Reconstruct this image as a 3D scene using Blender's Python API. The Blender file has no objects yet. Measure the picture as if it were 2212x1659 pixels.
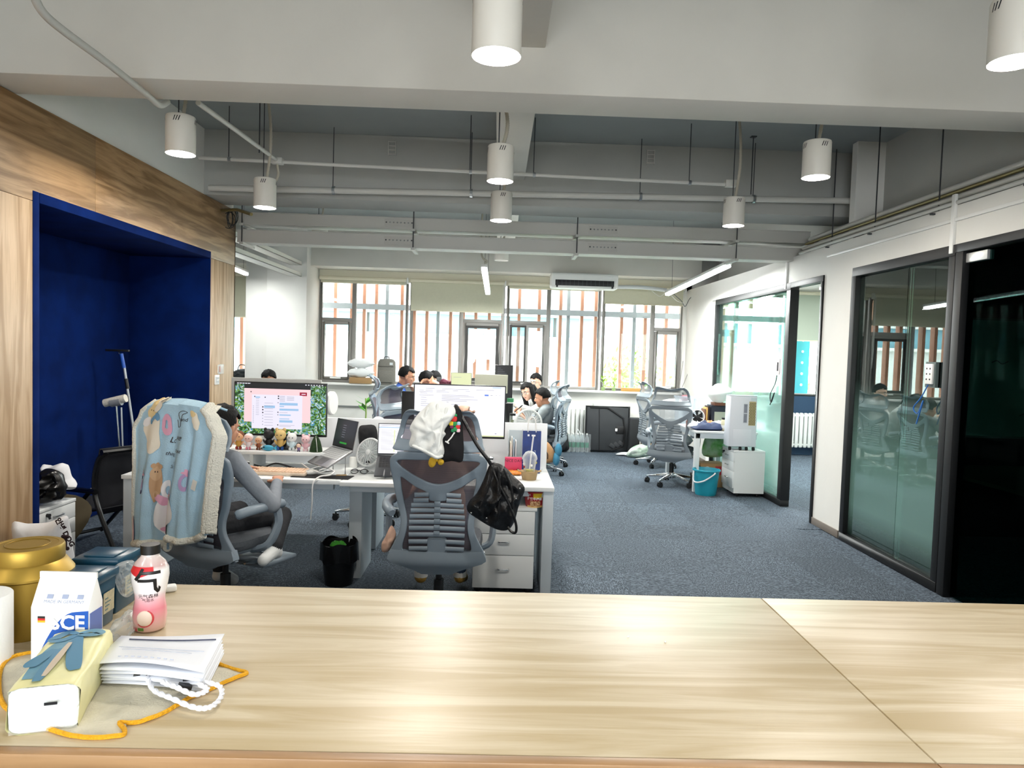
import bpy, bmesh, math, random
import numpy as np
from mathutils import Matrix, Vector, Euler
random.seed(7)
SC = bpy.context.scene
COL = SC.collection
PI = math.pi
# ------------------------------------------------------------------ camera
FPX, W0, H0 = 1536.0, 2212.0, 1659.0
CAM = Vector((0.0, 0.0, 1.65))
_dy = Vector(((1075 - 1106) / FPX, (757 - 829.5) / FPX, 1.0)).normalized()
_dx = Vector((1.0, 0.031, 0.0)); _dx = (_dx - _dy * _dx.dot(_dy)).normalized()
_dz = _dx.cross(_dy)
# rows: camera right / down / forward axes in world space
_right = Vector((_dx[0], _dy[0], _dz[0])); _down = Vector((_dx[1], _dy[1], _dz[1])); _fwd = Vector((_dx[2], _dy[2], _dz[2]))
_cd = bpy.data.cameras.new('camera'); cam = bpy.data.objects.new('camera', _cd); COL.objects.link(cam)
_cd.sensor_width = 36.0; _cd.lens = 36.0 * FPX / W0; _cd.clip_start = 0.05; _cd.clip_end = 300
cam.matrix_world = Matrix(((_right[0], -_down[0], -_fwd[0], CAM[0]), (_right[1], -_down[1], -_fwd[1], CAM[1]), (_right[2], -_down[2], -_fwd[2], CAM[2]), (0, 0, 0, 1)))
SC.camera = cam
# ------------------------------------------------------------------ world, exposure
SKY_STRENGTH = 8.0
LAMP_W = 13.0
TUBE_W = 78.0
SC.view_settings.view_transform = 'Standard'
SC.view_settings.look = 'None'
SC.view_settings.gamma = 1.0
SC.view_settings.exposure = 0.9
SC.view_settings.use_curve_mapping = False
w = bpy.data.worlds.new('sky'); SC.world = w; w.use_nodes = True
_bg = w.node_tree.nodes['Background']
_bg.inputs[0].default_value = (0.93, 0.97, 1.0, 1); _bg.inputs[1].default_value = SKY_STRENGTH
SC.cycles.max_bounces = 8; SC.cycles.diffuse_bounces = 4; SC.cycles.glossy_bounces = 4; SC.cycles.transmission_bounces = 6
SC.cycles.transparent_max_bounces = 24; SC.cycles.sample_clamp_indirect = 6.0
SC.cycles.caustics_reflective = False; SC.cycles.caustics_refractive = False
def area_light(name, loc, rot, size, power, color=(1, 1, 1), shape='RECTANGLE', portal=False, parent=None):
    d = bpy.data.lights.new(name, 'AREA'); d.shape = shape; d.size = size[0]
    if shape in ('RECTANGLE', 'ELLIPSE'): d.size_y = size[1]
    d.energy = power; d.color = color
    if portal: d.cycles.is_portal = True
    o = bpy.data.objects.new(name, d); COL.objects.link(o); o.location = loc; o.rotation_euler = rot
    if parent: o.parent = parent
    return o
# the sky's light is sampled through the window openings (portals add no light of their own)
for _x0, _x1 in ((-6.4, -4.05), (-3.05, 3.2), (3.6, 6.3)):
    area_light('window_daylight_portal', ((_x0 + _x1) / 2, 12.28, 1.88), (-PI / 2, 0, 0), (_x1 - _x0, 1.8), 1.0, portal=True)
area_light('window_daylight_portal', (0, -3.12, 1.75), (PI / 2, 0, 0), (3.6, 1.5), 1.0, portal=True)  # portal of the window added behind the camera
# ------------------------------------------------------------------ pixel -> place helpers (frame 2212 x 1659)
def ray(px, py):
    return (_right * ((px - 1106) / FPX) + _down * ((py - 829.5) / FPX) + _fwd)
def at(px, py, Y):
    r = ray(px, py); return CAM + r * (Y / r.y)
def atz(px, py, z):
    r = ray(px, py); return CAM + r * ((z - CAM.z) / r.z)
def atx(px, py, X):
    r = ray(px, py); return CAM + r * (X / r.x)
# ------------------------------------------------------------------ materials
_M = {}
def lin(h):
    if isinstance(h, (tuple, list)): return (*h[:3], 1.0)
    h = h.lstrip('#'); c = [int(h[i:i + 2], 16) / 255 for i in (0, 2, 4)]
    return (*[(x / 12.92 if x <= .04045 else ((x + .055) / 1.055) ** 2.4) for x in c], 1.0)
def mat(name, color='#cccccc', rough=.5, metal=0.0, emit=0.0, alpha=1.0, var=0.0, vscale=30.0, bump=0.0, bscale=60.0, spec=.5, coat=0.0, sheen=0.0, trans=0.0, color2=None, stretch=(1, 1, 1), sss=0.0):
    if name in _M: return _M[name]
    m = bpy.data.materials.new(name); m.use_nodes = True; _M[name] = m
    nt = m.node_tree; b = nt.nodes['Principled BSDF']; N = nt.nodes.new; L = nt.links.new
    c = lin(color)
    b.inputs['Base Color'].default_value = c; b.inputs['Roughness'].default_value = rough; b.inputs['Metallic'].default_value = metal
    b.inputs['Specular IOR Level'].default_value = spec
    if coat: b.inputs['Coat Weight'].default_value = coat; b.inputs['Coat Roughness'].default_value = .08
    if sheen: b.inputs['Sheen Weight'].default_value = sheen
    if trans: b.inputs['Transmission Weight'].default_value = trans
    if sss: b.inputs['Subsurface Weight'].default_value = sss; b.inputs['Subsurface Radius'].default_value = (.012, .005, .003)
    if alpha < 1: b.inputs['Alpha'].default_value = alpha
    if emit: b.inputs['Emission Color'].default_value = c; b.inputs['Emission Strength'].default_value = emit
    if var or bump:
        tc = N('ShaderNodeTexCoord'); mp = N('ShaderNodeMapping'); mp.inputs['Scale'].default_value = stretch
        L(tc.outputs['Object'], mp.inputs[0])
    if var:
        n = N('ShaderNodeTexNoise'); n.inputs['Scale'].default_value = vscale; n.inputs['Detail'].default_value = 4
        L(mp.outputs[0], n.inputs['Vector'])
        mx = N('ShaderNodeMix'); mx.data_type = 'RGBA'
        c2 = lin(color2) if color2 else (*[max(0, x * (1 - var)) for x in c[:3]], 1)
        mx.inputs[6].default_value = c; mx.inputs[7].default_value = c2
        rp = N('ShaderNodeMapRange'); rp.inputs[1].default_value = .35; rp.inputs[2].default_value = .65
        L(n.outputs[0], rp.inputs[0]); L(rp.outputs[0], mx.inputs[0]); L(mx.outputs[2], b.inputs['Base Color'])
    if bump:
        n2 = N('ShaderNodeTexNoise'); n2.inputs['Scale'].default_value = bscale; n2.inputs['Detail'].default_value = 3
        L(mp.outputs[0], n2.inputs['Vector'])
        bp = N('ShaderNodeBump'); bp.inputs['Strength'].default_value = bump; bp.inputs['Distance'].default_value = .01
        L(n2.outputs[0], bp.inputs['Height']); L(bp.outputs[0], b.inputs['Normal'])
    return m
def wood(name, base, dark, axis=0, scale=1.0, rough=.4, streak=.5):
    """oak-like laminate, grain along the given object axis"""
    if name in _M: return _M[name]
    m = bpy.data.materials.new(name); m.use_nodes = True; _M[name] = m
    nt = m.node_tree; b = nt.nodes['Principled BSDF']; N = nt.nodes.new; L = nt.links.new
    tc = N('ShaderNodeTexCoord'); mp = N('ShaderNodeMapping')
    s = [9 * scale] * 3; s[axis] = .75 * scale; mp.inputs['Scale'].default_value = s
    L(tc.outputs['Object'], mp.inputs[0])
    n1 = N('ShaderNodeTexNoise'); n1.inputs['Scale'].default_value = 1.6; n1.inputs['Detail'].default_value = 6; n1.inputs['Distortion'].default_value = 1.2
    L(mp.outputs[0], n1.inputs['Vector'])
    mp2 = N('ShaderNodeMapping'); s2 = [70 * scale] * 3; s2[axis] = 3 * scale; mp2.inputs['Scale'].default_value = s2
    L(tc.outputs['Object'], mp2.inputs[0])
    n2 = N('ShaderNodeTexNoise'); n2.inputs['Scale'].default_value = 2.0; n2.inputs['Detail'].default_value = 3
    L(mp2.outputs[0], n2.inputs['Vector'])
    cr = N('ShaderNodeValToRGB'); e = cr.color_ramp
    e.elements[0].position = .38; e.elements[0].color = lin(dark); e.elements[1].position = .62; e.elements[1].color = lin(base)
    L(n1.outputs[0], cr.inputs[0])
    mx = N('ShaderNodeMix'); mx.data_type = 'RGBA'; mx.inputs[7].default_value = lin(dark)
    mr = N('ShaderNodeMapRange'); mr.inputs[1].default_value = .5; mr.inputs[2].default_value = .8; mr.inputs[4].default_value = streak
    L(n2.outputs[0], mr.inputs[0]); L(mr.outputs[0], mx.inputs[0]); L(cr.outputs[0], mx.inputs[6])
    L(mx.outputs[2], b.inputs['Base Color']); b.inputs['Roughness'].default_value = rough
    bp = N('ShaderNodeBump'); bp.inputs['Strength'].default_value = .12; bp.inputs['Distance'].default_value = .002
    L(n2.outputs[0], bp.inputs['Height']); L(bp.outputs[0], b.inputs['Normal'])
    return m
def pane(name, tint='#ffffff', refl=.08, frost=None):
    """thin glass: see-through tint plus a mirror share that grows at grazing angles; frost=(z0,z1,z2,z3,colour) adds an etched film band"""
    if name in _M: return _M[name]
    m = bpy.data.materials.new(name); m.use_nodes = True; _M[name] = m
    nt = m.node_tree; N = nt.nodes.new; L = nt.links.new; nt.nodes.remove(nt.nodes['Principled BSDF'])
    out = nt.nodes['Material Output']
    t = N('ShaderNodeBsdfTransparent'); t.inputs[0].default_value = lin(tint)
    g = N('ShaderNodeBsdfGlossy'); g.inputs['Roughness'].default_value = .01; g.inputs[0].default_value = (.9, 1, .97, 1)
    lw = N('ShaderNodeLayerWeight'); lw.inputs[0].default_value = .35
    mr = N('ShaderNodeMapRange'); mr.inputs[3].default_value = refl * .6; mr.inputs[4].default_value = min(1, refl * 6)
    L(lw.outputs['Fresnel'], mr.inputs[0])
    mx = N('ShaderNodeMixShader'); L(mr.outputs[0], mx.inputs[0])
    body = t.outputs[0]
    if frost:
        tc = N('ShaderNodeTexCoord'); sp = N('ShaderNodeSeparateXYZ'); L(tc.outputs['Object'], sp.inputs[0])
        a = N('ShaderNodeMapRange'); a.inputs[1].default_value = frost[0]; a.inputs[2].default_value = frost[1]; L(sp.outputs[2], a.inputs[0])
        c = N('ShaderNodeMapRange'); c.inputs[1].default_value = frost[2]; c.inputs[2].default_value = frost[3]; c.inputs[3].default_value = 1; c.inputs[4].default_value = 0; L(sp.outputs[2], c.inputs[0])
        mu = N('ShaderNodeMath'); mu.operation = 'MULTIPLY'; L(a.outputs[0], mu.inputs[0]); L(c.outputs[0], mu.inputs[1])
        m2 = N('ShaderNodeMath'); m2.operation = 'MULTIPLY'; m2.inputs[1].default_value = frost[5]; L(mu.outputs[0], m2.inputs[0])
        d = N('ShaderNodeBsdfDiffuse'); d.inputs[0].default_value = lin(frost[4])
        tr = N('ShaderNodeBsdfTranslucent'); tr.inputs[0].default_value = lin(frost[4])
        ad = N('ShaderNodeMixShader'); ad.inputs[0].default_value = .5; L(d.outputs[0], ad.inputs[1]); L(tr.outputs[0], ad.inputs[2])
        fm = N('ShaderNodeMixShader'); L(m2.outputs[0], fm.inputs[0]); L(t.outputs[0], fm.inputs[1]); L(ad.outputs[0], fm.inputs[2])
        body = fm.outputs[0]
    L(body, mx.inputs[1]); L(g.outputs[0], mx.inputs[2]); L(mx.outputs[0], out.inputs[0])
    return m
def clearfilm(name, color='#ffffff', body=.15, rough=.2, refl=.3):
    """transparent plastic film or thin moulded plastic"""
    if name in _M: return _M[name]
    m = bpy.data.materials.new(name); m.use_nodes = True; _M[name] = m
    nt = m.node_tree; N = nt.nodes.new; L = nt.links.new; b = nt.nodes['Principled BSDF']; out = nt.nodes['Material Output']
    b.inputs['Base Color'].default_value = lin(color); b.inputs['Roughness'].default_value = rough
    t = N('ShaderNodeBsdfTransparent'); t.inputs[0].default_value = (.97, .98, .98, 1)
    lw = N('ShaderNodeLayerWeight'); lw.inputs[0].default_value = .4
    mr = N('ShaderNodeMapRange'); mr.inputs[3].default_value = body; mr.inputs[4].default_value = min(1, body + refl * 2)
    L(lw.outputs['Facing'], mr.inputs[0])
    mx = N('ShaderNodeMixShader'); L(mr.outputs[0], mx.inputs[0]); L(t.outputs[0], mx.inputs[1]); L(b.outputs[0], mx.inputs[2]); L(mx.outputs[0], out.inputs[0])
    return m
# ------------------------------------------------------------------ mesh builder
class G:
    def __init__(s, xf=None): s.v = []; s.f = []; s.m = []; s.mi = 0; s.xf = xf
    def add(s, vs, fs):
        o = len(s.v)
        s.v += [(s.xf @ Vector(p)) if s.xf else Vector(p) for p in vs]
        s.f += [tuple(i + o for i in f) for f in fs]; s.m += [s.mi] * len(fs); return s
    def bx(s, x0, x1, y0, y1, z0, z1):
        if x0 > x1: x0, x1 = x1, x0
        if y0 > y1: y0, y1 = y1, y0
        if z0 > z1: z0, z1 = z1, z0
        return s.add([(x0, y0, z0), (x1, y0, z0), (x1, y1, z0), (x0, y1, z0), (x0, y0, z1), (x1, y0, z1), (x1, y1, z1), (x0, y1, z1)],
                     [(0, 3, 2, 1), (4, 5, 6, 7), (0, 1, 5, 4), (1, 2, 6, 5), (2, 3, 7, 6), (3, 0, 4, 7)])
    def box(s, c, sz, rot=None):
        R = Euler(rot).to_matrix() if rot else Matrix.Identity(3)
        h = [x / 2 for x in sz]; c = Vector(c)
        P = [c + R @ Vector((sx * h[0], sy * h[1], sz_ * h[2])) for sz_ in (-1, 1) for sx, sy in ((-1, -1), (1, -1), (1, 1), (-1, 1))]
        return s.add(P, [(0, 3, 2, 1), (4, 5, 6, 7), (0, 1, 5, 4), (1, 2, 6, 5), (2, 3, 7, 6), (3, 0, 4, 7)])
    def rings(s, R, closed=True, cap0=True, cap1=True, loop=False):
        n = len(R[0]); vs = [p for r in R for p in r]; fs = []
        K = len(R)
        for k in range(K if loop else K - 1):
            k2 = (k + 1) % K
            for i in range(n if closed else n - 1):
                j = (i + 1) % n
                fs.append((k * n + i, k * n + j, k2 * n + j, k2 * n + i))
        if closed and not loop:
            if cap0: fs.append(tuple(range(n - 1, -1, -1)))
            if cap1: fs.append(tuple((K - 1) * n + i for i in range(n)))
        return s.add(vs, fs)
    def tube(s, pts, r, n=8, closed=False, ax=None, ry=None):
        pts = [Vector(p) for p in pts]; K = len(pts)
        rr = r if isinstance(r, (list, tuple)) else [r] * K
        R = []; prev = None
        for k in range(K):
            a = pts[(k - 1) % K] if (closed or k > 0) else pts[k]; b = pts[(k + 1) % K] if (closed or k < K - 1) else pts[k]
            t = (b - a).normalized() if (b - a).length > 1e-9 else Vector((0, 0, 1))
            if prev is None:
                u = Vector(ax) if ax else (Vector((0, 0, 1)) if abs(t.z) < .9 else Vector((1, 0, 0)))
            else: u = prev
            u = (u - t * u.dot(t)).normalized(); prev = u; q = t.cross(u)
            f = (ry / rr[k]) if ry else 1
            R.append([pts[k] + u * (rr[k] * math.cos(2 * PI * i / n)) + q * (rr[k] * f * math.sin(2 * PI * i / n)) for i in range(n)])
        return s.rings(R, loop=closed)
    def cyl(s, p0, p1, r0, r1=None, n=20): return s.tube([p0, p1], [r0, r0 if r1 is None else r1], n)
    def lathe(s, prof, n=28, c=(0, 0, 0), cap0=True, cap1=True, sx=1, sy=1):
        c = Vector(c)
        return s.rings([[c + Vector((r * math.cos(2 * PI * i / n) * sx, r * math.sin(2 * PI * i / n) * sy, z)) for i in range(n)] for r, z in prof], cap0=cap0, cap1=cap1)
    def prism(s, poly, d0, d1, plane='xz'):
        def P(a, b, d): return {'xz': (a, d, b), 'xy': (a, b, d), 'yz': (d, a, b)}[plane]
        n = len(poly); vs = [P(a, b, d0) for a, b in poly] + [P(a, b, d1) for a, b in poly]
        fs = [tuple(range(n)), tuple(range(2 * n - 1, n - 1, -1))] + [(i, i + n, (i + 1) % n + n, (i + 1) % n) for i in range(n)]
        return s.add(vs, fs)
    def grid(s, fn, nu, nv, close_u=False):
        vs = [fn(i / (nu if close_u else nu - 1), j / (nv - 1)) for j in range(nv) for i in range(nu)]
        fs = [(j * nu + i, j * nu + (i + 1) % nu, (j + 1) * nu + (i + 1) % nu, (j + 1) * nu + i) for j in range(nv - 1) for i in range(nu if close_u else nu - 1)]
        return s.add(vs, fs)
    def ell(s, c, r, nu=16, nv=10, e1=1.0, e2=1.0, rot=None):
        R = Euler(rot).to_matrix() if rot else Matrix.Identity(3); c = Vector(c)
        if isinstance(r, (int, float)): r = (r, r, r)
        sg = lambda a, p: math.copysign(abs(a) ** p, a)
        rg = []
        for j in range(1, nv):
            ph = -PI / 2 + PI * j / nv
            rg.append([c + R @ Vector((r[0] * sg(math.cos(ph), e1) * sg(math.cos(2 * PI * i / nu), e2), r[1] * sg(math.cos(ph), e1) * sg(math.sin(2 * PI * i / nu), e2), r[2] * sg(math.sin(ph), e1))) for i in range(nu)])
        b = c + R @ Vector((0, 0, -r[2])); t = c + R @ Vector((0, 0, r[2]))
        s.rings(rg, cap0=False, cap1=False)
        o = len(s.v) - nu * len(rg); K = len(rg)
        s.v += [(s.xf @ b) if s.xf else b, (s.xf @ t) if s.xf else t]; bi = len(s.v) - 2
        for i in range(nu):
            j = (i + 1) % nu
            s.f += [(bi, o + j, o + i), (bi + 1, o + (K - 1) * nu + i, o + (K - 1) * nu + j)]; s.m += [s.mi] * 2
        return s
    def build(s, name, mats, parent=None, smooth=False, bevel=0.0, seg=2, angle=40, solid=0.0, subsurf=0, fixn=False):
        me = bpy.data.meshes.new(name); me.from_pydata(s.v, [], s.f)
        for m in (mats if isinstance(mats, (list, tuple)) else [mats]): me.materials.append(m)
        if len(me.materials) > 1: me.polygons.foreach_set('material_index', s.m)
        if bevel or fixn:
            bm = bmesh.new(); bm.from_mesh(me)
            if fixn: bmesh.ops.recalc_face_normals(bm, faces=bm.faces)
            if bevel:
                bmesh.ops.remove_doubles(bm, verts=bm.verts, dist=1e-6)
                es = [e for e in bm.edges if len(e.link_faces) == 2 and e.calc_face_angle(0) > .5]
                if es: bmesh.ops.bevel(bm, geom=es, offset=bevel, segments=seg, affect='EDGES', clamp_overlap=True, profile=.5)
            bm.to_mesh(me); bm.free()
        if smooth or bevel:
            me.polygons.foreach_set('use_smooth', [True] * len(me.polygons)); me.set_sharp_from_angle(angle=math.radians(angle))
        me.update()
        o = bpy.data.objects.new(name, me); COL.objects.link(o)
        if parent: o.parent = parent
        if solid: q = o.modifiers.new('thickness', 'SOLIDIFY'); q.thickness = solid; q.offset = 0
        if subsurf: q = o.modifiers.new('round', 'SUBSURF'); q.levels = subsurf; q.render_levels = subsurf
        return o
def tag(o, label=None, cat=None, group=None, kind=None):
    if label: o['label'] = label
    if cat: o['category'] = cat
    if group: o['group'] = group
    if kind: o['kind'] = kind
    return o
def thing(name, label, cat, loc=(0, 0, 0), rz=0.0, group=None, kind=None):
    o = bpy.data.objects.new(name, None); COL.objects.link(o); o.location = loc; o.rotation_euler = (0, 0, rz); o.empty_display_size = .05
    return tag(o, label, cat, group, kind)
def struct(name, g, m, parent=None, **k):
    o = g.build(name, m, parent, **k)
    if not parent: o['kind'] = 'structure'
    return o
def dup(root, loc=None, rz=None, label=None, skip=()):
    def cp(o, par):
        c = o.copy(); COL.objects.link(c); c.parent = par
        for ch in o.children:
            if ch.name.split('.')[0] not in skip: cp(ch, c)
        return c
    r = cp(root, None)
    if loc is not None: r.location = loc
    if rz is not None: r.rotation_euler = (0, 0, rz)
    if label: r['label'] = label
    return r
def Rz(a): return Matrix.Rotation(a, 4, 'Z')
def Rx(a): return Matrix.Rotation(a, 4, 'X')
def Ry(a): return Matrix.Rotation(a, 4, 'Y')
def T(x, y, z): return Matrix.Translation((x, y, z))
def spline(P, n=8, closed=False):
    """Catmull-Rom through the points"""
    P = [Vector(p) if len(p) == 3 else Vector((p[0], p[1], 0)) for p in P]; K = len(P); out = []
    for k in range(K if closed else K - 1):
        g = lambda i: P[i % K] if closed else P[min(max(i, 0), K - 1)]
        a, b, c, d = g(k - 1), g(k), g(k + 1), g(k + 2)
        for i in range(n):
            t = i / n
            out.append(.5 * ((2 * b) + (c - a) * t + (2 * a - 5 * b + 4 * c - d) * t * t + (3 * b - a - 3 * c + d) * t ** 3))
    if not closed: out.append(P[-1].copy())
    return out
def text_mesh(txt, size, mat_, parent=None, name='lettering', xf=None, align='CENTER', extrude=0.0, shear=0.0, bold=0.0):
    c = bpy.data.curves.new('t', 'FONT'); c.body = txt; c.size = size; c.align_x = align; c.align_y = 'CENTER'; c.extrude = extrude; c.resolution_u = 2; c.shear = shear; c.offset = bold
    o = bpy.data.objects.new('t', c); COL.objects.link(o)
    dg = bpy.context.evaluated_depsgraph_get(); me = bpy.data.meshes.new_from_object(o.evaluated_get(dg))
    bpy.data.objects.remove(o); bpy.data.curves.remove(c)
    if xf: me.transform(xf)
    me.materials.clear(); me.materials.append(mat_); me.name = name
    q = bpy.data.objects.new(name, me); COL.objects.link(q)
    if parent: q.parent = parent
    return q
# ================================================================== setting
WALL = mat('wall_paint', '#e9e8e2', .75, var=.03, vscale=3, bump=.05, bscale=40)
CEIL = mat('ceiling_paint', '#9aa09f', .85, var=.06, vscale=2, bump=.1, bscale=25)
BEAM_SHADE = mat('shaded_beam_paint', '#b4b5b0', .85, var=.06, vscale=2, bump=.1, bscale=25)  # beam paint with the middle bay's dimness put into its colour
BEAM = mat('beam_paint', '#dedbd2', .8, var=.05, vscale=2.5, bump=.08, bscale=30)
OAKH = wood('oak_panel_grain_along', '#b8946a', '#84623a', 1, 1.0, .42)
OAKV = wood('oak_panel_grain_upright', '#c8ad8c', '#a28460', 2, 1.0, .45, .35)
COUNT = wood('pale_oak_worktop', '#cabca0', '#b3a07c', 0, 1.5, .38, .28)
FELT = mat('blue_felt', '#04205c', .95, var=.3, vscale=4, bump=.15, bscale=300, spec=.1)
ALU = mat('grey_aluminium', '#8d8f90', .45, .4)
BLACKF = mat('black_frame', '#0c0e10', .5)
WHITEP = mat('white_plastic', '#eeeeea', .4)
WHITEM = mat('white_lacquer', '#e9ecec', .35)
GREYMET = mat('painted_tray', '#c6c5bf', .5, .1)
STEEL = mat('steel', '#a8abad', .3, .9)
DARKROD = mat('dark_rod', '#45474a', .5, .5)
CHROME = mat('chrome', '#d5d8da', .12, 1.0)
BLACKP = mat('black_plastic', '#121315', .45)
WIRE = mat('black_cable', '#17181a', .5)
WHWIRE = mat('white_cable', '#e8e8e6', .45)
WALLX, WALLR, STRUCTR, FARY, CZ = -2.9, 3.23, 3.6, 12.2, 3.72
def carpet():
    m = bpy.data.materials.new('carpet'); m.use_nodes = True
    nt = m.node_tree; b = nt.nodes['Principled BSDF']; N = nt.nodes.new; L = nt.links.new
    tc = N('ShaderNodeTexCoord'); mp = N('ShaderNodeMapping'); mp.inputs['Scale'].default_value = (55, 260, 1)
    oi = N('ShaderNodeObjectInfo'); ad = N('ShaderNodeVectorMath'); ad.operation = 'ADD'; sc = N('ShaderNodeVectorMath'); sc.operation = 'SCALE'; sc.inputs['Scale'].default_value = 17
    L(oi.outputs['Random'], sc.inputs[0]); L(tc.outputs['Object'], ad.inputs[0]); L(sc.outputs[0], ad.inputs[1]); L(ad.outputs[0], mp.inputs[0])
    n = N('ShaderNodeTexNoise'); n.inputs['Scale'].default_value = 1; n.inputs['Detail'].default_value = 3; n.inputs['Roughness'].default_value = .6; L(mp.outputs[0], n.inputs['Vector'])
    cr = N('ShaderNodeValToRGB'); e = cr.color_ramp.elements
    e[0].position = .36; e[0].color = lin('#1a222c'); e[1].position = .68; e[1].color = lin('#7f8d9c')
    x = cr.color_ramp.elements.new(.5); x.color = lin('#3c4853')
    L(n.outputs[0], cr.inputs[0])
    hs = N('ShaderNodeHueSaturation'); mr = N('ShaderNodeMapRange'); mr.inputs[3].default_value = .86; mr.inputs[4].default_value = 1.1; L(oi.outputs['Random'], mr.inputs[0]); L(mr.outputs[0], hs.inputs['Value'])
    L(cr.outputs[0], hs.inputs['Color']); L(hs.outputs[0], b.inputs['Base Color']); b.inputs['Roughness'].default_value = .95
    bp = N('ShaderNodeBump'); bp.inputs['Strength'].default_value = .5; bp.inputs['Distance'].default_value = .004; L(n.outputs[0], bp.inputs['Height']); L(bp.outputs[0], b.inputs['Normal'])
    return m
CARPET = carpet()
floor = struct('floor', G().bx(-6.6, 6.6, -3.2, 12.4, -.2, -.006), CARPET)
_tg = G().bx(-.2492, .2492, -.2492, .2492, -.006, 0)
_t0 = _tg.build('carpet_tile', CARPET, floor); _first = True
for i in range(-6, 9):
    for j in range(9, 25):
        x, y = i * .5 + .23, j * .5 + .07
        if y > 11.95 or x > 3.9 or (x > 3.0 and y < 6.9): continue
        if y < 9 and x < -2.4: continue
        if y > 9.5 and x < .4: continue
        o = _t0 if _first else _t0.copy()
        if not _first: COL.objects.link(o); o.parent = floor
        _first = False
        o.location = (x, y, 0); o.rotation_euler = (0, 0, PI / 2 * ((i + j) % 2) + PI / 6)
        o.rotation_euler = (0, 0, PI / 2 * ((i + j) % 2))
# ceiling slab and beams
struct('ceiling', G().bx(-6.6, 6.6, -3.2, 12.4, CZ, CZ + .15), CEIL)
struct('trim_1', G().bx(-6.6, 6.6, 4.03, 4.37, 3.085, CZ), BEAM, bevel=.008)          # near cross beam
struct('trim_2', G().bx(-6.6, 6.6, 7.1, 7.6, 3.085, CZ), BEAM_SHADE, bevel=.008)            # second cross beam
struct('trim_3', G().bx(-6.6, 3.3, 11.65, 12.2, 2.93, CZ), BEAM, bevel=.008)           # beam along the windows
struct('trim_4', G().bx(-.06, .215, -3, 4.03, 3.335, CZ), BEAM, bevel=.006)            # lengthwise rib, near bay
struct('trim_5', G().bx(-.06, .215, 4.37, 7.1, 3.335, CZ), BEAM, bevel=.006)           # lengthwise rib, middle bay
struct('trim_6', G().bx(-.06, .215, 7.6, 11.65, 3.335, CZ), BEAM, bevel=.006)
# left wall: plaster above, oak cladding round a felt-lined niche
wl = struct('wall_left', G().bx(-3.0, WALLX - .02, -3.2, 7.88, 3.08, CZ), WALL)
wl2 = G()
wl2.bx(-3.0, WALLX - .02, -3.2, 4.5, 0, 3.08); wl2.bx(-3.0, WALLX - .02, 7.3, 7.88, 0, 3.08); wl2.bx(-3.0, WALLX - .02, 4.5, 7.3, 2.54, 3.08)
wl2.bx(-3.8, -3.76, 4.4, 7.4, 0, 2.7); wl2.bx(-3.8, -3.0, 7.3, 7.4, 0, 2.7); wl2.bx(-3.8, -3.0, 4.4, 4.5, 0, 2.7); wl2.bx(-3.8, -3.0, 4.4, 7.4, 2.6, 2.7)
wl2.build('backing', WALL, wl)
for y0, y1 in ((-.6, 1.9), (1.903, 5.19), (5.193, 7.9)):
    G().bx(WALLX - .02, WALLX, y0, y1, 2.487, 3.08).build('wood_panel', OAKH, wl, bevel=.0015)
for y0, y1 in ((-.6, 1.9), (1.903, 3.2), (3.203, 4.56), (7.235, 7.9)):
    G().bx(WALLX - .02, WALLX, y0, y1, 0, 2.484).build('wood_panel', OAKV, wl, bevel=.0015)
G().bx(-3.0, WALLX, 7.88, 7.9, 0, 3.08).build('wood_panel', OAKV, wl)
G().bx(-3.70, WALLX - .02, 7.235, 7.29, 0, 2.55).build('side_lining', WALL, wl)
# niche lining
for nm, a in (('felt_panel', (-3.76, -3.70, 4.5, 5.614, 0, 1.714)), ('felt_panel', (-3.76, -3.70, 4.5, 5.614, 1.728, 2.55)), ('felt_panel', (-3.76, -3.70, 5.628, 7.26, 0, 2.55)),
              ('felt_panel', (-3.70, WALLX + .004, 7.215, 7.234, 0, 2.481)), ('felt_panel', (-3.70, WALLX + .004, 4.5, 4.565, 0, 2.55)), ('felt_panel', (-3.70, WALLX + .004, 4.565, 7.235, 2.482, 2.55))):
    G().bx(*a).build(nm, FELT, wl, bevel=.006)
# right partition with its two glazed openings, and the structural wall above it
wr = G()
wr.bx(WALLR, WALLR + .1, 10.76, 12.2, 0, 2.5); wr.bx(WALLR, WALLR + .1, 6.5, 7.06, 0, 2.5)
wr.bx(WALLR, WALLR + .1, -3.05, 12.2, 2.5, 2.74); wr.bx(WALLR, WALLR + .1, -3.05, 3.9, 0, 2.5); wr.bx(WALLR, STRUCTR, -3.05, 12.2, 2.74, 2.78)
wall_right = struct('wall_right', wr, WALL)
G().bx(STRUCTR, STRUCTR + .15, -3.2, 11.7, 2.6, CZ).build('upper_wall', BEAM_SHADE, wall_right)
struct('baseboard_right', G().bx(WALLR - .012, WALLR, 6.5, 7.06, 0, .07), mat('grey_skirting', '#7c746c', .6), bevel=.003)
G().bx(WALLR - .012, WALLR, 10.76, 12.18, 0, .07).build('skirting', mat('grey_skirting'), bpy.data.objects['baseboard_right'], bevel=.003)
# cover strips for cables on the partition
for nm, px, pz in (('trim_7', 2050, None), ('trim_8', 1697, None)):
    p = atx(px, 600, WALLR - .02)
    struct(nm, G().bx(WALLR - .022, WALLR, p.y - .02, p.y + .02, 2.44, 2.86), WHITEP, bevel=.003)
_tr = G(); _tr.bx(WALLR - .015, WALLR, 3.5, 7.0, 2.665, 2.69); struct('trim_9', _tr, WHITEP, bevel=.003)
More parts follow.
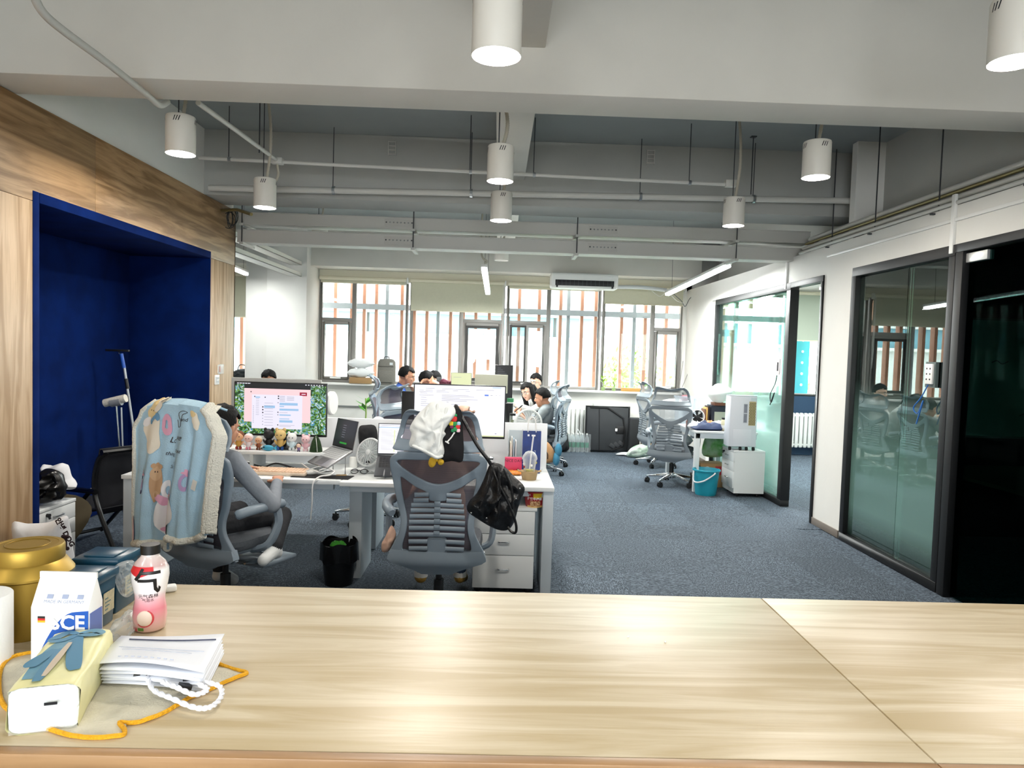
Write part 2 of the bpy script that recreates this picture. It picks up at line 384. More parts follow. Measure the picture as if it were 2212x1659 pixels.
# back wall with a window added to light the near beam; far side walls
_wb = G(); _wb.bx(-6.6, -1.8, -3.2, -3.05, 0, CZ); _wb.bx(1.8, 6.6, -3.2, -3.05, 0, CZ); _wb.bx(-1.8, 1.8, -3.2, -3.05, 0, 1.0); _wb.bx(-1.8, 1.8, -3.2, -3.05, 2.5, CZ)
struct('wall_back', _wb, WALL)
_wb = G()
for x in (-1.8, -.6, .54, 1.74): _wb.bx(x, x + .06, -3.15, -3.1, 1.0, 2.5)
_wb.bx(-1.8, 1.8, -3.15, -3.1, 1.0, 1.05); _wb.bx(-1.8, 1.8, -3.15, -3.1, 2.45, 2.5)
struct('window_11', _wb, mat('window_frame', '#8f8c88', .5, .15))
struct('wall_side', G().bx(-6.75, -6.6, -3.2, 12.4, 0, CZ), WALL)
_o = G(); _o.bx(6.5, 6.6, 2.4, 12.4, 0, CZ); _o.bx(WALLR + .1, 6.5, 6.72, 6.82, 0, CZ); _o.bx(WALLR, 6.5, 2.3, 2.4, 0, CZ); _o.bx(STRUCTR, 6.5, 2.4, 12.3, 2.85, 2.9)
offw = struct('wall_office', _o, WALL)
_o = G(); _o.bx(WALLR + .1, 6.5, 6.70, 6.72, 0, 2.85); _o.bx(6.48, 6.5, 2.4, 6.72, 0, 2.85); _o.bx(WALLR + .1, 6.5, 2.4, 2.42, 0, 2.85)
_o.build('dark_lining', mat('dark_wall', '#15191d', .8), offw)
# far wall: dado, piers, lintel
wf = G()
ZS, ZT = 1.02, 2.76
wf.bx(-6.6, 3.3, FARY, FARY + .2, 0, ZS); wf.bx(-6.6, 3.3, FARY, FARY + .2, ZT, 3.0); wf.bx(-4.05, -3.06, FARY, FARY + .2, ZS, ZT); wf.bx(3.17, 3.5, FARY, FARY + .2, 0, 3)
wf.bx(3.5, 6.6, FARY, FARY + .2, ZT, 3.0); wf.bx(-6.6, 6.6, FARY, FARY + .2, 3.0, CZ)
wall_front = struct('wall_front', wf, WALL)
G().bx(3.5, 6.6, FARY, FARY + .2, 0, ZS).build('navy_dado', mat('navy_dado', '#22405c', .7), wall_front)
G().bx(-3.69, -3.06, 11.42, FARY, 0, CZ).build('pier', WALL, wall_front, bevel=.006)
G().bx(-4.05, -3.70, 11.5, FARY, 0, CZ).build('pier', WALL, wall_front, bevel=.006)
G().bx(-3.05, 3.17, FARY - .16, FARY, ZS - .035, ZS).build('sill', mat('sill_stone', '#efeeea', .3), wall_front, bevel=.006)
G().bx(-6.4, -4.05, FARY - .16, FARY, ZS - .035, ZS).build('sill', mat('sill_stone'), wall_front, bevel=.006)
G().bx(-3.05, -.2, FARY - .05, FARY, .62, .63).build('pipe_cover', mat('grey_joint', '#8a8c8c', .6), wall_front)  # grey line of the cover on the dado
_fl = G(); _fl.bx(-3.05, 3.17, FARY - .012, FARY, ZT - .0, ZT + .2); _fl.build('lintel', mat('cream_lintel', '#e4dfcb', .7), wall_front)
# ---------------------------------------------------------------- windows
GLASS = pane('window_glass', '#f6fbfa', .05)
WFRAME = mat('window_frame', '#8f8c88', .5, .15)
WDARK = mat('screen_frame', '#33312f', .6)
SCREEN = clearfilm('insect_mesh', '#6b5a4a', .3, .7, .1)
def X12(px): return at(px, 720, FARY).x
def Z12(px, py): return at(px, py, FARY).z
def frame(g, x0, x1, z0, z1, t, y0, y1):
    g.bx(x0, x0 + t, y0, y1, z0, z1); g.bx(x1 - t, x1, y0, y1, z0, z1); g.bx(x0 + t, x1 - t, y0, y1, z0, z0 + t); g.bx(x0 + t, x1 - t, y0, y1, z1 - t, z1)
def window(n, x0, x1, xm, side, zt, screen=None):
    """one bay: a fixed light and, on the given side, a casement under a transom"""
    g = G(); y0, y1 = FARY + .03, FARY + .1; t = .045
    frame(g, x0, x1, ZS, ZT, t, y0, y1); g.bx(xm - .035, xm + .035, y0, y1, ZS + t, ZT - t)
    a, b = (x0 + t, xm - .035) if side == 'L' else (xm + .035, x1 - t)
    g.bx(a, b, y0, y1, zt - .03, zt + .03)
    wobj = struct('window_%d' % n, g, WFRAME, bevel=.004)
    c = G(); frame(c, a + .005, b - .005, ZS + t + .005, zt - .035, .05, y0 - .02, y0 + .04); cs = c.build('casement', WFRAME, wobj, bevel=.004)
    h = G(); h.bx((a + b) / 2 - .09, (a + b) / 2 + .09, y0 - .045, y0 - .02, ZS + t + .02, ZS + t + .045); h.build('handle', WHITEP, cs, bevel=.004)
    f0, f1 = (xm + .035, x1 - t) if side == 'L' else (x0 + t, xm - .035)
    G().bx(f0, f1, FARY + .06, FARY + .066, ZS + t, ZT - t).build('glass_pane', GLASS, wobj)
    G().bx(a, b, FARY + .06, FARY + .066, zt + .03, ZT - t).build('glass_pane', GLASS, wobj)
    G().bx(a + .05, b - .05, FARY + .06, FARY + .066, ZS + .1, zt - .08).build('glass_pane', GLASS, wobj)
    if screen == 'frame':
        c = G(); frame(c, a + .05, b - .05, ZS + .1, zt - .08, .045, y0 - .03, y0); c.build('screen_frame', WDARK, wobj)
    if screen == 'mesh':
        q = (a + b) / 2 - .02
        c = G(); frame(c, a + .02, q, ZS + .08, zt - .05, .03, y0 - .04, y0 - .01); c.build('screen_frame', WDARK, wobj)
        G().bx(a + .05, q - .03, y0 - .03, y0 - .028, ZS + .1, zt - .08).build('insect_mesh', SCREEN, wobj)
        c = G(); c.bx(q, q + .04, y0 - .04, y0, ZS + .06, zt - .04); c.build('stile', WFRAME, wobj)
    return wobj
window(1, X12(688), X12(880), X12(763), 'L', Z12(725, 690))
window(2, X12(884), X12(1089), X12(995), 'R', Z12(1045, 694), 'frame')
window(3, X12(1093), X12(1297), X12(1184), 'L', Z12(1140, 697), 'mesh')
window(4, X12(1301), X12(1476), X12(1410), 'R', Z12(1440, 712))
window(5, -6.4, -5.3, -5.9, 'L', 2.2)
window(6, -5.26, -4.06, -4.7, 'L', 2.2)
window(7, 3.55, 4.9, 4.1, 'L', 2.1)
window(8, 4.94, 6.3, 5.6, 'R', 2.1)
# roller blinds
BLIND = mat('blind_fabric', '#d7d5bd', .8, trans=0.0, var=.03)
BLINDG = mat('blind_fabric_green', '#b9c4b4', .8)
def blind(x0, x1, zbot, label, m=BLIND, ztop=ZT + .03):
    t = thing('roller_blind', label, 'blind', ((x0 + x1) / 2, FARY - .06, ztop), group='roller blinds on the windows'); hw = (x1 - x0) / 2
    G().tube([(-hw, 0, 0), (hw, 0, 0)], .03, 14).build('roller_tube', mat('cream_box', '#e6e0c8', .5), t, smooth=True)
    G().bx(-hw + .015, hw - .015, .024, .028, zbot - ztop, 0).build('fabric', m, t)
    G().bx(-hw + .015, hw - .015, .016, .034, zbot - ztop - .02, zbot - ztop).build('bottom_rail', mat('cream_box'), t, bevel=.003)
    g = G(); g.tube([(hw - .01, -.03, 0), (hw - .01, -.035, -1.0), (hw - .012, -.03, -1.25), (hw - .03, -.03, -1.0), (hw - .03, -.025, 0)], .004, 6); g.build('pull_chain', WHWIRE, t)
    G().bx(hw - .005, hw + .02, -.04, .04, -.06, .04).build('bracket', WHITEP, t, bevel=.004)
blind(X12(690), X12(878), ZT - .03, 'cream roller blind fully wound up above the leftmost casement window')
blind(X12(885), X12(1088), Z12(985, 672), 'cream roller blind pulled a third down beside the strip light')
blind(X12(1095), X12(1296), ZT - .03, 'roller blind fully wound up below the air conditioner')
blind(X12(1301), X12(1474), Z12(1390, 657), 'cream roller blind partly lowered in the window corner at the right')
blind(-5.26, -4.06, at(520, 683, FARY).z, 'cream roller blind half lowered behind the oak wall end')
blind(-6.4, -5.3, 2.1, 'cream roller blind half lowered in the hidden left corner')
blind(at(1714, 660, FARY).x, 6.2, at(1740, 735, FARY).z, 'green grey roller blind in the room behind the open glass door', BLINDG)
# ---------------------------------------------------------------- glazed partition on the right
PGLASS = pane('partition_glass', '#cfeee6', .17, (.05, .35, .75, 1.5, '#a9dccf', .62))
DGLASS = pane('dark_door_glass', '#8fb0ac', .0008)
def glazing(n, y0, y1, posts, panes, mat_, ztop=2.48):
    g = G(); x0, x1 = WALLR - .015, WALLR + .085
    g.bx(x0, x1, y0, y1, ztop - .06, ztop + .02); g.bx(x0, x1, y0, y1, 0, .07)
    for p, wd in posts: g.bx(x0, x1, p - wd / 2, p + wd / 2, .07, ztop - .06)
    o = struct('window_%d' % n, g, BLACKF, bevel=.004)
    for a, b in panes: G().bx(WALLR + .03, WALLR + .04, a + .003, b - .003, .07, ztop - .06).build('glass_pane', mat_, o)
    return o
PGLASS1 = pane('partition_glass_backlit', '#dff5ef', .1, (.05, .3, .7, 1.45, '#d9f5ee', .75))  # paler frost and tint put the office's back light into the glass
YA, YB = atx(1697, 900, WALLR).y, atx(1537, 900, WALLR).y
glazing(9, YA, YB, ((YA + .05, .11), (YB - .03, .06)), ((YA + .1, YA + .95), (YA + .95, YA + 1.85), (YA + 1.85, YB - .06)), PGLASS1)
g = G(); g.bx(WALLR - .015, WALLR + .085, 7.05, YA, 2.44, 2.5); g.bx(WALLR - .015, WALLR + .085, 7.05, 7.1, 0, 2.44); struct('door_1', g, BLACKF, bevel=.004)
YC, YD = atx(2046, 900, WALLR).y, atx(1828, 900, WALLR).y
glazing(10, YC, YD, ((YC + .03, .07), (YD - .035, .07)), ((YC + .06, (YC + YD) / 2 - .1), ((YC + YD) / 2 - .1, YD - .07)), PGLASS)
g = G(); g.bx(WALLR - .015, WALLR + .085, 3.9, YC, 2.44, 2.5); g.bx(WALLR - .015, WALLR + .085, YC - .09, YC - .01, 0, 2.44); g.bx(WALLR - .015, WALLR + .085, 3.9, 3.97, 0, 2.44)
d2 = struct('door_2', g, BLACKF, bevel=.004)
dl = G().bx(WALLR + .03, WALLR + .042, 4.0, YC - .1, .01, 2.43).build('door_leaf', DGLASS, d2)
_a, _b = atx(2072, 545, WALLR), atx(2130, 535, WALLR)
G().bx(WALLR + .01, WALLR + .06, _b.y, _a.y, 2.36, 2.425).build('patch_fitting', mat('brushed_patch', '#dcdedd', .3, .6), d2, bevel=.004)
# ---------------------------------------------------------------- counter
cn = thing('counter', 'long pale oak counter across the foreground', 'counter', (0, 0, 0))
CX = .623
G().bx(-2.6, CX - .001, .945, 1.60, 1.065, 1.1).build('worktop', COUNT, cn, bevel=.002)
G().bx(CX + .001, 3.0, .945, 1.60, 1.065, 1.1).build('worktop', COUNT, cn, bevel=.002)
G().bx(-2.6, CX - .0005, .925, .944, 1.072, 1.1).build('edge_strip', wood('edge_oak', '#b08a60', '#8f6a42', 0, 1.0, .4, .3), cn, bevel=.002)
G().bx(CX + .0005, 3.0, .925, .944, 1.072, 1.1).build('edge_strip', mat('edge_oak'), cn, bevel=.002)
G().bx(-2.55, 2.95, 1.3, 1.52, 0, 1.065).build('carcass', mat('shadow_carcass', '#2a2622', .8), cn)  # dark colour stands in for the shadow under the worktop
# ================================================================== ceiling services
LAMPEM = mat('lamp_diffuser', '#ffffff', .5, emit=14)
LAMPOFF = mat('lamp_off', '#d6d8d8', .4)
LAMPW = mat('lamp_white', '#ece8de', .45)
SLOT = mat('slot_black', '#15151a', .8)
def pendant(px, py, Y, D, label, lit=True, h=None, conduit=1):
    p = at(px, py, Y); R = D / 2; h = h or D * 1.32
    t = thing('pendant_lamp', label, 'lamp', p, group='white cylinder lamps under the ceiling')
    g = G(); g.lathe([(R * .9, .02), (R * .98, 0), (R, .004), (R, h - .012), (R * .97, h - .003), (R * .9, h), (.001, h)], 40, cap0=False); g.build('body', LAMPW, t, smooth=True)
    G().lathe([(R * .9, .02), (.001, .019)], 32, cap0=False, cap1=False).build('diffuser', LAMPEM if lit else LAMPOFF, t)
    for k in range(4):
        a0 = -PI / 2 + .12 + k * PI / 2
        for q in range(3):
            g = G()
            a = a0 + (q - 1) * .16
            P = []
            for zz, da in ((h * .79, -.07), (h * .79, -.01), (h * .92, .11), (h * .92, .05)):
                P.append(((R + .001) * math.cos(a + da), (R + .001) * math.sin(a + da), zz))
            g.add(P, [(0, 1, 2, 3)]); g.build('vent_slot', SLOT, t)
    top = CZ - p.z
    if abs(p.x - .077) < .14: top = 3.335 - p.z
    g = G(); g.cyl((-.015, 0, h), (-.015, 0, top), .004, n=6); g.build('rod', DARKROD, t)
    if conduit:
        n = 40; g = G(); pts = [(.03 * math.sin(PI * k / n) + .01, .01, h + (top - h) * k / n) for k in range(n + 1)]
        g.tube(pts, [.011 + .0025 * (k % 2) for k in range(n + 1)], 8); g.build('flex_conduit', mat('flex_grey', '#b9b3a3', .6), t, smooth=True)
    if lit:
        area_light('lamp_light', (p.x, p.y, p.z + .012), (0, 0, 0), (R * 1.7,), LAMP_W, (1, .93, .84), 'DISK')
    return t
pendant(1072, 122, 2.62, .18, 'large white cylinder lamp nearest the camera at the top centre')
pendant(2190, 135, 2.75, .18, 'white cylinder lamp cut off by the top right corner')
pendant(390, 333, 4.9, .19, 'white cylinder lamp above the oak wall beside the bent conduit')
pendant(1080, 392, 4.9, .18, 'white cylinder lamp in front of the lengthwise ceiling rib, upper of two')
pendant(1762, 384, 4.9, .185, 'white cylinder lamp hanging high above the glazed partition')
pendant(572, 449, 6.15, .185, 'white cylinder lamp hanging over the oak wall corner')
pendant(1082, 477, 6.15, .183, 'small white cylinder lamp in the centre, lower of two')
pendant(1584, 488, 6.15, .18, 'white cylinder lamp in front of the right end of the cable tray')
pendant(690, 532, 9.0, .2, 'unlit white cylinder lamp under the cable tray beside the pier', False)
pendant(1083, 563, 9.3, .185, 'unlit white cylinder lamp behind the strip light', False)
for x, y in ((-1.9, .3), (0.08, .3), (1.95, .3), (-1.9, -1.8), (0.08, -1.8), (1.95, -1.8)):
    R = .09; t = thing('pendant_lamp', 'white cylinder lamp behind the viewer, %s row on the %s' % ({2.7: 'front', .3: 'middle', -1.8: 'rear'}[y], {-1.9: 'left', .08: 'centre line', 1.95: 'right'}[x]), 'lamp', (x, y, 2.78), group='white cylinder lamps behind the camera')
    g = G(); g.lathe([(R * .9, .02), (R * .98, 0), (R, .004), (R, .235), (.001, .238)], 28, cap0=False); g.build('body', LAMPW, t, smooth=True)
    G().lathe([(R * .9, .02), (.001, .019)], 28, cap0=False, cap1=False).build('diffuser', LAMPEM, t)
    G().cyl((0, 0, .238), (0, 0, (3.335 if abs(x) < .2 else CZ) - 2.78), .004, n=6).build('rod', DARKROD, t)
    area_light('lamp_light', (x, y, 2.792), (0, 0, 0), (R * 1.7,), LAMP_W * .33, (1, .93, .84), 'DISK')
# strip lights
TUBEEM = mat('strip_diffuser', '#ffffff', .5, emit=9)
def strip(p0, p1, label, wd=.075, power=1.0):
    p0, p1 = Vector(p0), Vector(p1); c = (p0 + p1) / 2; d = p1 - p0; L_ = d.length
    t = thing('strip_light', label, 'lamp', c, group='white LED strip lights')
    q = d.to_track_quat('Y', 'Z'); t.rotation_mode = 'QUATERNION'; t.rotation_quaternion = q
    G().bx(-wd / 2, wd / 2, -L_ / 2, L_ / 2, .0, .035).build('housing', WHITEP, t, bevel=.004)
    G().bx(-wd / 2 + .003, wd / 2 - .003, -L_ / 2 + .01, L_ / 2 - .01, -.035, -.001).build('diffuser', TUBEEM, t, bevel=.01)
    for s in (-.4, .4):
        G().cyl((0, s * L_, .035), (0, s * L_, (2.85 if c.x > 3.5 else CZ) - c.z - .005), .0025, n=5).build('hanging_wire', DARKROD, t)
    o = area_light('strip_light_glow', c + q @ Vector((0, 0, -.04)), (0, 0, 0), (wd, L_), TUBE_W * power, (.97, 1, .98)); o.rotation_mode = 'QUATERNION'; o.rotation_quaternion = q
    return t
strip(at(1046, 577, 8.6), at(1054, 632, 11.1), 'white strip light hanging in the middle before the lowered blind')
strip(at(1574, 571, 8.3), at(1441, 634, 10.8), 'long white strip light beside the right glazed partition')
strip(at(455, 557, 8.6), at(532, 590, 11.0), 'white strip light behind the oak wall end on the left', power=.35)
strip((4.9, 8.2, 2.76), (4.9, 10.8, 2.76), 'white strip light added to brighten the far glazed office')  # extra lamp, added because the office came out too dark
g = G(); p = at(1040, 545, 8.6); q = at(1046, 575, 8.65); g.tube(spline([p + Vector((0, 0, .55)), p, q + Vector((.03, 0, .06)), q + Vector((0, 0, .04))], 6), .012, 8)
tag(g.build('flex_conduit', mat('flex_grey'), smooth=True), 'grey flexible conduit feeding the middle strip light', 'conduit')
# cable trays across the room
def tray(z0, z1, Y, label, x0=-2.86, x1=3.42):
    t = thing('cable_tray', label, 'cable tray', (0, Y, z0), group='grey cable trays across the room'); h = z1 - z0
    g = G(); g.bx(x0, x1, -.11, -.104, 0, h); g.bx(x0, x1, .104, .11, 0, h); g.bx(x0, x1, -.11, .11, -.004, 0); g.bx(x0, x1, -.125, -.104, h - .004, h); g.bx(x0, x1, -.118, -.104, 0, .012)
    g.build('channel', GREYMET, t)
    for px in (865, 1300):
        xx = at(px, 500, Y).x
        G().bx(xx - .16, xx + .16, -.114, -.1115, .03, h - .02).build('splice_plate', mat('splice', '#bdbcb6', .5, .2), t)
        for k in range(8):
            G().ell((xx - .14 + .04 * k, -.116, h * .55), (.008, .006, .008), 8, 6).build('bolt', DARKROD if k in (0, 7) else STEEL, t)
    return t
zl0, zl1 = at(900, 537, 7.9).z, at(900, 510, 7.9).z
zu0, zu1 = at(900, 497, 7.9).z, at(900, 472, 7.9).z
tray(zl0, zl1, 7.95, 'lower grey metal cable tray spanning the room')
tray(zu0, zu1, 7.98, 'upper grey metal cable tray spanning the room below the beam')
for px in (523, 893, 1247, 1592):
    x = at(px, 500, 7.82).x; t = thing('tray_hanger', 'threaded rod hanger carrying both cable trays, at pixel column order from left', 'hanger', (x, 7.81, zl0 - .03))
    t['label'] = {523: 'dark threaded rod hanger of the trays at the oak wall end', 893: 'dark threaded rod hanger of the trays left of the centre lamp', 1247: 'dark threaded rod hanger of the trays right of the centre lamp', 1592: 'dark threaded rod hanger of the trays behind the right small lamp'}[px]
    G().cyl((0, 0, 0), (0, 0, CZ - zl0 + .02), .006, n=6).build('rod', DARKROD, t)
    G().bx(-.02, .02, -.02, .36, .0, .026).build('lower_bracket', GREYMET, t); G().bx(-.02, .02, -.02, .39, zu0 - zl0, zu0 - zl0 + .026).build('upper_bracket', GREYMET, t)
# cables lying in the lower tray
for k, (dz, r, m, lab) in enumerate(((.02, .012, WHWIRE, 'thick white cable lying in the lower cable tray'), (.045, .006, STEEL, 'thin grey cable lying in the lower cable tray'), (.03, .006, WIRE, 'thin black cable lying in the lower cable tray'))):
    pts = [(x, 7.90 + .045 * k + .008 * math.sin(k + x * 1.7), zl0 + .02 + dz * .3) for x in np.linspace(-2.8, 3.3, 40)]
    tag(G().tube(pts, r, 6).build('tray_cable', m, smooth=True), lab, 'cable')
# side trays running to the back on the left
for k, (z, lab) in enumerate(((2.72, 'lower white cable tray running back along the left pier'), (2.9, 'upper white cable tray running back along the left pier'))):
    tag(G().bx(-3.32, -3.14, 8.1, 11.4, z, z + .006).bx(-3.32, -3.314, 8.1, 11.4, z, z + .06).bx(-3.146, -3.14, 8.1, 11.4, z, z + .06).build('side_cable_tray', mat('white_tray', '#e2e2da', .5)), lab, 'cable tray')
# small cross conduits
COND = mat('painted_conduit', '#d0cfc8', .5)
def conduit(name, pts, r, label, clips=()):
    t = thing(name, label, 'pipe', (0, 0, 0))
    G().tube(pts, r, 10).build('pipe', COND, t, smooth=True)
    for p in clips:
        g = G(); g.cyl(p, (p[0], p[1], CZ), .004, n=6); g.build('hanger_rod', DARKROD, t)
        g = G(); g.tube([(p[0] - .005, p[1], p[2]), (p[0] + .02, p[1], p[2])], r * 1.35, 10); g.build('clip', STEEL, t)
    return t
a, b = at(430, 341, 6.4), at(1576, 399, 6.4); lerp = lambda u: a + (b - a) * u
conduit('ceiling_conduit', [a, b], .016, 'thin white conduit running crosswise below the ceiling', [lerp((px - 430) / 1146) for px in (493, 1010, 1148, 1487)])
a2, b2 = at(452, 406, 6.9), at(1842, 434, 6.9); lerp = lambda u: a2 + (b2 - a2) * u
conduit('sprinkler_pipe', [a2, b2], .03, 'thick painted pipe running crosswise along the second beam', [lerp((px - 452) / 1390) for px in (715, 1010, 1376, 1623)])
L1 = [at(70, -20, 3.0), at(105, 40, 3.15), at(230, 135, 3.6), at(318, 205, 4.15), at(345, 227, 4.34), at(362, 220, 4.47)]
conduit('bent_conduit', spline(L1, 6), .018, 'white conduit running under the near beam at the top left')
conduit('lengthwise_conduit', [at(428, 222, 4.6), at(597, 345, 6.38)], .017, 'white conduit running back from the beam to the junction box')
p = at(599, 348, 6.4); t = thing('junction_box', 'white junction box joining the conduits at the upper left', 'junction box', p)
G().box((0, 0, 0), (.1, .07, .055)).build('body', COND, t, bevel=.006); G().box((.0, -.036, -.005), (.09, .006, .045)).build('lid', COND, t, bevel=.002)
g = G(); e = at(572, 395, 6.2) - p; n = 30; sp = spline([(0, 0, -.03), (.01, 0, -.12), (-.02, -.03, -.2), e], 10); g.tube(sp, [.01 + .002 * (k % 2) for k in range(len(sp))], 8); g.build('flex_conduit', mat('flex_grey'), t, smooth=True)
p = at(1578, 397, 6.4); t = thing('junction_box', 'white junction box above the lamp at the right end of the tray', 'junction box', p)
G().box((0, 0, 0), (.1, .07, .06)).build('body', COND, t, bevel=.006); G().box((.0, -.036, 0), (.085, .006, .05)).build('lid', COND, t, bevel=.002)
# rods left over in the ceiling
for px, py, Y, lab in ((560, 330, 5.9, 'bare threaded rod hanging left of the oak wall lamp'), (1622, 420, 6.7, 'bare threaded rod on the second beam at the right')):
    q = at(px, py, Y); g = G(); g.cyl(q, (q.x, q.y, CZ), .005, n=6); g.box((q.x, q.y, CZ - .004), (.05, .05, .008)); tag(g.build('ceiling_rod', DARKROD), lab, 'rod')
# vent sketches left on the beam are small metal brackets
for px, py, lab in ((847, 318, 'small metal bracket on the second beam at the left'), (1406, 337, 'small metal bracket on the second beam at the right')):
    q = at(px, py, 7.08); t = thing('beam_bracket', lab, 'bracket', q)
    for s in (-1, 1): G().bx(s * .035 - .003, s * .035 + .003, -.006, .02, -.08, .06).build('side_bar', DARKROD if False else COND, t)
    for k in range(4): G().bx(-.035, .035, -.004, .018, -.07 + .04 * k, -.064 + .04 * k).build('rung', COND, t)
# bundle of pipes above the partition
for k, (dx, z, r, m, lab) in enumerate(((-.02, 2.80, .016, COND, 'lowest painted pipe above the glazed partition'), (.02, 2.85, .02, COND, 'second painted pipe above the glazed partition'), (.04, 2.90, .014, mat('brass_pipe', '#8e8258', .4, .6), 'brassy pipe in the bundle above the glazed partition'), (.09, 2.95, .026, COND, 'thick painted pipe in the bundle above the glazed partition'), (.16, 2.82, .012, WIRE, 'black cable along the pipes above the glazed partition'))):
    g = G(); x = WALLR + dx + .02; g.tube(spline([(x, 2.2, z), (x, 7.2, z), (x + .02, 7.55, z - .01), (x + .1, 7.8, z - .06)], 5), r, 10)
    tag(g.build('wall_pipe', m, smooth=True), lab, 'pipe', 'pipes above the partition')
for k, Y in enumerate((4.35, 5.3, 6.2, 7.0)):
    t = thing('pipe_hanger', ['pipe hanger at the right picture edge', 'pipe hanger above the dark glass door', 'pipe hanger above the wide glass pane', 'pipe hanger near the tray end'][k], 'hanger', (WALLR + .03, Y, 2.76), group='hangers of the wall pipes')
    G().cyl((0, 0, 0), (0, 0, CZ - 2.76), .006, n=6).build('rod', DARKROD, t); G().bx(-.06, .13, -.012, .012, .0, .012).build('cross_bar', DARKROD, t)
# loose cable coil at the oak wall corner and stub pipe
p = at(503, 468, 7.6); t = thing('cable_coil', 'loose coil of dark cable hanging at the oak wall corner', 'cable', p)
g = G()
for k in range(5):
    a0 = k * .7; g.tube([(.055 * math.cos(u) * (1 + .1 * k) * math.cos(a0) - .01 * k, .06 * math.cos(u) * math.sin(a0) * .5, .085 * math.sin(u) - .01 * k) for u in np.linspace(0, 2 * PI, 20)[:-1]], .004, 5, closed=True)
g.build('loops', WIRE, t, smooth=True)
tag(G().tube([(WALLX - .02, 7.5, at(510, 452, 7.4).z), at(512, 453, 7.4), at(543, 463, 7.0)], .016, 8).build('stub_pipe', mat('brass_pipe'), smooth=True), 'short stub pipe sticking out at the oak wall corner', 'pipe')
# cassette air conditioner
a, b = at(1188, 612, 11.55), at(1331, 622, 11.55); hw = (b.x - a.x) / 2; t = thing('air_conditioner', 'white ceiling air conditioner with black louvre above the windows', 'air conditioner', ((a.x + b.x) / 2, 11.45, a.z))
G().bx(-hw, hw, -.12, .2, -.085, .16).build('housing', WHITEP, t, bevel=.04, seg=4)
G().bx(-hw * .87, hw * .87, -.124, -.11, -.045, .045).build('outlet', BLACKP, t, bevel=.003)
for k in range(14): x = -hw * .8 + k * hw * 1.6 / 13; G().bx(x - .004, x + .004, -.13, -.12, -.04, .04).build('vane', mat('grey_vane', '#3a3d40', .5), t)
for s in (-1, 1): G().bx(s * hw * .82 - .015, s * hw * .82 + .015, -.135, -.11, -.075, -.045).build('louvre_clip', BLACKP, t)
G().bx(-hw * .85, hw * .85, -.13, -.118, -.065, -.05).build('louvre', WHITEP, t)
p0 = at(1334, 620, 11.5); p1 = at(1440, 627, 11.6); n = 40; sp = spline([p0, (p0 + p1) / 2 + Vector((0, 0, .02)), p1], 20)
tag(G().tube(sp, [.03 + .003 * (k % 2) for k in range(len(sp))], 8).build('lagged_pipe', mat('foam_lagging', '#dfe2e0', .8), smooth=True), 'white lagged pipe leaving the air conditioner', 'pipe')
tag(G().tube(spline([at(1408, 628, 11.6), at(1425, 640, 11.6), at(1442, 632, 11.0), at(1462, 650, 11.6), at(1478, 655, 11.9)], 6), .004, 5).build('hanging_cable', WHWIRE), 'thin white cable looping at the end of the right strip light', 'cable')
tag(G().tube(spline([at(1455, 635, 11.9), at(1472, 650, 12.0), at(1480, 662, 12.1), at(1490, 645, 12.0), at(1505, 632, 11.9), at(1507, 622, 11.9)], 6), .006, 5).build('hanging_cable', mat('grey_cable', '#5b5f63', .5)), 'grey cable hanging in loops in the window corner', 'cable')
# ================================================================== outside
CONC = mat('pale_facade', '#bdbdb8', .7); FGL = mat('facade_glass', '#5f8a96', .25)
FIN = mat('terracotta_fin', '#b07a62', .6); FING = mat('grey_fin', '#8a8e92', .6)
fs = thing('facade_screen', 'row of terracotta fins on grey rails outside the windows', 'facade', (0, 13.0, 0))
fin_g = G().bx(-.028, .028, -.07, .07, -.5, 4.2); f0 = None
def fin(x, m):
    o = fin_g.build('fin', m, fs); o.location = (x, 0, 0)
for px in (725, 760, 787, 813, 868, 895, 922, 973, 1000, 1027, 1056, 1085, 1120, 1163, 1209, 1255, 1285, 1341, 1392, 1437, 1470): fin(at(px, 720, 13.0).x, FIN)
for px in (836, 946, 1226, 1368): fin(at(px, 720, 13.0).x, FING)
for x in (-6.3, -5.9, -5.45, -5.05, -4.62, -4.25, -3.9, 3.7, 4.15, 4.6, 5.6, 6.0): fin(x, FIN)
zb = at(1106, 672, 12.9).z
G().bx(-7, 7, -.09, -.05, zb - .05, zb + .05).build('rail', FING, fs)
G().bx(-7, 7, -.09, -.05, .2, .3).build('rail', FING, fs)
p = at(1716, 800, 12.75); q = at(1746, 800, 12.75)
tq = thing('turquoise_panel', 'turquoise sunshade panel with white dots outside the small office', 'panel', ((p.x + q.x) / 2, 12.75, -9))
TURQ = mat('turquoise', '#2bbccb', .5); G().bx(-(q.x - p.x) / 2, (q.x - p.x) / 2, -.02, .02, 0, 12.4).build('sheet', TURQ, tq, bevel=.004)
for k in range(12): G().lathe([(.025, 0), (.02, .008), (.001, .009)], 12).build('dot', WHITEP, tq).matrix_local = T(0, -.02, 9.6 + k * .2) @ Rx(PI / 2)
bl = thing('opposite_building', 'pale office building across the street with ribbon windows', 'building', (0, 34, -9))
for k, z in enumerate((-9, -5.6, -2.2, 1.2, 4.6, 8.0)):
    r = 0.0
    G().bx(-22, 5.0, 0, 6, z + 9 - 1.3, z + 9 + 1.1).build('spandrel', CONC, bl)
    for j in range(12):
        x = -22 + j * 2.25
        G().bx(x + .05, x + 2.15, .4, .5, z + 9 + 1.1, z + 9 + 2.1).build('window', FGL, bl)
    G().bx(-22.2, 5.2, -.25, 0, z + 9 + 1.0, z + 9 + 1.15).build('ledge', mat('ledge', '#c9c6bd', .7), bl)
G().bx(-22, 5.0, .9, 6, 0, 19).build('core', CONC, bl)
fb = thing('distant_building', 'distant pale tower block behind the trees', 'building', (16, 75, -9))
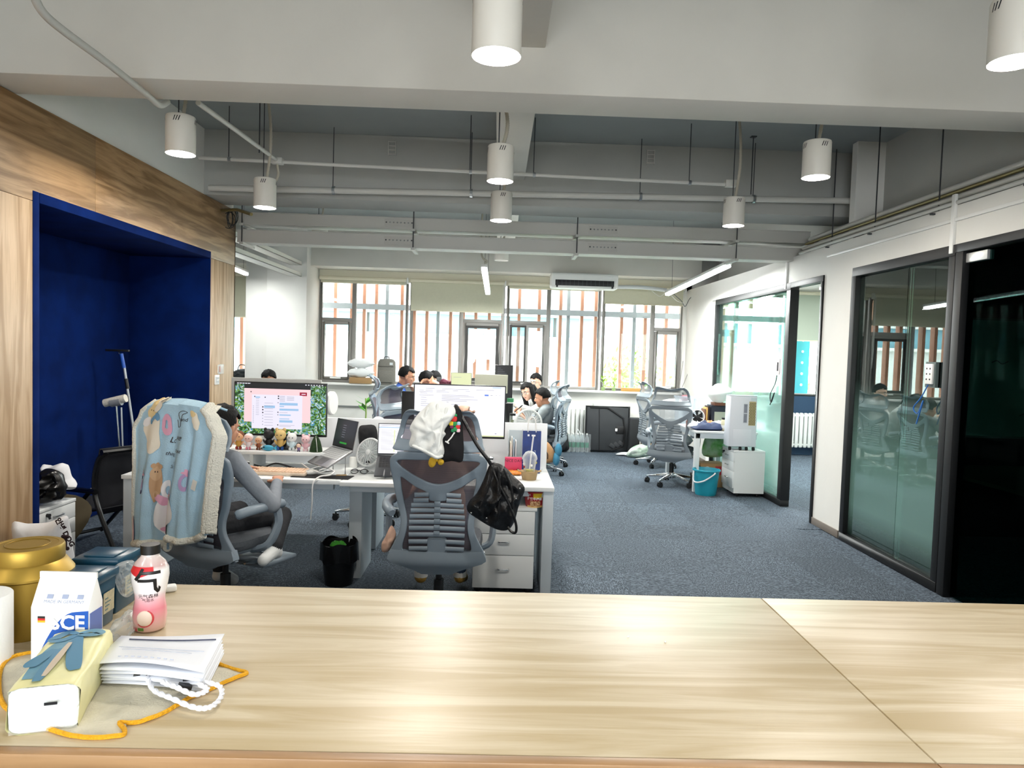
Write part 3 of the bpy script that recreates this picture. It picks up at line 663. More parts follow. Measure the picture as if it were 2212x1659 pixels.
G().bx(-9, 9, 0, 8, 0, 14).build('walls', CONC, fb)
for k in range(5):
    for j in range(8): G().bx(-8 + j * 2.1, -7 + j * 2.1, -.05, 0, 1.5 + k * 2.5, 2.8 + k * 2.5).build('window', FGL, fb)
tag(G().bx(-60, 60, 13.5, 120, -9.2, -9).build('street_ground', mat('ground', '#b8bab4', .9)), 'pale street ground far below the windows', 'ground', kind='structure')
LEAF = [mat('leaf_a', '#8fb35a', .7, var=.3, vscale=1.2), mat('leaf_b', '#a9c46a', .7, var=.3, vscale=1.2), mat('leaf_c', '#7fa765', .7, var=.3, vscale=1.2)]
rnd = random.Random(3)
for k, (x, y, h, r, lab) in enumerate(((6.3, 30, 8.6, 1.7, 'bright green tree crown outside right of the building'), (10.2, 36, 10.2, 2.2, 'tall pale green tree outside the right window'), (11.0, 27, 8.9, 1.9, 'yellow green tree outside the window corner'), (8.4, 44, 11.2, 2.2, 'far green tree behind the other trees'), (2.0, 27, 7.6, 1.6, 'low tree top outside below the middle window'), (-5, 26, 7.4, 1.5, 'low tree top outside below the left window'), (16, 32, 10, 2.4, 'green tree outside seen through the small office'))):
    t = thing('street_tree', lab, 'tree', (x, y, -9), group='trees outside'); 
    G().tube([(0, 0, 0), (.1, 0, h * .4), (0, .1, h * .8)], [.25, .18, .08], 8).build('trunk', mat('bark', '#6d5a48', .9), t, smooth=True)
    g = G()
    for q in range(700):
        d = Vector((rnd.gauss(0, 1), rnd.gauss(0, 1), rnd.gauss(0, 1))).normalized() * r * (rnd.random() ** .4); d.z *= .9
        c = Vector((0, 0, h - r * .8)) + d; a = Vector((rnd.uniform(-1, 1), rnd.uniform(-1, 1), rnd.uniform(-1, 1))).normalized(); b_ = a.orthogonal().normalized(); s = rnd.uniform(.12, .28)
        g.add([c - a * s, c + b_ * s * .5, c + a * s, c - b_ * s * .5], [(0, 1, 2, 3)])
    g.build('foliage', LEAF[k % 3], t)
# ================================================================== office chairs (person faces local +Y)
CHG = mat('chair_grey_plastic', '#82909c', .42, var=.04, vscale=8)
CHP = mat('chair_pale_plastic', '#7f888f', .42)
def meshcloth(name, col, body):
    if name in _M: return _M[name]
    m = clearfilm(name, col, body, .8, .15); nt = m.node_tree; N = nt.nodes.new; L = nt.links.new; b = nt.nodes['Principled BSDF']
    tc = N('ShaderNodeTexCoord'); wv = N('ShaderNodeTexWave'); wv.bands_direction = 'Z'; wv.inputs['Scale'].default_value = 55; wv.inputs['Distortion'].default_value = .4
    L(tc.outputs['Object'], wv.inputs['Vector']); mr = N('ShaderNodeMapRange'); mr.inputs[3].default_value = .55; mr.inputs[4].default_value = 1.15; L(wv.outputs[1], mr.inputs[0])
    mx = N('ShaderNodeMix'); mx.data_type = 'RGBA'; mx.blend_type = 'MULTIPLY'; mx.inputs[0].default_value = 1; mx.inputs[6].default_value = lin(col); L(mr.outputs[0], mx.inputs[7]); L(mx.outputs[2], b.inputs['Base Color'])
    return m
CMESH = meshcloth('chair_mesh', '#575059', .82)
CMESHL = meshcloth('chair_mesh_pale', '#a7adb2', .5)
def interp(tab, z):
    if z <= tab[0][0]: return tab[0][1]
    for (a, b), (c, d) in zip(tab, tab[1:]):
        if z <= c: t = (z - a) / (c - a); t = t * t * (3 - 2 * t); return b + (d - b) * t
    return tab[-1][1]
BACKY = [(.31, -.19), (.40, -.225), (.55, -.235), (.68, -.222), (.82, -.235), (1.03, -.29)]
HEADY = [(1.03, -.30), (1.09, -.255), (1.15, -.235), (1.20, -.25), (1.235, -.29), (1.26, -.33)]
def sback(x, z, off=0): return Vector((x, interp(BACKY, z) + .42 * x * x + off, z))
def shead(x, z, off=0): return Vector((x, interp(HEADY, z) + .75 * x * x + off, z))
OUT = [(1.012, .23), (.985, .268), (.93, .272), (.86, .26), (.778, .243), (.70, .225), (.62, .208), (.55, .217), (.49, .245), (.44, .27), (.40, .277)]
def plate(loops, ext, bev, fn):
    """2-D outline with openings -> bevelled plate, then bent by fn(x, z, depth)"""
    c = bpy.data.curves.new('pl', 'CURVE'); c.dimensions = '2D'; c.fill_mode = 'BOTH'; c.extrude = ext; c.bevel_depth = bev; c.bevel_resolution = 2; c.offset = -bev
    for L_ in loops:
        sp = c.splines.new('POLY'); sp.points.add(len(L_) - 1); sp.use_cyclic_u = True
        for q, p in zip(sp.points, L_): q.co = (p[0], p[1], 0, 1)
    o = bpy.data.objects.new('pl', c); COL.objects.link(o); dg = bpy.context.evaluated_depsgraph_get(); me = bpy.data.meshes.new_from_object(o.evaluated_get(dg)); bpy.data.objects.remove(o); bpy.data.curves.remove(c)
    bm = bmesh.new(); bm.from_mesh(me); bmesh.ops.remove_doubles(bm, verts=bm.verts, dist=1e-5); bmesh.ops.triangulate(bm, faces=bm.faces)
    for _ in range(3):
        es = [e for e in bm.edges if e.calc_length() > .045]
        if not es: break
        bmesh.ops.subdivide_edges(bm, edges=es, cuts=1); bmesh.ops.triangulate(bm, faces=[f for f in bm.faces if len(f.verts) > 3])
    bmesh.ops.recalc_face_normals(bm, faces=bm.faces); bm.verts.index_update()
    vs = [fn(v.co.x, v.co.y, -v.co.z) for v in bm.verts]; fs = [tuple(v.index for v in f.verts)[::-1] for f in bm.faces]; bm.free(); bpy.data.meshes.remove(me)
    return vs, fs
def make_chair(name, lift, mesh, plastic, label, group):
    t = thing(name, label, 'chair', group=group)
    LZ = T(0, 0, lift)
    # frame: flat moulded plate with openings, bent to the back's curve
    side = [(hw, z) for z, hw in OUT]
    outer = [(-.21, 1.022)] + [(0, 1.026)] + [(.21, 1.022)] + side + [(.275, .385), (.2, .37), (-.2, .37), (-.275, .385)] + [(-x, z) for x, z in reversed(side)]
    holeA = [(-.222, .972), (-.12, .978), (0, .98), (.12, .978), (.222, .972), (.218, .945), (.15, .895), (.07, .853), (0, .838), (-.07, .853), (-.15, .895), (-.218, .945)]
    hB = [(.044, .742), (.056, .785), (.13, .82), (.2, .868), (.212, .862), (.205, .80), (.19, .72), (.17, .63), (.174, .56), (.192, .49), (.19, .455), (.15, .446), (.064, .447), (.054, .50), (.046, .532)]
    holeB = hB + [(-x, z) for x, z in reversed(hB)]
    fr = plate([spline(outer, 4, True), spline(holeA, 4, True), spline(holeB, 3, True)], .007, .007, lambda x, z, d: sback(x, z, d))
    g = G(LZ); g.add(*fr)
    # lower shell of the back
    def low(u, v):
        z = .452 - v * .14; hw = interp([(.31, .085), (.335, .12), (.36, .20), (.385, .262), (.40, .282), (.46, .262)], z); x = (2 * u - 1) * hw
        return sback(x, z, -.02 - .012 * math.sin(PI * v))
    def lowb(u, v): p = low(u, v); p.y += .045; return p
    ga = []
    nu, nv = 17, 9
    F = [[low(i / (nu - 1), j / (nv - 1)) for i in range(nu)] for j in range(nv)]; B = [[lowb(i / (nu - 1), j / (nv - 1)) for i in range(nu)] for j in range(nv)]
    g.rings([F[j] + B[j][::-1] for j in range(nv)])
    g.build('back_frame', plastic, t, smooth=True, angle=35)
    # mesh
    def mf(u, v):
        z = .455 + v * .545; hw = interp(sorted([(zz, h - .03) for zz, h in OUT]), z); return sback((2 * u - 1) * hw, z, .012)
    G(LZ).grid(mf, 13, 19).build('back_mesh', mesh, t, smooth=True)
    # slats
    for k, (z, hw) in enumerate(zip((.782, .749, .721, .69, .656, .625, .591, .555, .515, .475), (.13, .135, .147, .15, .155, .157, .157, .157, .157, .155))):
        spans = [(-hw, hw)] if 2 <= k <= 7 else [(-hw, -.05), (.05, hw)]
        for a, b in spans:
            g = G(LZ); g.tube([sback(a + (b - a) * q / 6, z + .006 * (1 - ((a + (b - a) * q / 6) / hw) ** 2) - .006, -.024) for q in range(7)], [.004] + [.006] * 5 + [.004], 8, ax=(0, 1, 0), ry=.0125)
            g.build('slat', plastic, t, smooth=True)
    g = G(LZ)
    for k in range(6):
        z = .735 - k * .0335; p = sback(0, z, -.03); g = G(LZ); g.box(p, (.034, .014, .018)); g.build('slat_link', plastic, t, bevel=.003)
    # headrest
    g = G(LZ)
    ho = [(-.25, 1.03), (-.12, 1.026), (.12, 1.026), (.25, 1.03), (.246, 1.07), (.228, 1.15), (.205, 1.225), (.16, 1.262), (.09, 1.25), (0, 1.235), (-.09, 1.25), (-.16, 1.262), (-.205, 1.225), (-.228, 1.15), (-.246, 1.07)]
    hh = [(-.205, 1.088), (0, 1.085), (.205, 1.088), (.202, 1.12), (.185, 1.19), (.15, 1.228), (.08, 1.215), (0, 1.203), (-.08, 1.215), (-.15, 1.228), (-.185, 1.19), (-.202, 1.12)]
    g.add(*plate([spline(ho, 4, True), spline(hh, 4, True)], .005, .006, lambda x, z, d: shead(x, z, d)))
    g.build('headrest_frame', plastic, t, smooth=True, angle=35)
    G(LZ).grid(lambda u, v: shead((2 * u - 1) * (.215 - .035 * v), 1.075 + v * .15), 11, 9).build('headrest_mesh', mesh, t, smooth=True)
    # seat, arms
    g = G(LZ); g.ell((0, .03, .455), (.255, .25, .04), 28, 8, .45, .5); g.build('seat', mat('seat_mesh_grey', '#4a5057', .85, var=.2, vscale=90), t, smooth=True)
    G(LZ).ell((0, .02, .415), (.23, .22, .025), 24, 6, .5, .5).build('seat_pan', plastic, t, smooth=True)
    for s in (-1, 1):
        g = G(LZ); g.tube(spline([(s * .262, -.19, .655), (s * .30, -.12, .675), (s * .315, 0, .68), (s * .31, .1, .678), (s * .295, .15, .665)], 4), [.02] + [.03] * 14 + [.026, .02], 10, ax=(0, 0, 1), ry=None)
        a = g.build('armrest', plastic, t, smooth=True); a.scale = (1, 1, 1)
        g = G(LZ); g.tube(spline([(s * .312, .08, .66), (s * .318, .09, .56), (s * .30, .03, .44), (s * .2, 0, .40)], 5), .02, 8, ry=.03); g.build('arm_post', plastic, a, smooth=True)
    # mechanism, column, base
    G(LZ).bx(-.09, .09, -.2, .13, .345, .40).build('mechanism', BLACKP, t, bevel=.012)
    G(LZ).tube([(.1, .05, .37), (.27, .07, .365)], .006, 6).build('lever', CHROME, t, smooth=True)
    g = G(); g.cyl((0, 0, .11), (0, 0, .27), .03, n=16); g.cyl((0, 0, .25), (0, 0, .36 + lift), .018, n=12); g.build('gas_column', BLACKP, t, smooth=True)
    for k in range(5):
        a = PI / 2 + .35 + k * 2 * PI / 5; R = Rz(a); g = G(R)
        g.rings([[(.03, -.028, .09), (.03, .028, .09), (.03, .024, .15), (.03, -.024, .15)], [(.2, -.02, .085), (.2, .02, .085), (.2, .016, .115), (.2, -.016, .115)], [(.315, -.014, .075), (.315, .014, .075), (.315, .012, .092), (.315, -.012, .092)]])
        g.build('base_leg', CHROME, t, bevel=.004)
        g = G(R @ T(.305, 0, 0) @ Rz(k * 1.3)); g.tube([(0, -.024, .03), (0, -.008, .03)], .03, 16); g.tube([(0, .008, .03), (0, .024, .03)], .03, 16); g.bx(-.028, .028, -.012, .012, .03, .064); g.cyl((0, 0, .05), (0, 0, .08), .008, n=8)
        g.build('caster', BLACKP, t, smooth=True)
    G().lathe([(.05, .085), (.052, .13), (.045, .155), (.001, .156)], 20).build('hub', CHROME, t, smooth=True)
    return t
CHGRP = 'grey ergonomic mesh chairs'
ch_front = make_chair('office_chair', .05, CMESH, CHG, 'grey ergonomic mesh chair in the middle, with a black handbag hanging on it', CHGRP)
_p = at(945, 1100, 3.98); ch_front.location = (_p.x, 4.22, 0)
ch_left = dup(ch_front, None, math.radians(-34), 'grey ergonomic chair at the left draped with the pale blue blanket')
_p = at(425, 1150, 4.0); CHL = (_p.x + .12, 4.22, 0); ch_left.location = CHL
ch_pale = make_chair('office_chair', 0.0, CMESHL, CHP, 'empty grey ergonomic chair seen from behind at the desk with the air cooler', CHGRP)
_p = atz(1449, 1046, 0); ch_pale.location = (_p.x, _p.y, 0); ch_pale.rotation_euler = (0, 0, math.radians(-24))
def chair_at(px, py, deg, label, src=ch_pale, Y=None):
    p = atz(px, py, 0) if Y is None else at(px, py, Y)
    return dup(src, (p.x, p.y, 0), math.radians(deg), label)
ch_side = chair_at(1418, 1006, -82, 'empty grey chair seen from the side behind the first right-hand chair')
ch_polo = chair_at(1190, 1000, 80, 'grey chair the man in the grey polo shirt sits on', ch_front)
ch_b = chair_at(1204, 985, 72, 'grey chair just behind the chair of the man in the polo shirt')
ch_c = chair_at(1193, 966, 75, 'grey chair of the man with glasses by the window, rear of three')
ch_d = chair_at(795, 1125, 70, 'grey chair with ribbed headrest beyond the desks left of the wide monitor', ch_front)
ch_e = dup(ch_front, (at(853, 850, 8.6).x, 8.6, 0), math.radians(-85), 'tall grey chair seen from the side in front of the window sill pillows')
# ================================================================== soft-shape helpers
from mathutils import noise as mnoise
def inflate(g, outline, thick, center=None, rings=6, wr=0.0, wk=9.0, seed=0.0, axis=(0, 1, 0), flat=.5, n=4):
    """puffed solid from a closed 3-D outline: both faces bulge along the axis; wr adds wrinkles"""
    ax = Vector(axis); P = spline(outline, n, True); c = Vector(center) if center else sum(P, Vector()) / len(P)
    def side(sg):
        R = []
        for k in range(rings + 1):
            s = 1 - k / rings
            h = (1 - s ** 2) ** flat * thick * sg
            row = []
            for p in P:
                q = c + (p - c) * max(s, .02)
                n0 = q * wk + Vector((seed, sg * 3, seed)); w_ = wr * (.55 - 1.7 * abs(mnoise.noise(n0)) + .45 * mnoise.noise(n0 * 2.3)) * (1 - s ** 4)
                row.append(q + ax * (h + w_ * (1 if sg > 0 else -1)))
            R.append(row)
        return R
    A = side(1); B = side(-1)
    g.rings(B[::-1] + A[1:]) ; return g
def pxl(pts, Y): return [at(x, y, Y) for x, y in pts]
def rect(p, w_, h): return [(p[0], p[1]), (p[0] + w_, p[1]), (p[0] + w_, p[1] + h), (p[0], p[1] + h)]
SCR = .55
def scr(name, col, k=1.0):
    if name in _M: return _M[name]
    m = bpy.data.materials.new(name); m.use_nodes = True; _M[name] = m; b = m.node_tree.nodes['Principled BSDF']
    b.inputs['Base Color'].default_value = (.01, .01, .01, 1); b.inputs['Roughness'].default_value = .3; b.inputs['Emission Color'].default_value = lin(col); b.inputs['Emission Strength'].default_value = SCR * k; return m
def wallpaper():
    m = scr('leaf_wallpaper', '#2c6a3a'); nt = m.node_tree; N = nt.nodes.new; L = nt.links.new; b = nt.nodes['Principled BSDF']
    tc = N('ShaderNodeTexCoord'); n = N('ShaderNodeTexNoise'); n.inputs['Scale'].default_value = 17; n.inputs['Detail'].default_value = 3; n.inputs['Distortion'].default_value = 3.5; L(tc.outputs['Object'], n.inputs['Vector'])
    cr = N('ShaderNodeValToRGB'); cr.color_ramp.interpolation = 'CONSTANT'; E = cr.color_ramp.elements; E[0].color = lin('#0c3320'); E[1].position = .42; E[1].color = lin('#2f6f2a')
    for p, c in ((.48, '#8fb33c'), (.53, '#1c86b8'), (.6, '#f2f5e4'), (.66, '#33702c')): e = E.new(p); e.color = lin(c)
    L(n.outputs[0], cr.inputs[0]); L(cr.outputs[0], b.inputs['Emission Color']); return m
WALLP = wallpaper()
SW = scr('screen_white', '#eceaf6', 1.25); SL = scr('screen_lilac', '#e6e2f3', 1.1); SP = scr('screen_pink', '#f3cfd3', 1.1); SD = scr('screen_dark', '#10151a'); SB = scr('screen_blue', '#9fc6ea'); SG = scr('screen_grey', '#9b9cab'); SR = scr('screen_red', '#a3123a'); SBL = scr('screen_accent', '#2f6fe0'); SK = scr('screen_black', '#15161b'); SO = scr('screen_olive', '#d9dfae', 1.1)
SMATS = [WALLP, SW, SL, SP, SD, SB, SG, SR, SBL, SK, SO]
BEZ = mat('bezel_black', '#0e0f11', .35); SILV = mat('silver_plastic', '#b9bcbf', .35, .3); GREYB = mat('grey_monitor_back', '#9a9b98', .5)
def monitor(a, b, Y, label, content, base_z, back=BEZ, stand=True, front=True, tilt=0.0):
    """a, b: top-left and bottom-right corner pixels at depth Y; content: list of (material index, x0,y0,x1,y1 as fractions from top left)"""
    p, q = at(*a, Y), at(*b, Y); w_, h = q.x - p.x, p.z - q.z; cx, zc = (p.x + q.x) / 2, (p.z + q.z) / 2
    t = thing('monitor', label, 'monitor', (cx, Y, base_z)); zo = zc - base_z
    t.rotation_euler = (0, 0, tilt)
    G().bx(-w_ / 2, w_ / 2, 0, .022, zo - h / 2, zo + h / 2).build('housing', back, t, bevel=.004)
    G().bx(-w_ * .3, w_ * .3, .022, .05, zo - h * .3, zo + h * .3).build('rear_bulge', back, t, bevel=.012)
    if content is not None:
        g = G(); e = .008
        sw, sh = w_ - 2 * e, h - e - .016; x0, z1 = -w_ / 2 + e, zo + h / 2 - e
        for k, (mi, u0, v0, u1, v1) in enumerate(content):
            g.mi = mi; y = -.0008 - .00004 * k
            g.add([(x0 + u0 * sw, y, z1 - v1 * sh), (x0 + u1 * sw, y, z1 - v1 * sh), (x0 + u1 * sw, y, z1 - v0 * sh), (x0 + u0 * sw, y, z1 - v0 * sh)], [(0, 1, 2, 3)])
        g.build('screen', SMATS, t)
        G().box((0, -.0015, zo - h / 2 + .008), (.03, .001, .004)).build('badge', SILV, t)
    if stand:
        G().bx(-.035, .035, .03, .055, .01, zo).build('stand_neck', back, t, bevel=.005)
        G().bx(-.12, .12, -.06, .13, 0, .012).build('stand_foot', back, t, bevel=.005)
    return t
# ================================================================== near desks
DESKW = mat('desk_white', '#e6eaea', .35); DESKE = mat('desk_leg_white', '#c4ced4', .4)
YF, YBK, ZD = 4.68, 5.42, .75
def desk(x0, x1, y0, y1, label, legs, z=ZD):
    t = thing('desk', label, 'desk', ((x0 + x1) / 2, y0, 0)); w_ = (x1 - x0) / 2
    G().bx(-w_, w_, 0, y1 - y0, z - .028, z).build('desktop', DESKW, t, bevel=.003)
    G().bx(-w_ + .06, w_ - .06, .06, .1, z - .075, z - .028).build('front_rail', DESKE, t, bevel=.002)
    G().bx(-w_ + .06, w_ - .06, y1 - y0 - .1, y1 - y0 - .06, z - .075, z - .028).build('rear_rail', DESKE, t, bevel=.002)
    for a, b, c, d in legs: G().bx(a, b, c, d, 0, z - .028).build('leg', DESKE, t, bevel=.003)
    return t
xm = -1.02
dL = desk(-2.47, xm - .002, YF + .05, YBK, 'white desk of the person under the blue blanket chair', [(-.725, -.66, .03, .7)])
dR = desk(xm + .002, .405, YF, YBK, 'white desk behind the handbag chair, with drinks and paper bag', [(.64, .71, .03, .74), (-.71, -.62, .33, .74)])
dL2 = desk(-2.47, xm - .002, YBK + .03, 6.15, 'white desk on the far side of the left monitor', [(-.72, -.66, .05, .7)])
dR2 = desk(xm + .002, .405, YBK + .03, 6.15, 'white desk on the far side of the wide monitor', [(.64, .70, .05, .7), (-.70, -.64, .3, .7)])
tag(G().bx(-2.45, .40, YBK + .001, YBK + .029, .70, 1.10).build('desk_divider', mat('divider_white', '#e8ebee', .5), bevel=.004), 'low white divider panel between the facing desks', 'divider')
# pedestal beside the leg
pd = thing('drawer_pedestal', 'white drawer pedestal under the near desk beside the handbag', 'cabinet', (.08, 4.73, 0)); a = .205
G().bx(-a, a, 0, .5, .05, .58).build('carcass', DESKW, pd); G().bx(-a - .005, a + .012, -.015, .5, .58, .60).build('top_board', DESKW, pd, bevel=.002)
for z0, z1 in ((.425, .575), (.28, .42), (.055, .275)):
    d = G().bx(-a + .002, a - .002, -.018, 0, z0, z1).build('drawer', DESKW, pd, bevel=.002); zc = (z0 + z1) / 2 + .02
    if z0 < .4: G().tube(spline([(-.035, -.018, zc), (-.033, -.035, zc), (0, -.037, zc), (.033, -.035, zc), (.035, -.018, zc)], 4), .005, 8).build('handle', CHROME, d, smooth=True)
for sx in (-1, 1): 
    for sy in (.06, .44): G().ell((sx * .17, sy, .025), (.025, .025, .025), 10, 8).build('caster', BLACKP, pd, smooth=True)
# riser with the left monitor
zr = .885
rs = thing('monitor_riser', 'white shelf riser carrying the small figures and left monitor', 'shelf', (-1.72, 5.18, ZD)); G().bx(-.55, .55, -.15, .15, zr - ZD - .022, zr - ZD).build('board', DESKW, rs, bevel=.003)
for s in (-1, 0, 1): G().bx(s * .5 - .012, s * .5 + .012, -.14, .14, 0, zr - ZD - .022).build('leg', mat('acrylic_leg', '#c9d3d8', .2), rs)
LC = [(0, 0, 0, 1, 1), (4, .0, .0, 1, .035), (4, .1, .03, .83, .11), (3, .1, .11, .83, .77), (7, .71, .165, .79, .235), (1, .73, .195, .775, .208), (2, .185, .23, .74, .9), (6, .17, .005, .03, .02)]
LC += [(1, .02 + .03 * k, .008, .04 + .03 * k, .022) for k in range(5)] + [(1, .77 + .03 * k, .01, .785 + .03 * k, .024) for k in range(7)]
LC += [(9, .17, .165, .18, .19), (9, .21, .26, .222, .28), (9, .325, .27, .337, .29), (9, .47, .24, .484, .265), (9, .47, .285, .484, .31)] + [(9, .30, .46 + .055 * k, .313, .485 + .055 * k) for k in range(3)] + [(6, .302, .63 + .06 * k, .311, .648 + .06 * k) for k in range(4)]
LC += [(5, .49, .38, .69, .43), (5, .49, .445, .54, .465), (5, .49, .495, .7, .535), (5, .49, .61, .615, .635), (5, .49, .69, .6, .705), (5, .49, .725, .635, .77), (9, .468, .56, .48, .58), (6, .468, .37, .48, .39), (6, .468, .61, .48, .63), (9, .468, .81, .48, .83), (5, .32, .44, .44, .49), (5, .225, .27, .275, .295)]
LC += [(6, .23, .31 + .035 * k, .265, .316 + .035 * k) for k in range(10)] + [(6, .325, .39 + .055 * k, .42, .396 + .055 * k) for k in range(9)] + [(6, .2, .45 + .04 * k, .208, .465 + .04 * k) for k in range(9)] + [(6, .49, .25 + .03 * k, .55, .258 + .03 * k) for k in range(4)] + [(6, .57, .26 + .03 * k, .65, .268 + .03 * k) for k in range(3)] + [(6, .49, .57, .58, .576), (6, .49, .82, .66, .826), (6, .49, .845, .62, .851)]
monL = monitor((506, 823), (705, 945), 5.2, 'wide monitor with leaf wallpaper and a pink chat window', LC, zr)
RC = [(1, 0, 0, 1, 1), (10, 0, .975, 1, 1), (5, .86, .012, .96, .03)]
rr_ = random.Random(5)
for k, (u, v, l) in enumerate([(.12, .06, .1), (.3, .07, .3), (.68, .07, .2), (.05, .1, .05), (.12, .1, .08), (.24, .1, .1), (.42, .1, .06), (.56, .1, .05), (.05, .13, .15), (.24, .13, .14), (.06, .16, .08), (.05, .2, .16), (.07, .245, .06), (.07, .29, .07), (.07, .33, .06), (.07, .37, .09), (.07, .41, .12), (.3, .19, .3), (.3, .215, .36), (.3, .245, .2), (.3, .27, .4), (.3, .3, .28), (.3, .33, .08), (.36, .37, .14), (.36, .42, .2), (.36, .47, .16)]): RC.append((6, u, v, u + l, v + .008))
RC += [(8, .775, .16, .82, .19), (6, .84, .17, .865, .182), (6, .9, .17, .91, .18), (6, .94, .17, .95, .18), (6, .9, .93, .92, .945)]
monR = monitor((894, 828), (1090, 949), 5.2, 'wide monitor with a white document page behind the handbag chair', RC, ZD)
monitor((500, 815), (692, 930), 5.68, 'grey back of the monitor on the far desk behind the leaf wallpaper screen', None, ZD, GREYB)
monitor((868, 845), (968, 925), 5.7, 'black back of a monitor peeking out left of the white document screen', None, ZD, BEZ)
# laptops
SPACE = mat('space_grey', '#7d7f82', .4, .6); KEYB = mat('key_black', '#1a1b1e', .5)
def laptop(hinge, rz, rise, depth, width, hlid, lean, label, content, deck, keys, stand=True):
    t = thing('laptop', label, 'laptop', hinge, rz); al = math.asin(rise / depth)
    R = Rx(al)   # base runs to -y and down
    b = G(R).bx(-width / 2, width / 2, -depth, 0, -.014, 0).build('base', deck, t, bevel=.004)
    kb = G(R)
    for r in range(6):
        for c in range(13):
            x = -width * .44 + c * width * .88 / 13; y = -depth * .08 - r * depth * .085
            kb.bx(x + .002, x + width * .88 / 13 - .002, y - depth * .072, y, .0, .0018)
    k = kb.build('keys', keys, b); k['kind'] = 'stuff'
    G(R).bx(-width * .17, width * .17, -depth * .95, -depth * .62, 0, .0008).build('trackpad', SPACE, b)
    Rl = Rx(-lean)
    l = G(Rl).bx(-width / 2, width / 2, 0, .006, 0, hlid).build('lid', deck, t, bevel=.003)
    g = G(Rl); e = .006
    g.mi = 0; g.add([(-width / 2 + .002, -.0006, .003), (width / 2 - .002, -.0006, .003), (width / 2 - .002, -.0006, hlid - .002), (-width / 2 + .002, -.0006, hlid - .002)], [(0, 1, 2, 3)])
    ms = [BEZ] + SMATS
    for q, (mi, u0, v0, u1, v1) in enumerate(content):
        g.mi = mi + 1; x0, w2, z1, h2 = -width / 2 + e, width - 2 * e, hlid - e, hlid - .02; y = -.001 - .00004 * q
        g.add([(x0 + u0 * w2, y, z1 - v1 * h2), (x0 + u1 * w2, y, z1 - v1 * h2), (x0 + u1 * w2, y, z1 - v0 * h2), (x0 + u0 * w2, y, z1 - v0 * h2)], [(0, 1, 2, 3)])
    g.build('screen', ms, l)
    if stand:
        dz = hinge[2] - ZD
        for s in (-1, 1):
            st = G(); st.tube([(s * width * .3, -depth * .85, -rise * .85 - .016), (s * width * .3, -depth * .1, -rise * .1 - .02), (s * width * .3, -.02, -dz + .004), (s * width * .3, -depth * .8, -dz + .004)], .005, 6); st.build('stand', SPACE, t, smooth=True)
    return t
DK = scr('dark_leaf', '#0f1c18', .5)
LCN = [(4, 0, 0, 1, 1)] + [(9, .3, .15, .65, .95)] + [(6, .35, .2 + .09 * k, .5, .21 + .09 * k) for k in range(6)]
lt = laptop(at(739, 968, 5.02), math.radians(-50), .10, .215, .30, .205, math.radians(12), 'grey laptop on a stand with a dark leafy screen', LCN, mat('laptop_silver', '#9c9ea1', .35, .7), mat('key_pale', '#c6c8ca', .5))
gl = G(Rx(-math.radians(12))); gl.bx(-.05, .05, -.0019, -.0016, .03, .042); gl.build('screen_button', scr('screen_green', '#2aa53a', .8), lt)
LC2 = [(1, 0, 0, 1, 1), (5, 0, .1, 1, .13), (6, .05, .03, .6, .045), (6, .03, .07, .8, .08)] + [(6, .05, .2 + .045 * k, .3 + .1 * ((k * 7) % 3), .21 + .045 * k) for k in range(16)] + [(10, .33, .2, .36, .95)]
laptop(at(866, 984, 5.0), math.radians(3), .115, .21, .33, .225, math.radians(8), 'dark laptop with a white page on its screen, half hidden by the chair', LC2, mat('laptop_dark', '#3b3e43', .4, .5), KEYB)
# keyboard, mouse, pad, cards
kb = thing('keyboard', 'peach coloured mechanical keyboard on the left desk', 'keyboard', (at(596, 1009, 4.91).x, 4.91, ZD)); PEACH = mat('peach_keys', '#eccbae', .5)
kb.rotation_euler = (0, 0, math.radians(-3))
G(Rx(.06)).bx(-.225, .225, -.07, .07, .006, .028).build('case', mat('cream_case', '#e7d3bd', .5), kb, bevel=.005)
g = G(Rx(.06))
for r in range(5):
    for c in range(19): x = -.215 + c * .0228; g.bx(x, x + .019, -.062 + r * .025, -.041 + r * .025, .028, .036)
g.build('keycaps', PEACH, kb, bevel=.0015, seg=1)['kind'] = 'stuff'
mp_ = atz(697, 1030, ZD); tag(G(T(mp_.x, mp_.y, ZD + .0004) @ Rz(-.1)).bx(-.2, .2, -.07, .07, 0, .004).build('mouse_pad', mat('pad_black', '#101216', .8), bevel=.0015), 'black mouse pad at the front edge of the left desk', 'mouse pad')
t = thing('mouse', 'white computer mouse on the black pad', 'mouse', atz(672, 1024, ZD + .005), math.radians(-60)); t.location.z = ZD + .005
G().ell((0, 0, .014), (.032, .056, .018), 20, 10, .8, .9).build('shell', WHITEP, t, smooth=True); G().box((0, .025, .033), (.004, .018, .003), (-.15, 0, 0)).build('wheel', KEYB, t)
for px, py, lab in ((566, 1023, 'small black and gold patterned card by the elbow of the seated person'), (608, 1024, 'small black and gold patterned card in front of the keyboard')):
    p = atz(px, py, ZD); t = thing('patterned_card', lab, 'card', (p.x, p.y, ZD), .35); G().bx(-.065, .065, -.022, .022, 0, .006).build('card', mat('gold_card', '#b79b62', .4, .3), t, bevel=.002)
    for k in range(4): G().tube(spline([(-.055 + .03 * k, -.018, .007), (-.035 + .03 * k, 0, .007), (-.05 + .03 * k, .018, .007)], 4), .0035, 5).build('stripe', KEYB, t)
p = atz(737, 1028, ZD); tag(G(T(p.x, p.y, ZD + .004) @ Rz(.1)).bx(-.035, .035, -.02, .02, 0, .003).build('kraft_tag', mat('kraft', '#a88a5c', .7)), 'small brown paper tag on the corner of the mouse pad', 'tag')
t = thing('eyeglasses', 'pair of glasses lying on the desk beside the mouse pad', 'glasses', atz(776, 1025, ZD)); t.location.z = ZD + .004
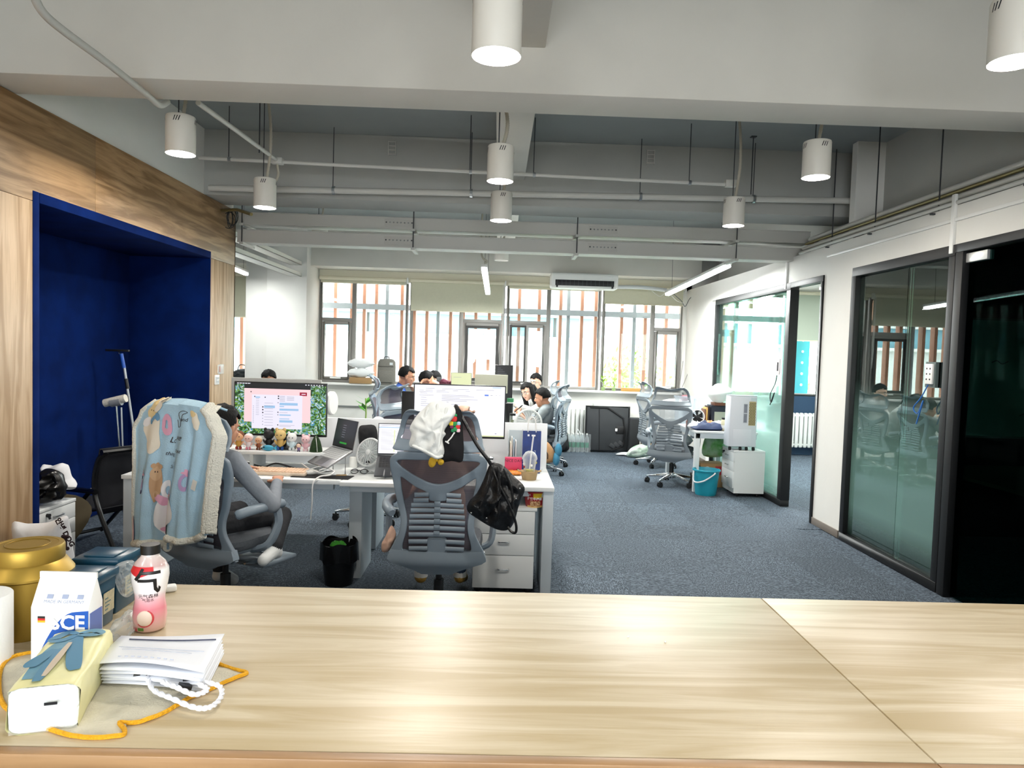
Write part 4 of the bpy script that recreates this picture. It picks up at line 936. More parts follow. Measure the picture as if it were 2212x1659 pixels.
for s in (-1, 1): G().tube([(s * .034 + .026 * math.cos(u), .02 * math.sin(u), .018 + .012 * math.sin(u)) for u in np.linspace(0, 2 * PI, 17)[:-1]], .003, 6, closed=True).build('rim', KEYB, t, smooth=True); G().tube([(s * .06, 0, .02), (s * .058, .05, .012), (s * .03, .1, .004)], .003, 6).build('temple', KEYB, t, smooth=True)
G().tube([(-.008, 0, .022), (0, 0, .026), (.008, 0, .022)], .0028, 6).build('bridge', KEYB, t, smooth=True)
# cables on the desk
def cable(pts, r, m, label, n=8): return tag(G().tube(spline(pts, n), r, 6).build('cable', m, smooth=True), label, 'cable')
cable([at(690, 1016, 4.82), at(706, 1012, 4.8), at(722, 1018, 4.78), at(712, 1026, 4.74), at(690, 1030, 4.70), at(676, 1045, 4.655), at(674, 1085, 4.66), at(671, 1122, 4.68)], .005, WHWIRE, 'white charging cable hanging over the front edge of the desk')
cable([at(664, 1016, 4.86), at(690, 1008, 4.86), at(706, 1014, 4.82), at(690, 1020, 4.8), at(668, 1012, 4.88), at(650, 1000, 4.98)], .003, WHWIRE, 'thin white cable coiled over the mouse')
for k, (pts, m, lab) in enumerate((([(800, 1006), (815, 990), (835, 1000), (825, 1022), (805, 1012), (800, 998)], WIRE, 'black cable looped on the desk beside the laptops'), ([(790, 1000), (812, 1006), (835, 1015), (842, 1022), (815, 1024), (796, 1014)], WHWIRE, 'white cable tangle on the desk beside the laptops'), ([(800, 1018), (820, 1000), (838, 1010), (830, 1026), (808, 1020)], WHWIRE, 'second white cable tangle beside the laptops'))):
    q = [atz(x, y, ZD + .006 + .002 * k) for x, y in pts]; tag(G().tube(spline(q, 6), .004, 6).build('cable', m, smooth=True), lab, 'cable')
for x0, lab in ((-1.95, 'black cable under the left end of the riser'), (-1.72, 'black cable crossing under the riser'), (-1.5, 'black cable under the right end of the riser')):
    tag(G().tube(spline([(x0 - .15, 5.08, ZD + .008), (x0 - .05, 5.05, ZD + .05), (x0 + .06, 5.07, ZD + .02), (x0 + .18, 5.02, ZD + .01)], 6), .006, 6).build('cable', WIRE, smooth=True), lab, 'cable')
# hub, chargers, fans
p = atz(763, 1009, ZD); t = thing('charger', 'white charger and plug block standing on the desk by the laptop', 'charger', (p.x, p.y, ZD)); G().lathe([(.03, 0), (.03, .07), (.026, .075), (.001, .076)], 20).build('body', WHITEP, t, smooth=True); G().bx(.02, .08, -.02, .035, .05, .1).build('plug_block', WHITEP, t, bevel=.006); G().tube([(.08, -.01, .045), (.125, -.015, .045)], .009, 8).build('plug', WIRE, t, smooth=True)
def round_fan(name, label, loc, rz, tilt, R, body, cage, stand_h, blades=True, hub=None):
    t = thing(name, label, 'fan', loc, rz); X = T(0, 0, stand_h + R) @ Rx(tilt)
    g = G(X)
    for y in (-.035, .03): g.tube([(R * math.cos(u), y, R * math.sin(u)) for u in np.linspace(0, 2 * PI, 33)[:-1]], .008, 6, closed=True)
    g.grid(lambda u, v: Vector((R * math.cos(2 * PI * u), -.035 + .065 * v, R * math.sin(2 * PI * u))), 32, 2, True); g.build('cage_ring', body, t, smooth=True)
    g = G(X)
    for k in range(24):
        a = k * 2 * PI / 24; g.tube([(R * .2 * math.cos(a), -.045, R * .2 * math.sin(a)), (R * .65 * math.cos(a + .2), -.046, R * .65 * math.sin(a + .2)), (R * math.cos(a + .3), -.035, R * math.sin(a + .3))], .0022, 5)
    g.build('grille', cage, t, smooth=True)['kind'] = 'stuff'
    g = G(X); g.lathe([(R * .22, -.005), (R * .2, .006), (.001, .008)], 20); o = g.build('hub', hub or body, t, smooth=True)
    o.data.transform(X @ T(0, -.04, 0) @ Rx(PI / 2) @ X.inverted())
    for k in range(5):
        a = k * 2 * PI / 5; g = G(X @ Ry(a)); g.grid(lambda u, v: Vector(((u - .5) * R * (.3 + .5 * v), -.01 + .03 * (u - .5), R * (.15 + .75 * v))), 5, 5); g.build('blade', cage, t, smooth=True)
    G(X).bx(-R * .3, R * .3, .03, .07, -R * .3, R * .3).build('motor', body, t, bevel=.02)
    G().tube([(0, .05, 0), (0, .05, stand_h + R)], .016, 8).build('stem', body, t, smooth=True)
    G().lathe([(R * .75, 0), (R * .75, .012), (R * .6, .025), (.001, .028)], 28, (0, .03, 0)).build('foot', body, t, smooth=True)
    return t
FANW = mat('fan_white', '#e9ebea', .4); FANC = mat('fan_grille', '#cfd4d4', .45)
p = atz(800, 1000, ZD); round_fan('desk_fan', 'small white desk fan tilted up beside the laptop', (at(803, 960, 5.12).x, 5.12, ZD), math.radians(-28), -.35, .1, FANW, FANC, .03)
p = at(716, 871, 5.3); t = thing('clip_fan', 'white round fan seen edge-on beside the leaf wallpaper monitor', 'fan', (p.x, 5.3, p.z)); t.rotation_euler = (0, 0, math.radians(80))
G(Rx(PI / 2)).lathe([(.001, -.02), (.08, -.02), (.088, -.012), (.088, .012), (.08, .02), (.001, .02)], 32).build('disc', FANW, t, smooth=True)
G().tube([(0, .02, 0), (0, .075, 0), (0, .1, 0)], [.03, .028, .02], 14).build('motor', FANW, t, smooth=True); G().tube(spline([(0, .09, 0), (0, .11, -.1), (0, .1, -.25), (0, .1, 1.1 - p.z)], 6), .01, 8).build('arm', FANW, t, smooth=True)
# small figures on the riser (plain generic toys)
def figure(px, h, cols, label, kind='doll', Y=5.1):
    p = at(px, 930, Y); t = thing('toy_figure', label, 'figurine', (p.x, Y, zr), group='small figures on the riser'); s = h * 1.18
    m = [mat('toy_' + c[1:], c, .5) for c in cols]
    G().ell((0, 0, s * .34), (s * .17, s * .14, s * .2), 14, 10).build('body', m[1], t, smooth=True)
    G().ell((0, 0, s * .70), (s * .25, s * .23, s * .25), 18, 12).build('head', m[0], t, smooth=True)
    for q in (-1, 1):
        G().ell((q * s * .09, -s * .02, s * .09), (s * .075, s * .1, s * .1), 10, 8).build('foot', m[2], t, smooth=True)
        G().ell((q * s * .2, -s * .03, s * .36), (s * .05, s * .05, s * .13), 8, 6, rot=(0, q * .5, 0)).build('arm', m[0] if kind == 'doll' else m[1], t, smooth=True)
        G().ell((q * s * .09, -s * .215, s * .70), (s * .025, s * .012, s * .032), 8, 6).build('eye', KEYB, t, smooth=True)
        if kind == 'bear': G().ell((q * s * .17, .02 * s, s * .92), (s * .08, s * .05, s * .1), 10, 8).build('ear', m[3], t, smooth=True)
    if kind == 'doll': G().ell((0, s * .05, s * .76), (s * .27, s * .23, s * .24), 18, 12).build('hair', m[3], t, smooth=True)
figure(516, .115, ('#e8b48a', '#c99a45', '#9a2f22', '#7a4320'), 'toy figure with brown hair and red feet at the left end of the riser')
figure(537, .10, ('#efc7bd', '#e9dfe2', '#e08aa0', '#f0eaea'), 'white and pink toy figure, second from the left on the riser')
figure(559, .085, ('#d9a47c', '#8a4a2a', '#6d3a20', '#d8d2bc'), 'small brown robed toy figure with a pale cap')
figure(581, .13, ('#15161a', '#131417', '#101114', '#17181c'), 'black eared plush toy in the middle of the riser', 'bear', 5.16)
t = thing('toy_fish', 'turquoise toy fish lying in front of the black plush', 'figurine', (at(579, 970, 5.07).x, 5.07, zr), 0, 'small figures on the riser'); TF = mat('toy_teal', '#3f9fc0', .4)
G().ell((0, 0, .022), (.042, .018, .021), 16, 10).build('body', TF, t, smooth=True); G().prism([(.035, .022), (.062, .042), (.058, .022), (.062, .004)], -.006, .006).build('tail', TF, t, bevel=.002); G().ell((-.025, -.016, .028), (.006, .004, .006), 8, 6).build('eye', KEYB, t)
figure(606, .135, ('#d8bb7c', '#cfa85f', '#1f4f94', '#d8bb7c'), 'tan standing toy figure with blue trousers', 'bear', 5.12)
figure(631, .115, ('#eceeee', '#cfe3ea', '#e6eaea', '#f0f1f0'), 'fluffy white plush toy on the black tray', 'bear', 5.12)
figure(646, .055, ('#eecdb8', '#6d5a8a', '#3a2f4a', '#15131a'), 'tiny doll with black hair, smallest on the riser', 'doll', 5.07)
figure(661, .105, ('#eec6cb', '#e6b8c0', '#e8c4c8', '#eec6cb'), 'pale pink plush toy at the right end of the row', 'bear', 5.1)
p = at(683, 945, 5.1); t = thing('felt_tree', 'small dark green felt cone tree with a white string', 'ornament', (p.x, 5.1, zr)); G().lathe([(.046, 0), (.044, .02), (.03, .075), (.016, .105), (.001, .115)], 18).build('cone', mat('dark_green_felt', '#24401f', .95, var=.5, vscale=60), t, smooth=True); G().tube([(.0, -.01, .11), (.015, -.043, .06), (.022, -.05, .005)], .002, 5).build('string', WHWIRE, t)
tag(G().bx(-1.98, -1.55, 5.04, 5.06, zr, zr + .006).bx(-1.98, -1.55, 5.055, 5.3, zr, zr + .002).build('display_tray', KEYB), 'thin black tray under the toy figures', 'tray') if False else None
# things at the right end of the desk
ORNG = mat('orange_wrap', '#e08a35', .35, var=.3, vscale=40)
p = atz(1112, 1000, ZD); t = thing('file_holder', 'grey cut-away magazine file with papers on the right desk', 'file holder', (at(1122, 960, 5.28).x, 5.28, ZD)); FG = mat('file_grey', '#b9c3c8', .45)
pr = [(-.085, 0), (.085, 0), (.085, .30), (.03, .30), (-.02, .27), (-.05, .2), (-.085, .18)]
side = [(-.05, 0), (.10, 0), (.10, .30), (.03, .30), (-.01, .25), (-.03, .16), (-.05, .13)]
for x in (-.085, .08): G().prism(side, x, x + .005, 'yz').build('side_panel', FG, t)
G().bx(-.085, .085, .095, .1, 0, .30).build('back_panel', FG, t); G().bx(-.085, .085, -.05, -.045, 0, .12).build('front_panel', FG, t); G().bx(-.085, .085, -.05, .1, 0, .004).build('bottom', FG, t)
for k, (x, c) in enumerate(((-.07, '#e9e4d2'), (-.06, '#ece9df'), (-.045, '#b8cfe0'), (-.03, '#e4e6e6'), (.05, '#d8dcde'))): tag(G().bx(at(1122, 960, 5.28).x + x, at(1122, 960, 5.28).x + x + .007, 5.245, 5.37, ZD + .006, ZD + .22 + .012 * ((k * 3) % 4)).build('booklet', mat('booklet_%d' % k, c, .6)), ['cream booklet leftmost in the grey magazine file', 'off-white booklet second in the magazine file', 'pale blue folder in the magazine file', 'white folder right of the pale blue one in the file', 'grey sheet pack at the right of the magazine file'][k], 'booklet', 'papers in the magazine file')
t = thing('pink_box', 'crimson gift box printed NICE DAY on the right desk', 'box', (at(1109, 1000, 5.16).x, 5.16, ZD)); PK = mat('crimson_box', '#c8355f', .5)
G().bx(-.062, .062, 0, .05, 0, .12).build('carton', PK, t, bevel=.002)
INK = mat('print_ink', '#2a1420', .6)
text_mesh('NICE DAY', .028, INK, t, 'lettering', T(0, -.0012, .099) @ Rx(PI / 2))
g = G(); g.ell((.035, -.001, .025), (.018, .0015, .017), 16, 8); g.build('apple_print', mat('apple_red', '#7a1626', .5), t); G().bx(.034, .036, -.0018, -.001, .04, .05).build('apple_stalk', INK, t)
# blue paper carrier bag
bx_ = at(1148, 975, 5.22); t = thing('paper_bag', 'dark blue printed paper carrier bag with white sides', 'bag', (bx_.x, 5.22, ZD)); BL = mat('bag_blue', '#15357f', .4, var=.35, vscale=12); BW = mat('bag_white', '#e9ecee', .45)
hw, dp, hh = .068, .085, .315
G().bx(-hw, hw, 0, .002, 0, hh).build('front_face', BL, t); G().bx(-hw, hw, dp, dp + .002, 0, hh).build('rear_face', BW, t); G().bx(-hw, hw, 0, dp, 0, .002).build('bottom', BW, t)
for s in (-1, 1): G().add([(s * hw, 0, 0), (s * hw, dp, 0), (s * hw, dp, hh), (s * (hw - .012), dp / 2, hh), (s * hw, 0, hh), (s * (hw - .004), dp / 2, 0)], [(0, 5, 3, 4), (5, 1, 2, 3)]).build('gusset', BW, t)
for y in (0.0, dp): G().tube(spline([(-.03, y, hh - .01), (-.025, y, hh + .07), (0, y, hh + .1), (.025, y, hh + .07), (.03, y, hh - .01)], 5), .003, 6).build('cord_handle', WHWIRE, t, smooth=True)
for x, z, w_, h in ((-.025, .275, .014, .014), (.012, .275, .028, .012)): G().bx(x - w_ / 2, x + w_ / 2, -.0008, -.0002, z, z + h).build('white_mark', BW, t)
G().bx(.028, .03, -.0008, -.0002, .13, .17).bx(.018, .03, -.0008, -.0002, .168, .17).bx(.018, .03, -.0008, -.0002, .13, .132).build('bracket_mark', BW, t)
# iced drink in a carton
cp = atz(1143, 1036, ZD); t = thing('drink_cup', 'clear dome-lid drink cup with yellow pulp, standing in a carton holder', 'cup', (cp.x, cp.y, ZD + .026)); t.scale = (1.2, 1.2, 1.12); CLR = clearfilm('clear_cup', '#f4f7f7', .12, .1, .35)
G().lathe([(.03, 0), (.034, .05), (.041, .105)], 28, cap1=False).build('cup_wall', CLR, t, smooth=True); G().lathe([(.044, .105), (.045, .112), (.04, .13), (.026, .15), (.01, .158)], 28, cap0=False, cap1=False).build('dome_lid', CLR, t, smooth=True)
G().lathe([(.028, .002), (.031, .04), (.001, .042)], 20).build('pulp', mat('yellow_pulp', '#c9b63c', .5, var=.5, vscale=120, color2='#7b8a3a'), t, smooth=True); G().tube([(.0, 0, .03), (.012, .0, .2), (.018, 0, .26)], .0045, 8).build('straw', clearfilm('straw', '#ffffff', .5, .3, .3), t, smooth=True)
for a in range(5): G().ell((.037 * math.cos(a * 1.3 - 2.6), .037 * math.sin(a * 1.3 - 2.6), .06 + .012 * (a % 3)), (.007, .007, .008), 8, 6).build('print_spot', [mat('apple_red'), WHITEP, mat('yellow_pulp')][a % 3], t)
t = thing('carton_holder', 'brown cardboard cup holder under the clear cup', 'cup holder', (cp.x, cp.y, ZD)); t.scale = (1.2, 1.2, 1.2); KR = mat('kraft_holder', '#a58d68', .85, var=.15)
G().lathe([(.037, 0), (.044, .045), (.05, .052), (.047, .054), (.04, .046), (.03, .021), (.001, .02)], 20, sx=1.1).build('tray', KR, t, smooth=True)
for s in (-1, 1): G().box((s * .055, 0, .05), (.03, .04, .004), (0, -s * .3, 0)).build('flap', KR, t)
p = atz(1110, 1026, ZD); t = thing('snack_bag', 'crumpled orange snack wrapper beside the drink', 'snack', (p.x, p.y, ZD)); g = G(); inflate(g, [(-.07, .03, .016), (-.03, .05, .016), (.04, .03, .016), (.065, -.02, .016), (.02, -.04, .016), (-.045, -.015, .016)], .014, wr=.01, wk=40, axis=(0, 0, 1)); g.build('wrapper', ORNG, t, smooth=True)
# instant noodle cup on the pedestal
p = at(1155, 1080, 4.78); t = thing('noodle_cup', 'red and yellow instant noodle cup on top of the drawer pedestal', 'noodle cup', (p.x, 4.80, .60)); t.scale = (1.12, 1.12, 1.12); RED = mat('noodle_red', '#9f1a22', .4)
prof = [(.052, 0), (.054, .006), (.068, .088), (.071, .09), (.071, .094), (.066, .096), (.001, .096)]
G().lathe(prof, 36).build('cup', RED, t, smooth=True)
def wrap(rx, z0, z1, a0, a1, m, name, off=.0008, n=10):
    g = G(); g.grid(lambda u, v: Vector(((rx(z0 + (z1 - z0) * v) + off) * math.cos(a0 + (a1 - a0) * u), (rx(z0 + (z1 - z0) * v) + off) * math.sin(a0 + (a1 - a0) * u), z0 + (z1 - z0) * v)), n, 4); return g.build(name, m, t, smooth=True)
rx = lambda z: .054 + (z - .006) * .014 / .082
wrap(rx, .06, .088, -1.75, -.6, mat('noodle_yellow', '#e8c22d', .4), 'yellow_band'); wrap(rx, .006, .04, -2.1, -1.0, mat('noodle_food', '#8a4a22', .5, var=.6, vscale=90, color2='#e0c090'), 'food_print'); wrap(rx, .0, .012, -2.5, -.5, mat('noodle_cream', '#d9b36a', .4), 'base_band')
def wraptext(txt, size, m, zc, r, a, parent, name='lettering', bold=0):
    o = text_mesh(txt, size, m, parent, name, bold=bold)
    bm = bmesh.new(); bm.from_mesh(o.data); bmesh.ops.triangulate(bm, faces=bm.faces)
    for _ in range(3):
        es = [e for e in bm.edges if e.calc_length() > size * .13]
        if not es: break
        bmesh.ops.subdivide_edges(bm, edges=es, cuts=1); bmesh.ops.triangulate(bm, faces=bm.faces)
    bm.to_mesh(o.data); bm.free()
    for v in o.data.vertices:
        x, y, z = v.co; rr = r(zc + y) if callable(r) else r; th = a + x / (r(zc) if callable(r) else r); v.co = (rr * math.cos(th), rr * math.sin(th), zc + y)
    return o
wraptext('红烧牛肉面', .019, WHITEP, .053, lambda z: rx(z) + .0014, -PI / 2 - .05, t, bold=.0006); wraptext('香', .012, WHITEP, .078, lambda z: rx(z) + .0014, -PI / 2 - .5, t)
# green vegetable scrap behind noodle cup
# waste bin
p = at(733, 1190, 4.9); t = thing('waste_bin', 'black waste bin with a black liner under the desk', 'bin', (p.x, 4.9, 0)); BB = mat('bin_black', '#0d0e10', .35)
G().lathe([(.095, 0), (.125, .28), (.128, .285), (.122, .285), (.09, .01), (.001, .01)], 28).build('bucket', BB, t, smooth=True)
g = G(); g.grid(lambda u, v: Vector(((.129 + .006 * math.sin(u * 60) * v) * math.cos(2 * PI * u), (.129 + .006 * math.sin(u * 43) * v) * math.sin(2 * PI * u), .295 - .13 * v - .012 * math.sin(u * 30))), 48, 6, True); g.build('liner', mat('liner_black', '#0b0c0e', .25), t, smooth=True)
g = G(); inflate(g, [(-.06, -.03, .27), (0, -.06, .275), (.05, 0, .27), (0, .05, .27), (-.05, .03, .272)], .02, wr=.02, wk=30, axis=(0, 0, 1)); g.build('green_wrapper', mat('green_wrap', '#4fae3a', .4), t, smooth=True)
# ================================================================== things on the counter
ZC = 1.1
def zgrad(name, stops, rough=.3, spec=.5, coat=0):
    """colour printed in bands along the object's height"""
    if name in _M: return _M[name]
    m = mat(name, '#ffffff', rough, spec=spec, coat=coat); nt = m.node_tree; N = nt.nodes.new; L = nt.links.new
    tc = N('ShaderNodeTexCoord'); sp = N('ShaderNodeSeparateXYZ'); L(tc.outputs['Object'], sp.inputs[0])
    mr = N('ShaderNodeMapRange'); mr.inputs[1].default_value = stops[0][0]; mr.inputs[2].default_value = stops[-1][0]; L(sp.outputs[2], mr.inputs[0])
    cr = N('ShaderNodeValToRGB'); E = cr.color_ramp.elements; z0, z1 = stops[0][0], stops[-1][0]
    E[0].position = 0; E[0].color = lin(stops[0][1]); E[1].position = 1; E[1].color = lin(stops[-1][1])
    for z, c in stops[1:-1]: e = E.new((z - z0) / (z1 - z0)); e.color = lin(c)
    L(mr.outputs[0], cr.inputs[0]); L(cr.outputs[0], nt.nodes['Principled BSDF'].inputs['Base Color']); return m
GOLD = mat('gold_tin', '#a88a3a', .42, .7, var=.08, vscale=20)
p = at(60, 1300, 1.335); t = thing('tea_tin', 'large gold tin with a round lid at the left end of the counter', 'tin', (p.x, 1.335, ZC))
t.scale = (1, 1, 1.07)
G().lathe([(.072, 0), (.0735, .003), (.0735, .098), (.0765, .1005), (.0765, .104), (.064, .121), (.060, .124)], 56, cap1=False).build('body', GOLD, t, smooth=True, angle=30)
l = G().lathe([(.0595, .122), (.0605, .126), (.0605, .146), (.0585, .150), (.05, .1505), (.049, .1498), (.001, .1498)], 56).build('lid', GOLD, t, smooth=True, angle=30)
G().tube([(.036 * math.cos(u), .036 * math.sin(u), .150) for u in np.linspace(0, 2 * PI, 41)[:-1]], .0012, 5, closed=True).build('lid_ring', mat('gold_dark', '#8f7430', .4, .7), l, smooth=True)
G().cyl((.0737 * math.cos(-2.05), .0737 * math.sin(-2.05), .002), (.0737 * math.cos(-2.05), .0737 * math.sin(-2.05), .098), .0008, n=5).build('seam', mat('gold_dark'), t)
g = G(); g.ell((.0738 * math.cos(-2.35), .0738 * math.sin(-2.35), .07), (.012, .001, .005), 10, 6, rot=(0, .7, -2.35 + PI / 2)); g.build('leaf_emblem', mat('gold_dark'), t, smooth=True)
# milk carton
a = at(66, 1312, 1.18); b = at(191, 1312, 1.18); xc = (a.x + b.x) / 2; hw = (b.x - a.x) / 2
t = thing('white_carton', 'white and blue carton with a slanted top beside the gold tin', 'carton', (xc, 1.18, ZC)); WC = mat('carton_white', '#eff0ef', .4); CB = mat('carton_blue', '#1b56b0', .4)
zf = a.z - ZC; zt = zf + .047
G().add([(-hw, 0, 0), (hw, 0, 0), (hw, .044, 0), (-hw, .044, 0), (-hw, 0, zf), (hw, 0, zf), (hw, .026, zt), (-hw, .026, zt), (hw, .044, zf), (-hw, .044, zf)], [(3, 2, 1, 0), (0, 1, 5, 4), (4, 5, 6, 7), (7, 6, 8, 9), (2, 3, 9, 8), (1, 2, 8, 6, 5), (3, 0, 4, 7, 9)]).build('box', WC, t, bevel=.0015)
G().bx(-hw, hw, .024, .028, zt - .004, zt + .006).build('top_seam', WC, t)
pl = [(hw, 0.0), (hw, zf - .004)] + [(hw - .02 - .055 * q / 8, zf - .006 - .06 * (q / 8) ** 2) for q in range(9)] + [(hw - .085, 0.0)]
G().prism([(x, z) for x, z in pl], -.0008, 0).build('blue_print', CB, t)
G().bx(hw, hw + .0008, .004, .04, 0, zf - .01).build('blue_side', mat('carton_side', '#5f74b4', .5), t)
text_mesh('SCE', .034, WC, t, 'lettering', T(.014, -.0014, .074) @ Rx(PI / 2), bold=.001)
g = G()
for k, c in enumerate(('#1a1a1a', '#c62828', '#e0b020')): G().bx(-hw + .012, -hw + .024, -.0008, -.0002, zf - .018 - .0035 * k, zf - .0145 - .0035 * k).build('flag_stripe', mat('flag_%d' % k, c, .5), t)
sl = Matrix.Rotation(math.atan2(.047, .026), 4, 'X')
text_mesh('MADE IN GERMANY', .0075, mat('pale_ink', '#9aa4bd', .6), t, 'lettering', T(.005, .0038, zf + .009) @ sl)
for k in range(3): G(T(-.02 + .025 * k, .0078, zf + .0165) @ sl).bx(-.005, .005, -.0035, .0035, .0, .0004).build('icon_print', mat('pale_ink'), t)
# teal plastic containers
TEAL = mat('teal_plastic', '#14465f', .3, var=.1, vscale=30); STK = mat('sticker', '#cfc9a8', .6, var=.2, vscale=120)
def container(x1, w_, y0, y1, h, label):
    t = thing('storage_box', label, 'box', (x1, y0, ZC), 0, 'teal lidded plastic boxes')
    d = y1 - y0
    G().rings([[(-w_ + .004, .004, 0), (-.004, .004, 0), (-.004, d - .004, 0), (-w_ + .004, d - .004, 0)], [(-w_, 0, h - .014), (0, 0, h - .014), (0, d, h - .014), (-w_, d, h - .014)]]).build('tub', TEAL, t, bevel=.004)
    l = G().bx(-w_ - .004, .004, -.004, d + .004, h - .016, h).build('lid', TEAL, t, bevel=.003)
    G().bx(-w_ + .012, -.012, .012, d - .012, h, h + .003).build('lid_panel', TEAL, l, bevel=.0015)
    s = G(); s.add([(.001, d * .35, .028), (.001, d * .85, .028), (.0015, d * .85, .068), (.0015, d * .35, .068)], [(0, 1, 2, 3)]); s.build('sticker', STK, t)
    for k in range(4): G().bx(.0016, .002, d * .42, d * (.55 + .06 * (k % 3)), .034 + .007 * k, .036 + .007 * k).build('print_line', mat('sticker_ink', '#5d7f86', .6), t)
    return t
container(at(205, 1340, 1.31).x, .09, 1.31, 1.385, .107, 'front teal plastic box with a lid and sticker behind the white carton')
container(at(252, 1330, 1.41).x, .085, 1.41, 1.495, .112, 'rear teal plastic box with a lid and sticker near the bottle')
FILM = clearfilm('plastic_film', '#e6ecee', .14, .15, .16)
g = G(); inflate(g, [at(246, 1226, 1.39), at(285, 1210, 1.44), at(300, 1235, 1.45), at(296, 1270, 1.44), at(275, 1290, 1.42), at(255, 1275, 1.39)], .012, wr=.022, wk=80, axis=(.6, -.6, .3), rings=14, n=8); tag(g.build('plastic_film', FILM, smooth=True), 'crumpled clear plastic film on the side of the teal box', 'plastic film')
g = G(); P = [atz(235, 1362, ZC + .012), atz(262, 1335, ZC + .012), atz(296, 1318, ZC + .012), atz(300, 1345, ZC + .012), atz(280, 1372, ZC + .012), atz(245, 1385, ZC + .012)]; inflate(g, P, .010, wr=.016, wk=60, axis=(0, 0, 1)); tag(g.build('plastic_film', FILM, smooth=True), 'crumpled clear plastic film lying on the counter left of the bottle', 'plastic film')
# drink bottle
p = atz(323, 1370, ZC); t = thing('drink_bottle', 'white and pink lychee drink bottle with a black cap on the counter', 'bottle', (p.x - .012, p.y + .026, ZC))
prof = [(.001, .003), (.022, .0), (.027, .004), (.0285, .012), (.030, .03), (.0285, .045), (.0262, .058), (.0268, .070), (.031, .088), (.0335, .104), (.0325, .118), (.026, .131), (.018, .139), (.0155, .143), (.0155, .147)]
G().lathe(prof, 40, cap0=False, cap1=False).build('bottle', zgrad('bottle_print', [(0, '#d8b7a8'), (.012, '#e9bdb4'), (.045, '#e88a98'), (.062, '#f0b6c0'), (.078, '#f1eef0'), (.118, '#f3f2f2'), (.126, '#c9a9a6'), (.147, '#d8cfcb')], .2, coat=.4), t, smooth=True)
def prof_r(z):
    for (r0, z0), (r1, z1) in zip(prof[1:], prof[2:]):
        if z0 <= z <= z1: return r0 + (r1 - r0) * (z - z0) / max(1e-6, z1 - z0)
    return .03
def wrapg(z0, z1, a0, a1, m, name, parent, off=.0006, shape=None, n=14):
    g = G(); g.grid(lambda u, v: (lambda z, aa: Vector(((prof_r(z) + off) * math.cos(aa), (prof_r(z) + off) * math.sin(aa), z)))(*((z0 + (z1 - z0) * v, a0 + (a1 - a0) * u) if shape is None else shape(u, v))), n, 7); return g.build(name, m, parent, smooth=True)
RD = mat('bottle_red', '#c8232c', .35)
wrapg(0, 0, 0, 0, RD, 'red_band', t, shape=lambda u, v: (.127 - (1 - v) * (.010 + .009 * (1 - abs(2 * u - 1))), -2.55 + 1.6 * u))
wraptext('气', .05, mat('ink_black', '#101013', .4), .097, lambda z: prof_r(z) + .0009, -1.25, t, bold=.0012)
wraptext('元气森林', .009, mat('ink_black'), .071, lambda z: prof_r(z) + .0009, -1.25, t); wraptext('气泡水', .007, mat('ink_black'), .0635, lambda z: prof_r(z) + .0009, -1.25, t)
G().ell((.0285 * math.cos(-1.45), .0285 * math.sin(-1.45), .03), (.0135, .004, .015), 18, 12, rot=(0, 0, -1.45 + PI / 2)).build('lychee_print', mat('lychee_flesh', '#f0dccb', .4), t, smooth=True)
wrapg(0, 0, 0, 0, mat('lychee_skin', '#cf3f45', .45), 'lychee_skin_print', t, .0009, lambda u, v: (.03 + (.0165 - .006 * v) * math.sin(-2.4 + 3.6 * u), -1.45 + (.0165 - .006 * v) / .029 * math.cos(-2.4 + 3.6 * u)))
wrapg(.002, .012, -2.6, -2.0, RD, 'red_spot', t); wrapg(.006, .012, -1.9, -1.5, mat('print_green', '#5a8a3a', .5), 'leaf_print', t)
wrapg(.07, .105, -3.1, -2.75, mat('nutrition_grey', '#8f98a0', .5), 'nutrition_print', t)
g = G()
R_ = []
for k in range(2): R_.append([((.0168 + .0005 * (i % 2)) * math.cos(2 * PI * i / 48), (.0168 + .0005 * (i % 2)) * math.sin(2 * PI * i / 48), .146 + .017 * k) for i in range(48)])
g.rings(R_); g.build('cap', mat('cap_black', '#0c0c0e', .4), t, smooth=True, angle=60)
# tissue pack
A, B, C2 = atz(14, 1592, ZC), atz(166, 1574, ZC), atz(226, 1440, ZC)
ang = math.atan2((B - A).y, (B - A).x); t = thing('tissue_pack', 'pale yellow tissue pack with blue ribbon print and a clear end', 'tissue pack', A, ang)
w_, d, h = .088, .205, .066
def tp(u, v, k):  # rounded soft box
    return u, v, k
g = G()
rg = []
for k in range(9):
    y = d * k / 8; e = 1 - .06 * abs(k - 4) / 4
    ring = []
    for q in range(28):
        a_ = 2 * PI * q / 28; sg = lambda s: math.copysign(abs(s) ** .28, s)
        x = w_ / 2 + w_ / 2 * sg(math.cos(a_)); z = h / 2 + h / 2 * sg(math.sin(a_)) * (1 + .04 * math.sin(k * 1.4))
        ring.append((x + .0015 * math.sin(7 * a_ + k), y + .002 * math.sin(5 * a_), z))
    rg.append(ring)
g.rings(rg, cap0=False); g.build('wrapper', mat('tissue_yellow', '#ebe6ac', .35, var=.08, vscale=30), t, smooth=True, angle=70)
g = G(); g.ell((w_ / 2, .006, h / 2), (w_ / 2 * .985, .006, h / 2 * .975), 24, 8, .3, .3); o = g.build('tissue_block', mat('tissue_white', '#eef1f1', .6, bump=.6, bscale=120), t, smooth=True)
g = G(); g.grid(lambda u, v: Vector((w_ * (.03 + .94 * u), -.002 - .004 * math.sin(PI * u) * math.sin(PI * v) - .0015 * mnoise.noise(Vector((u * 9, v * 9, 1))), h * (.03 + .94 * v))), 14, 10); g.build('clear_end', clearfilm('end_film', '#f5f8f8', .18, .15, .2), t, smooth=True)
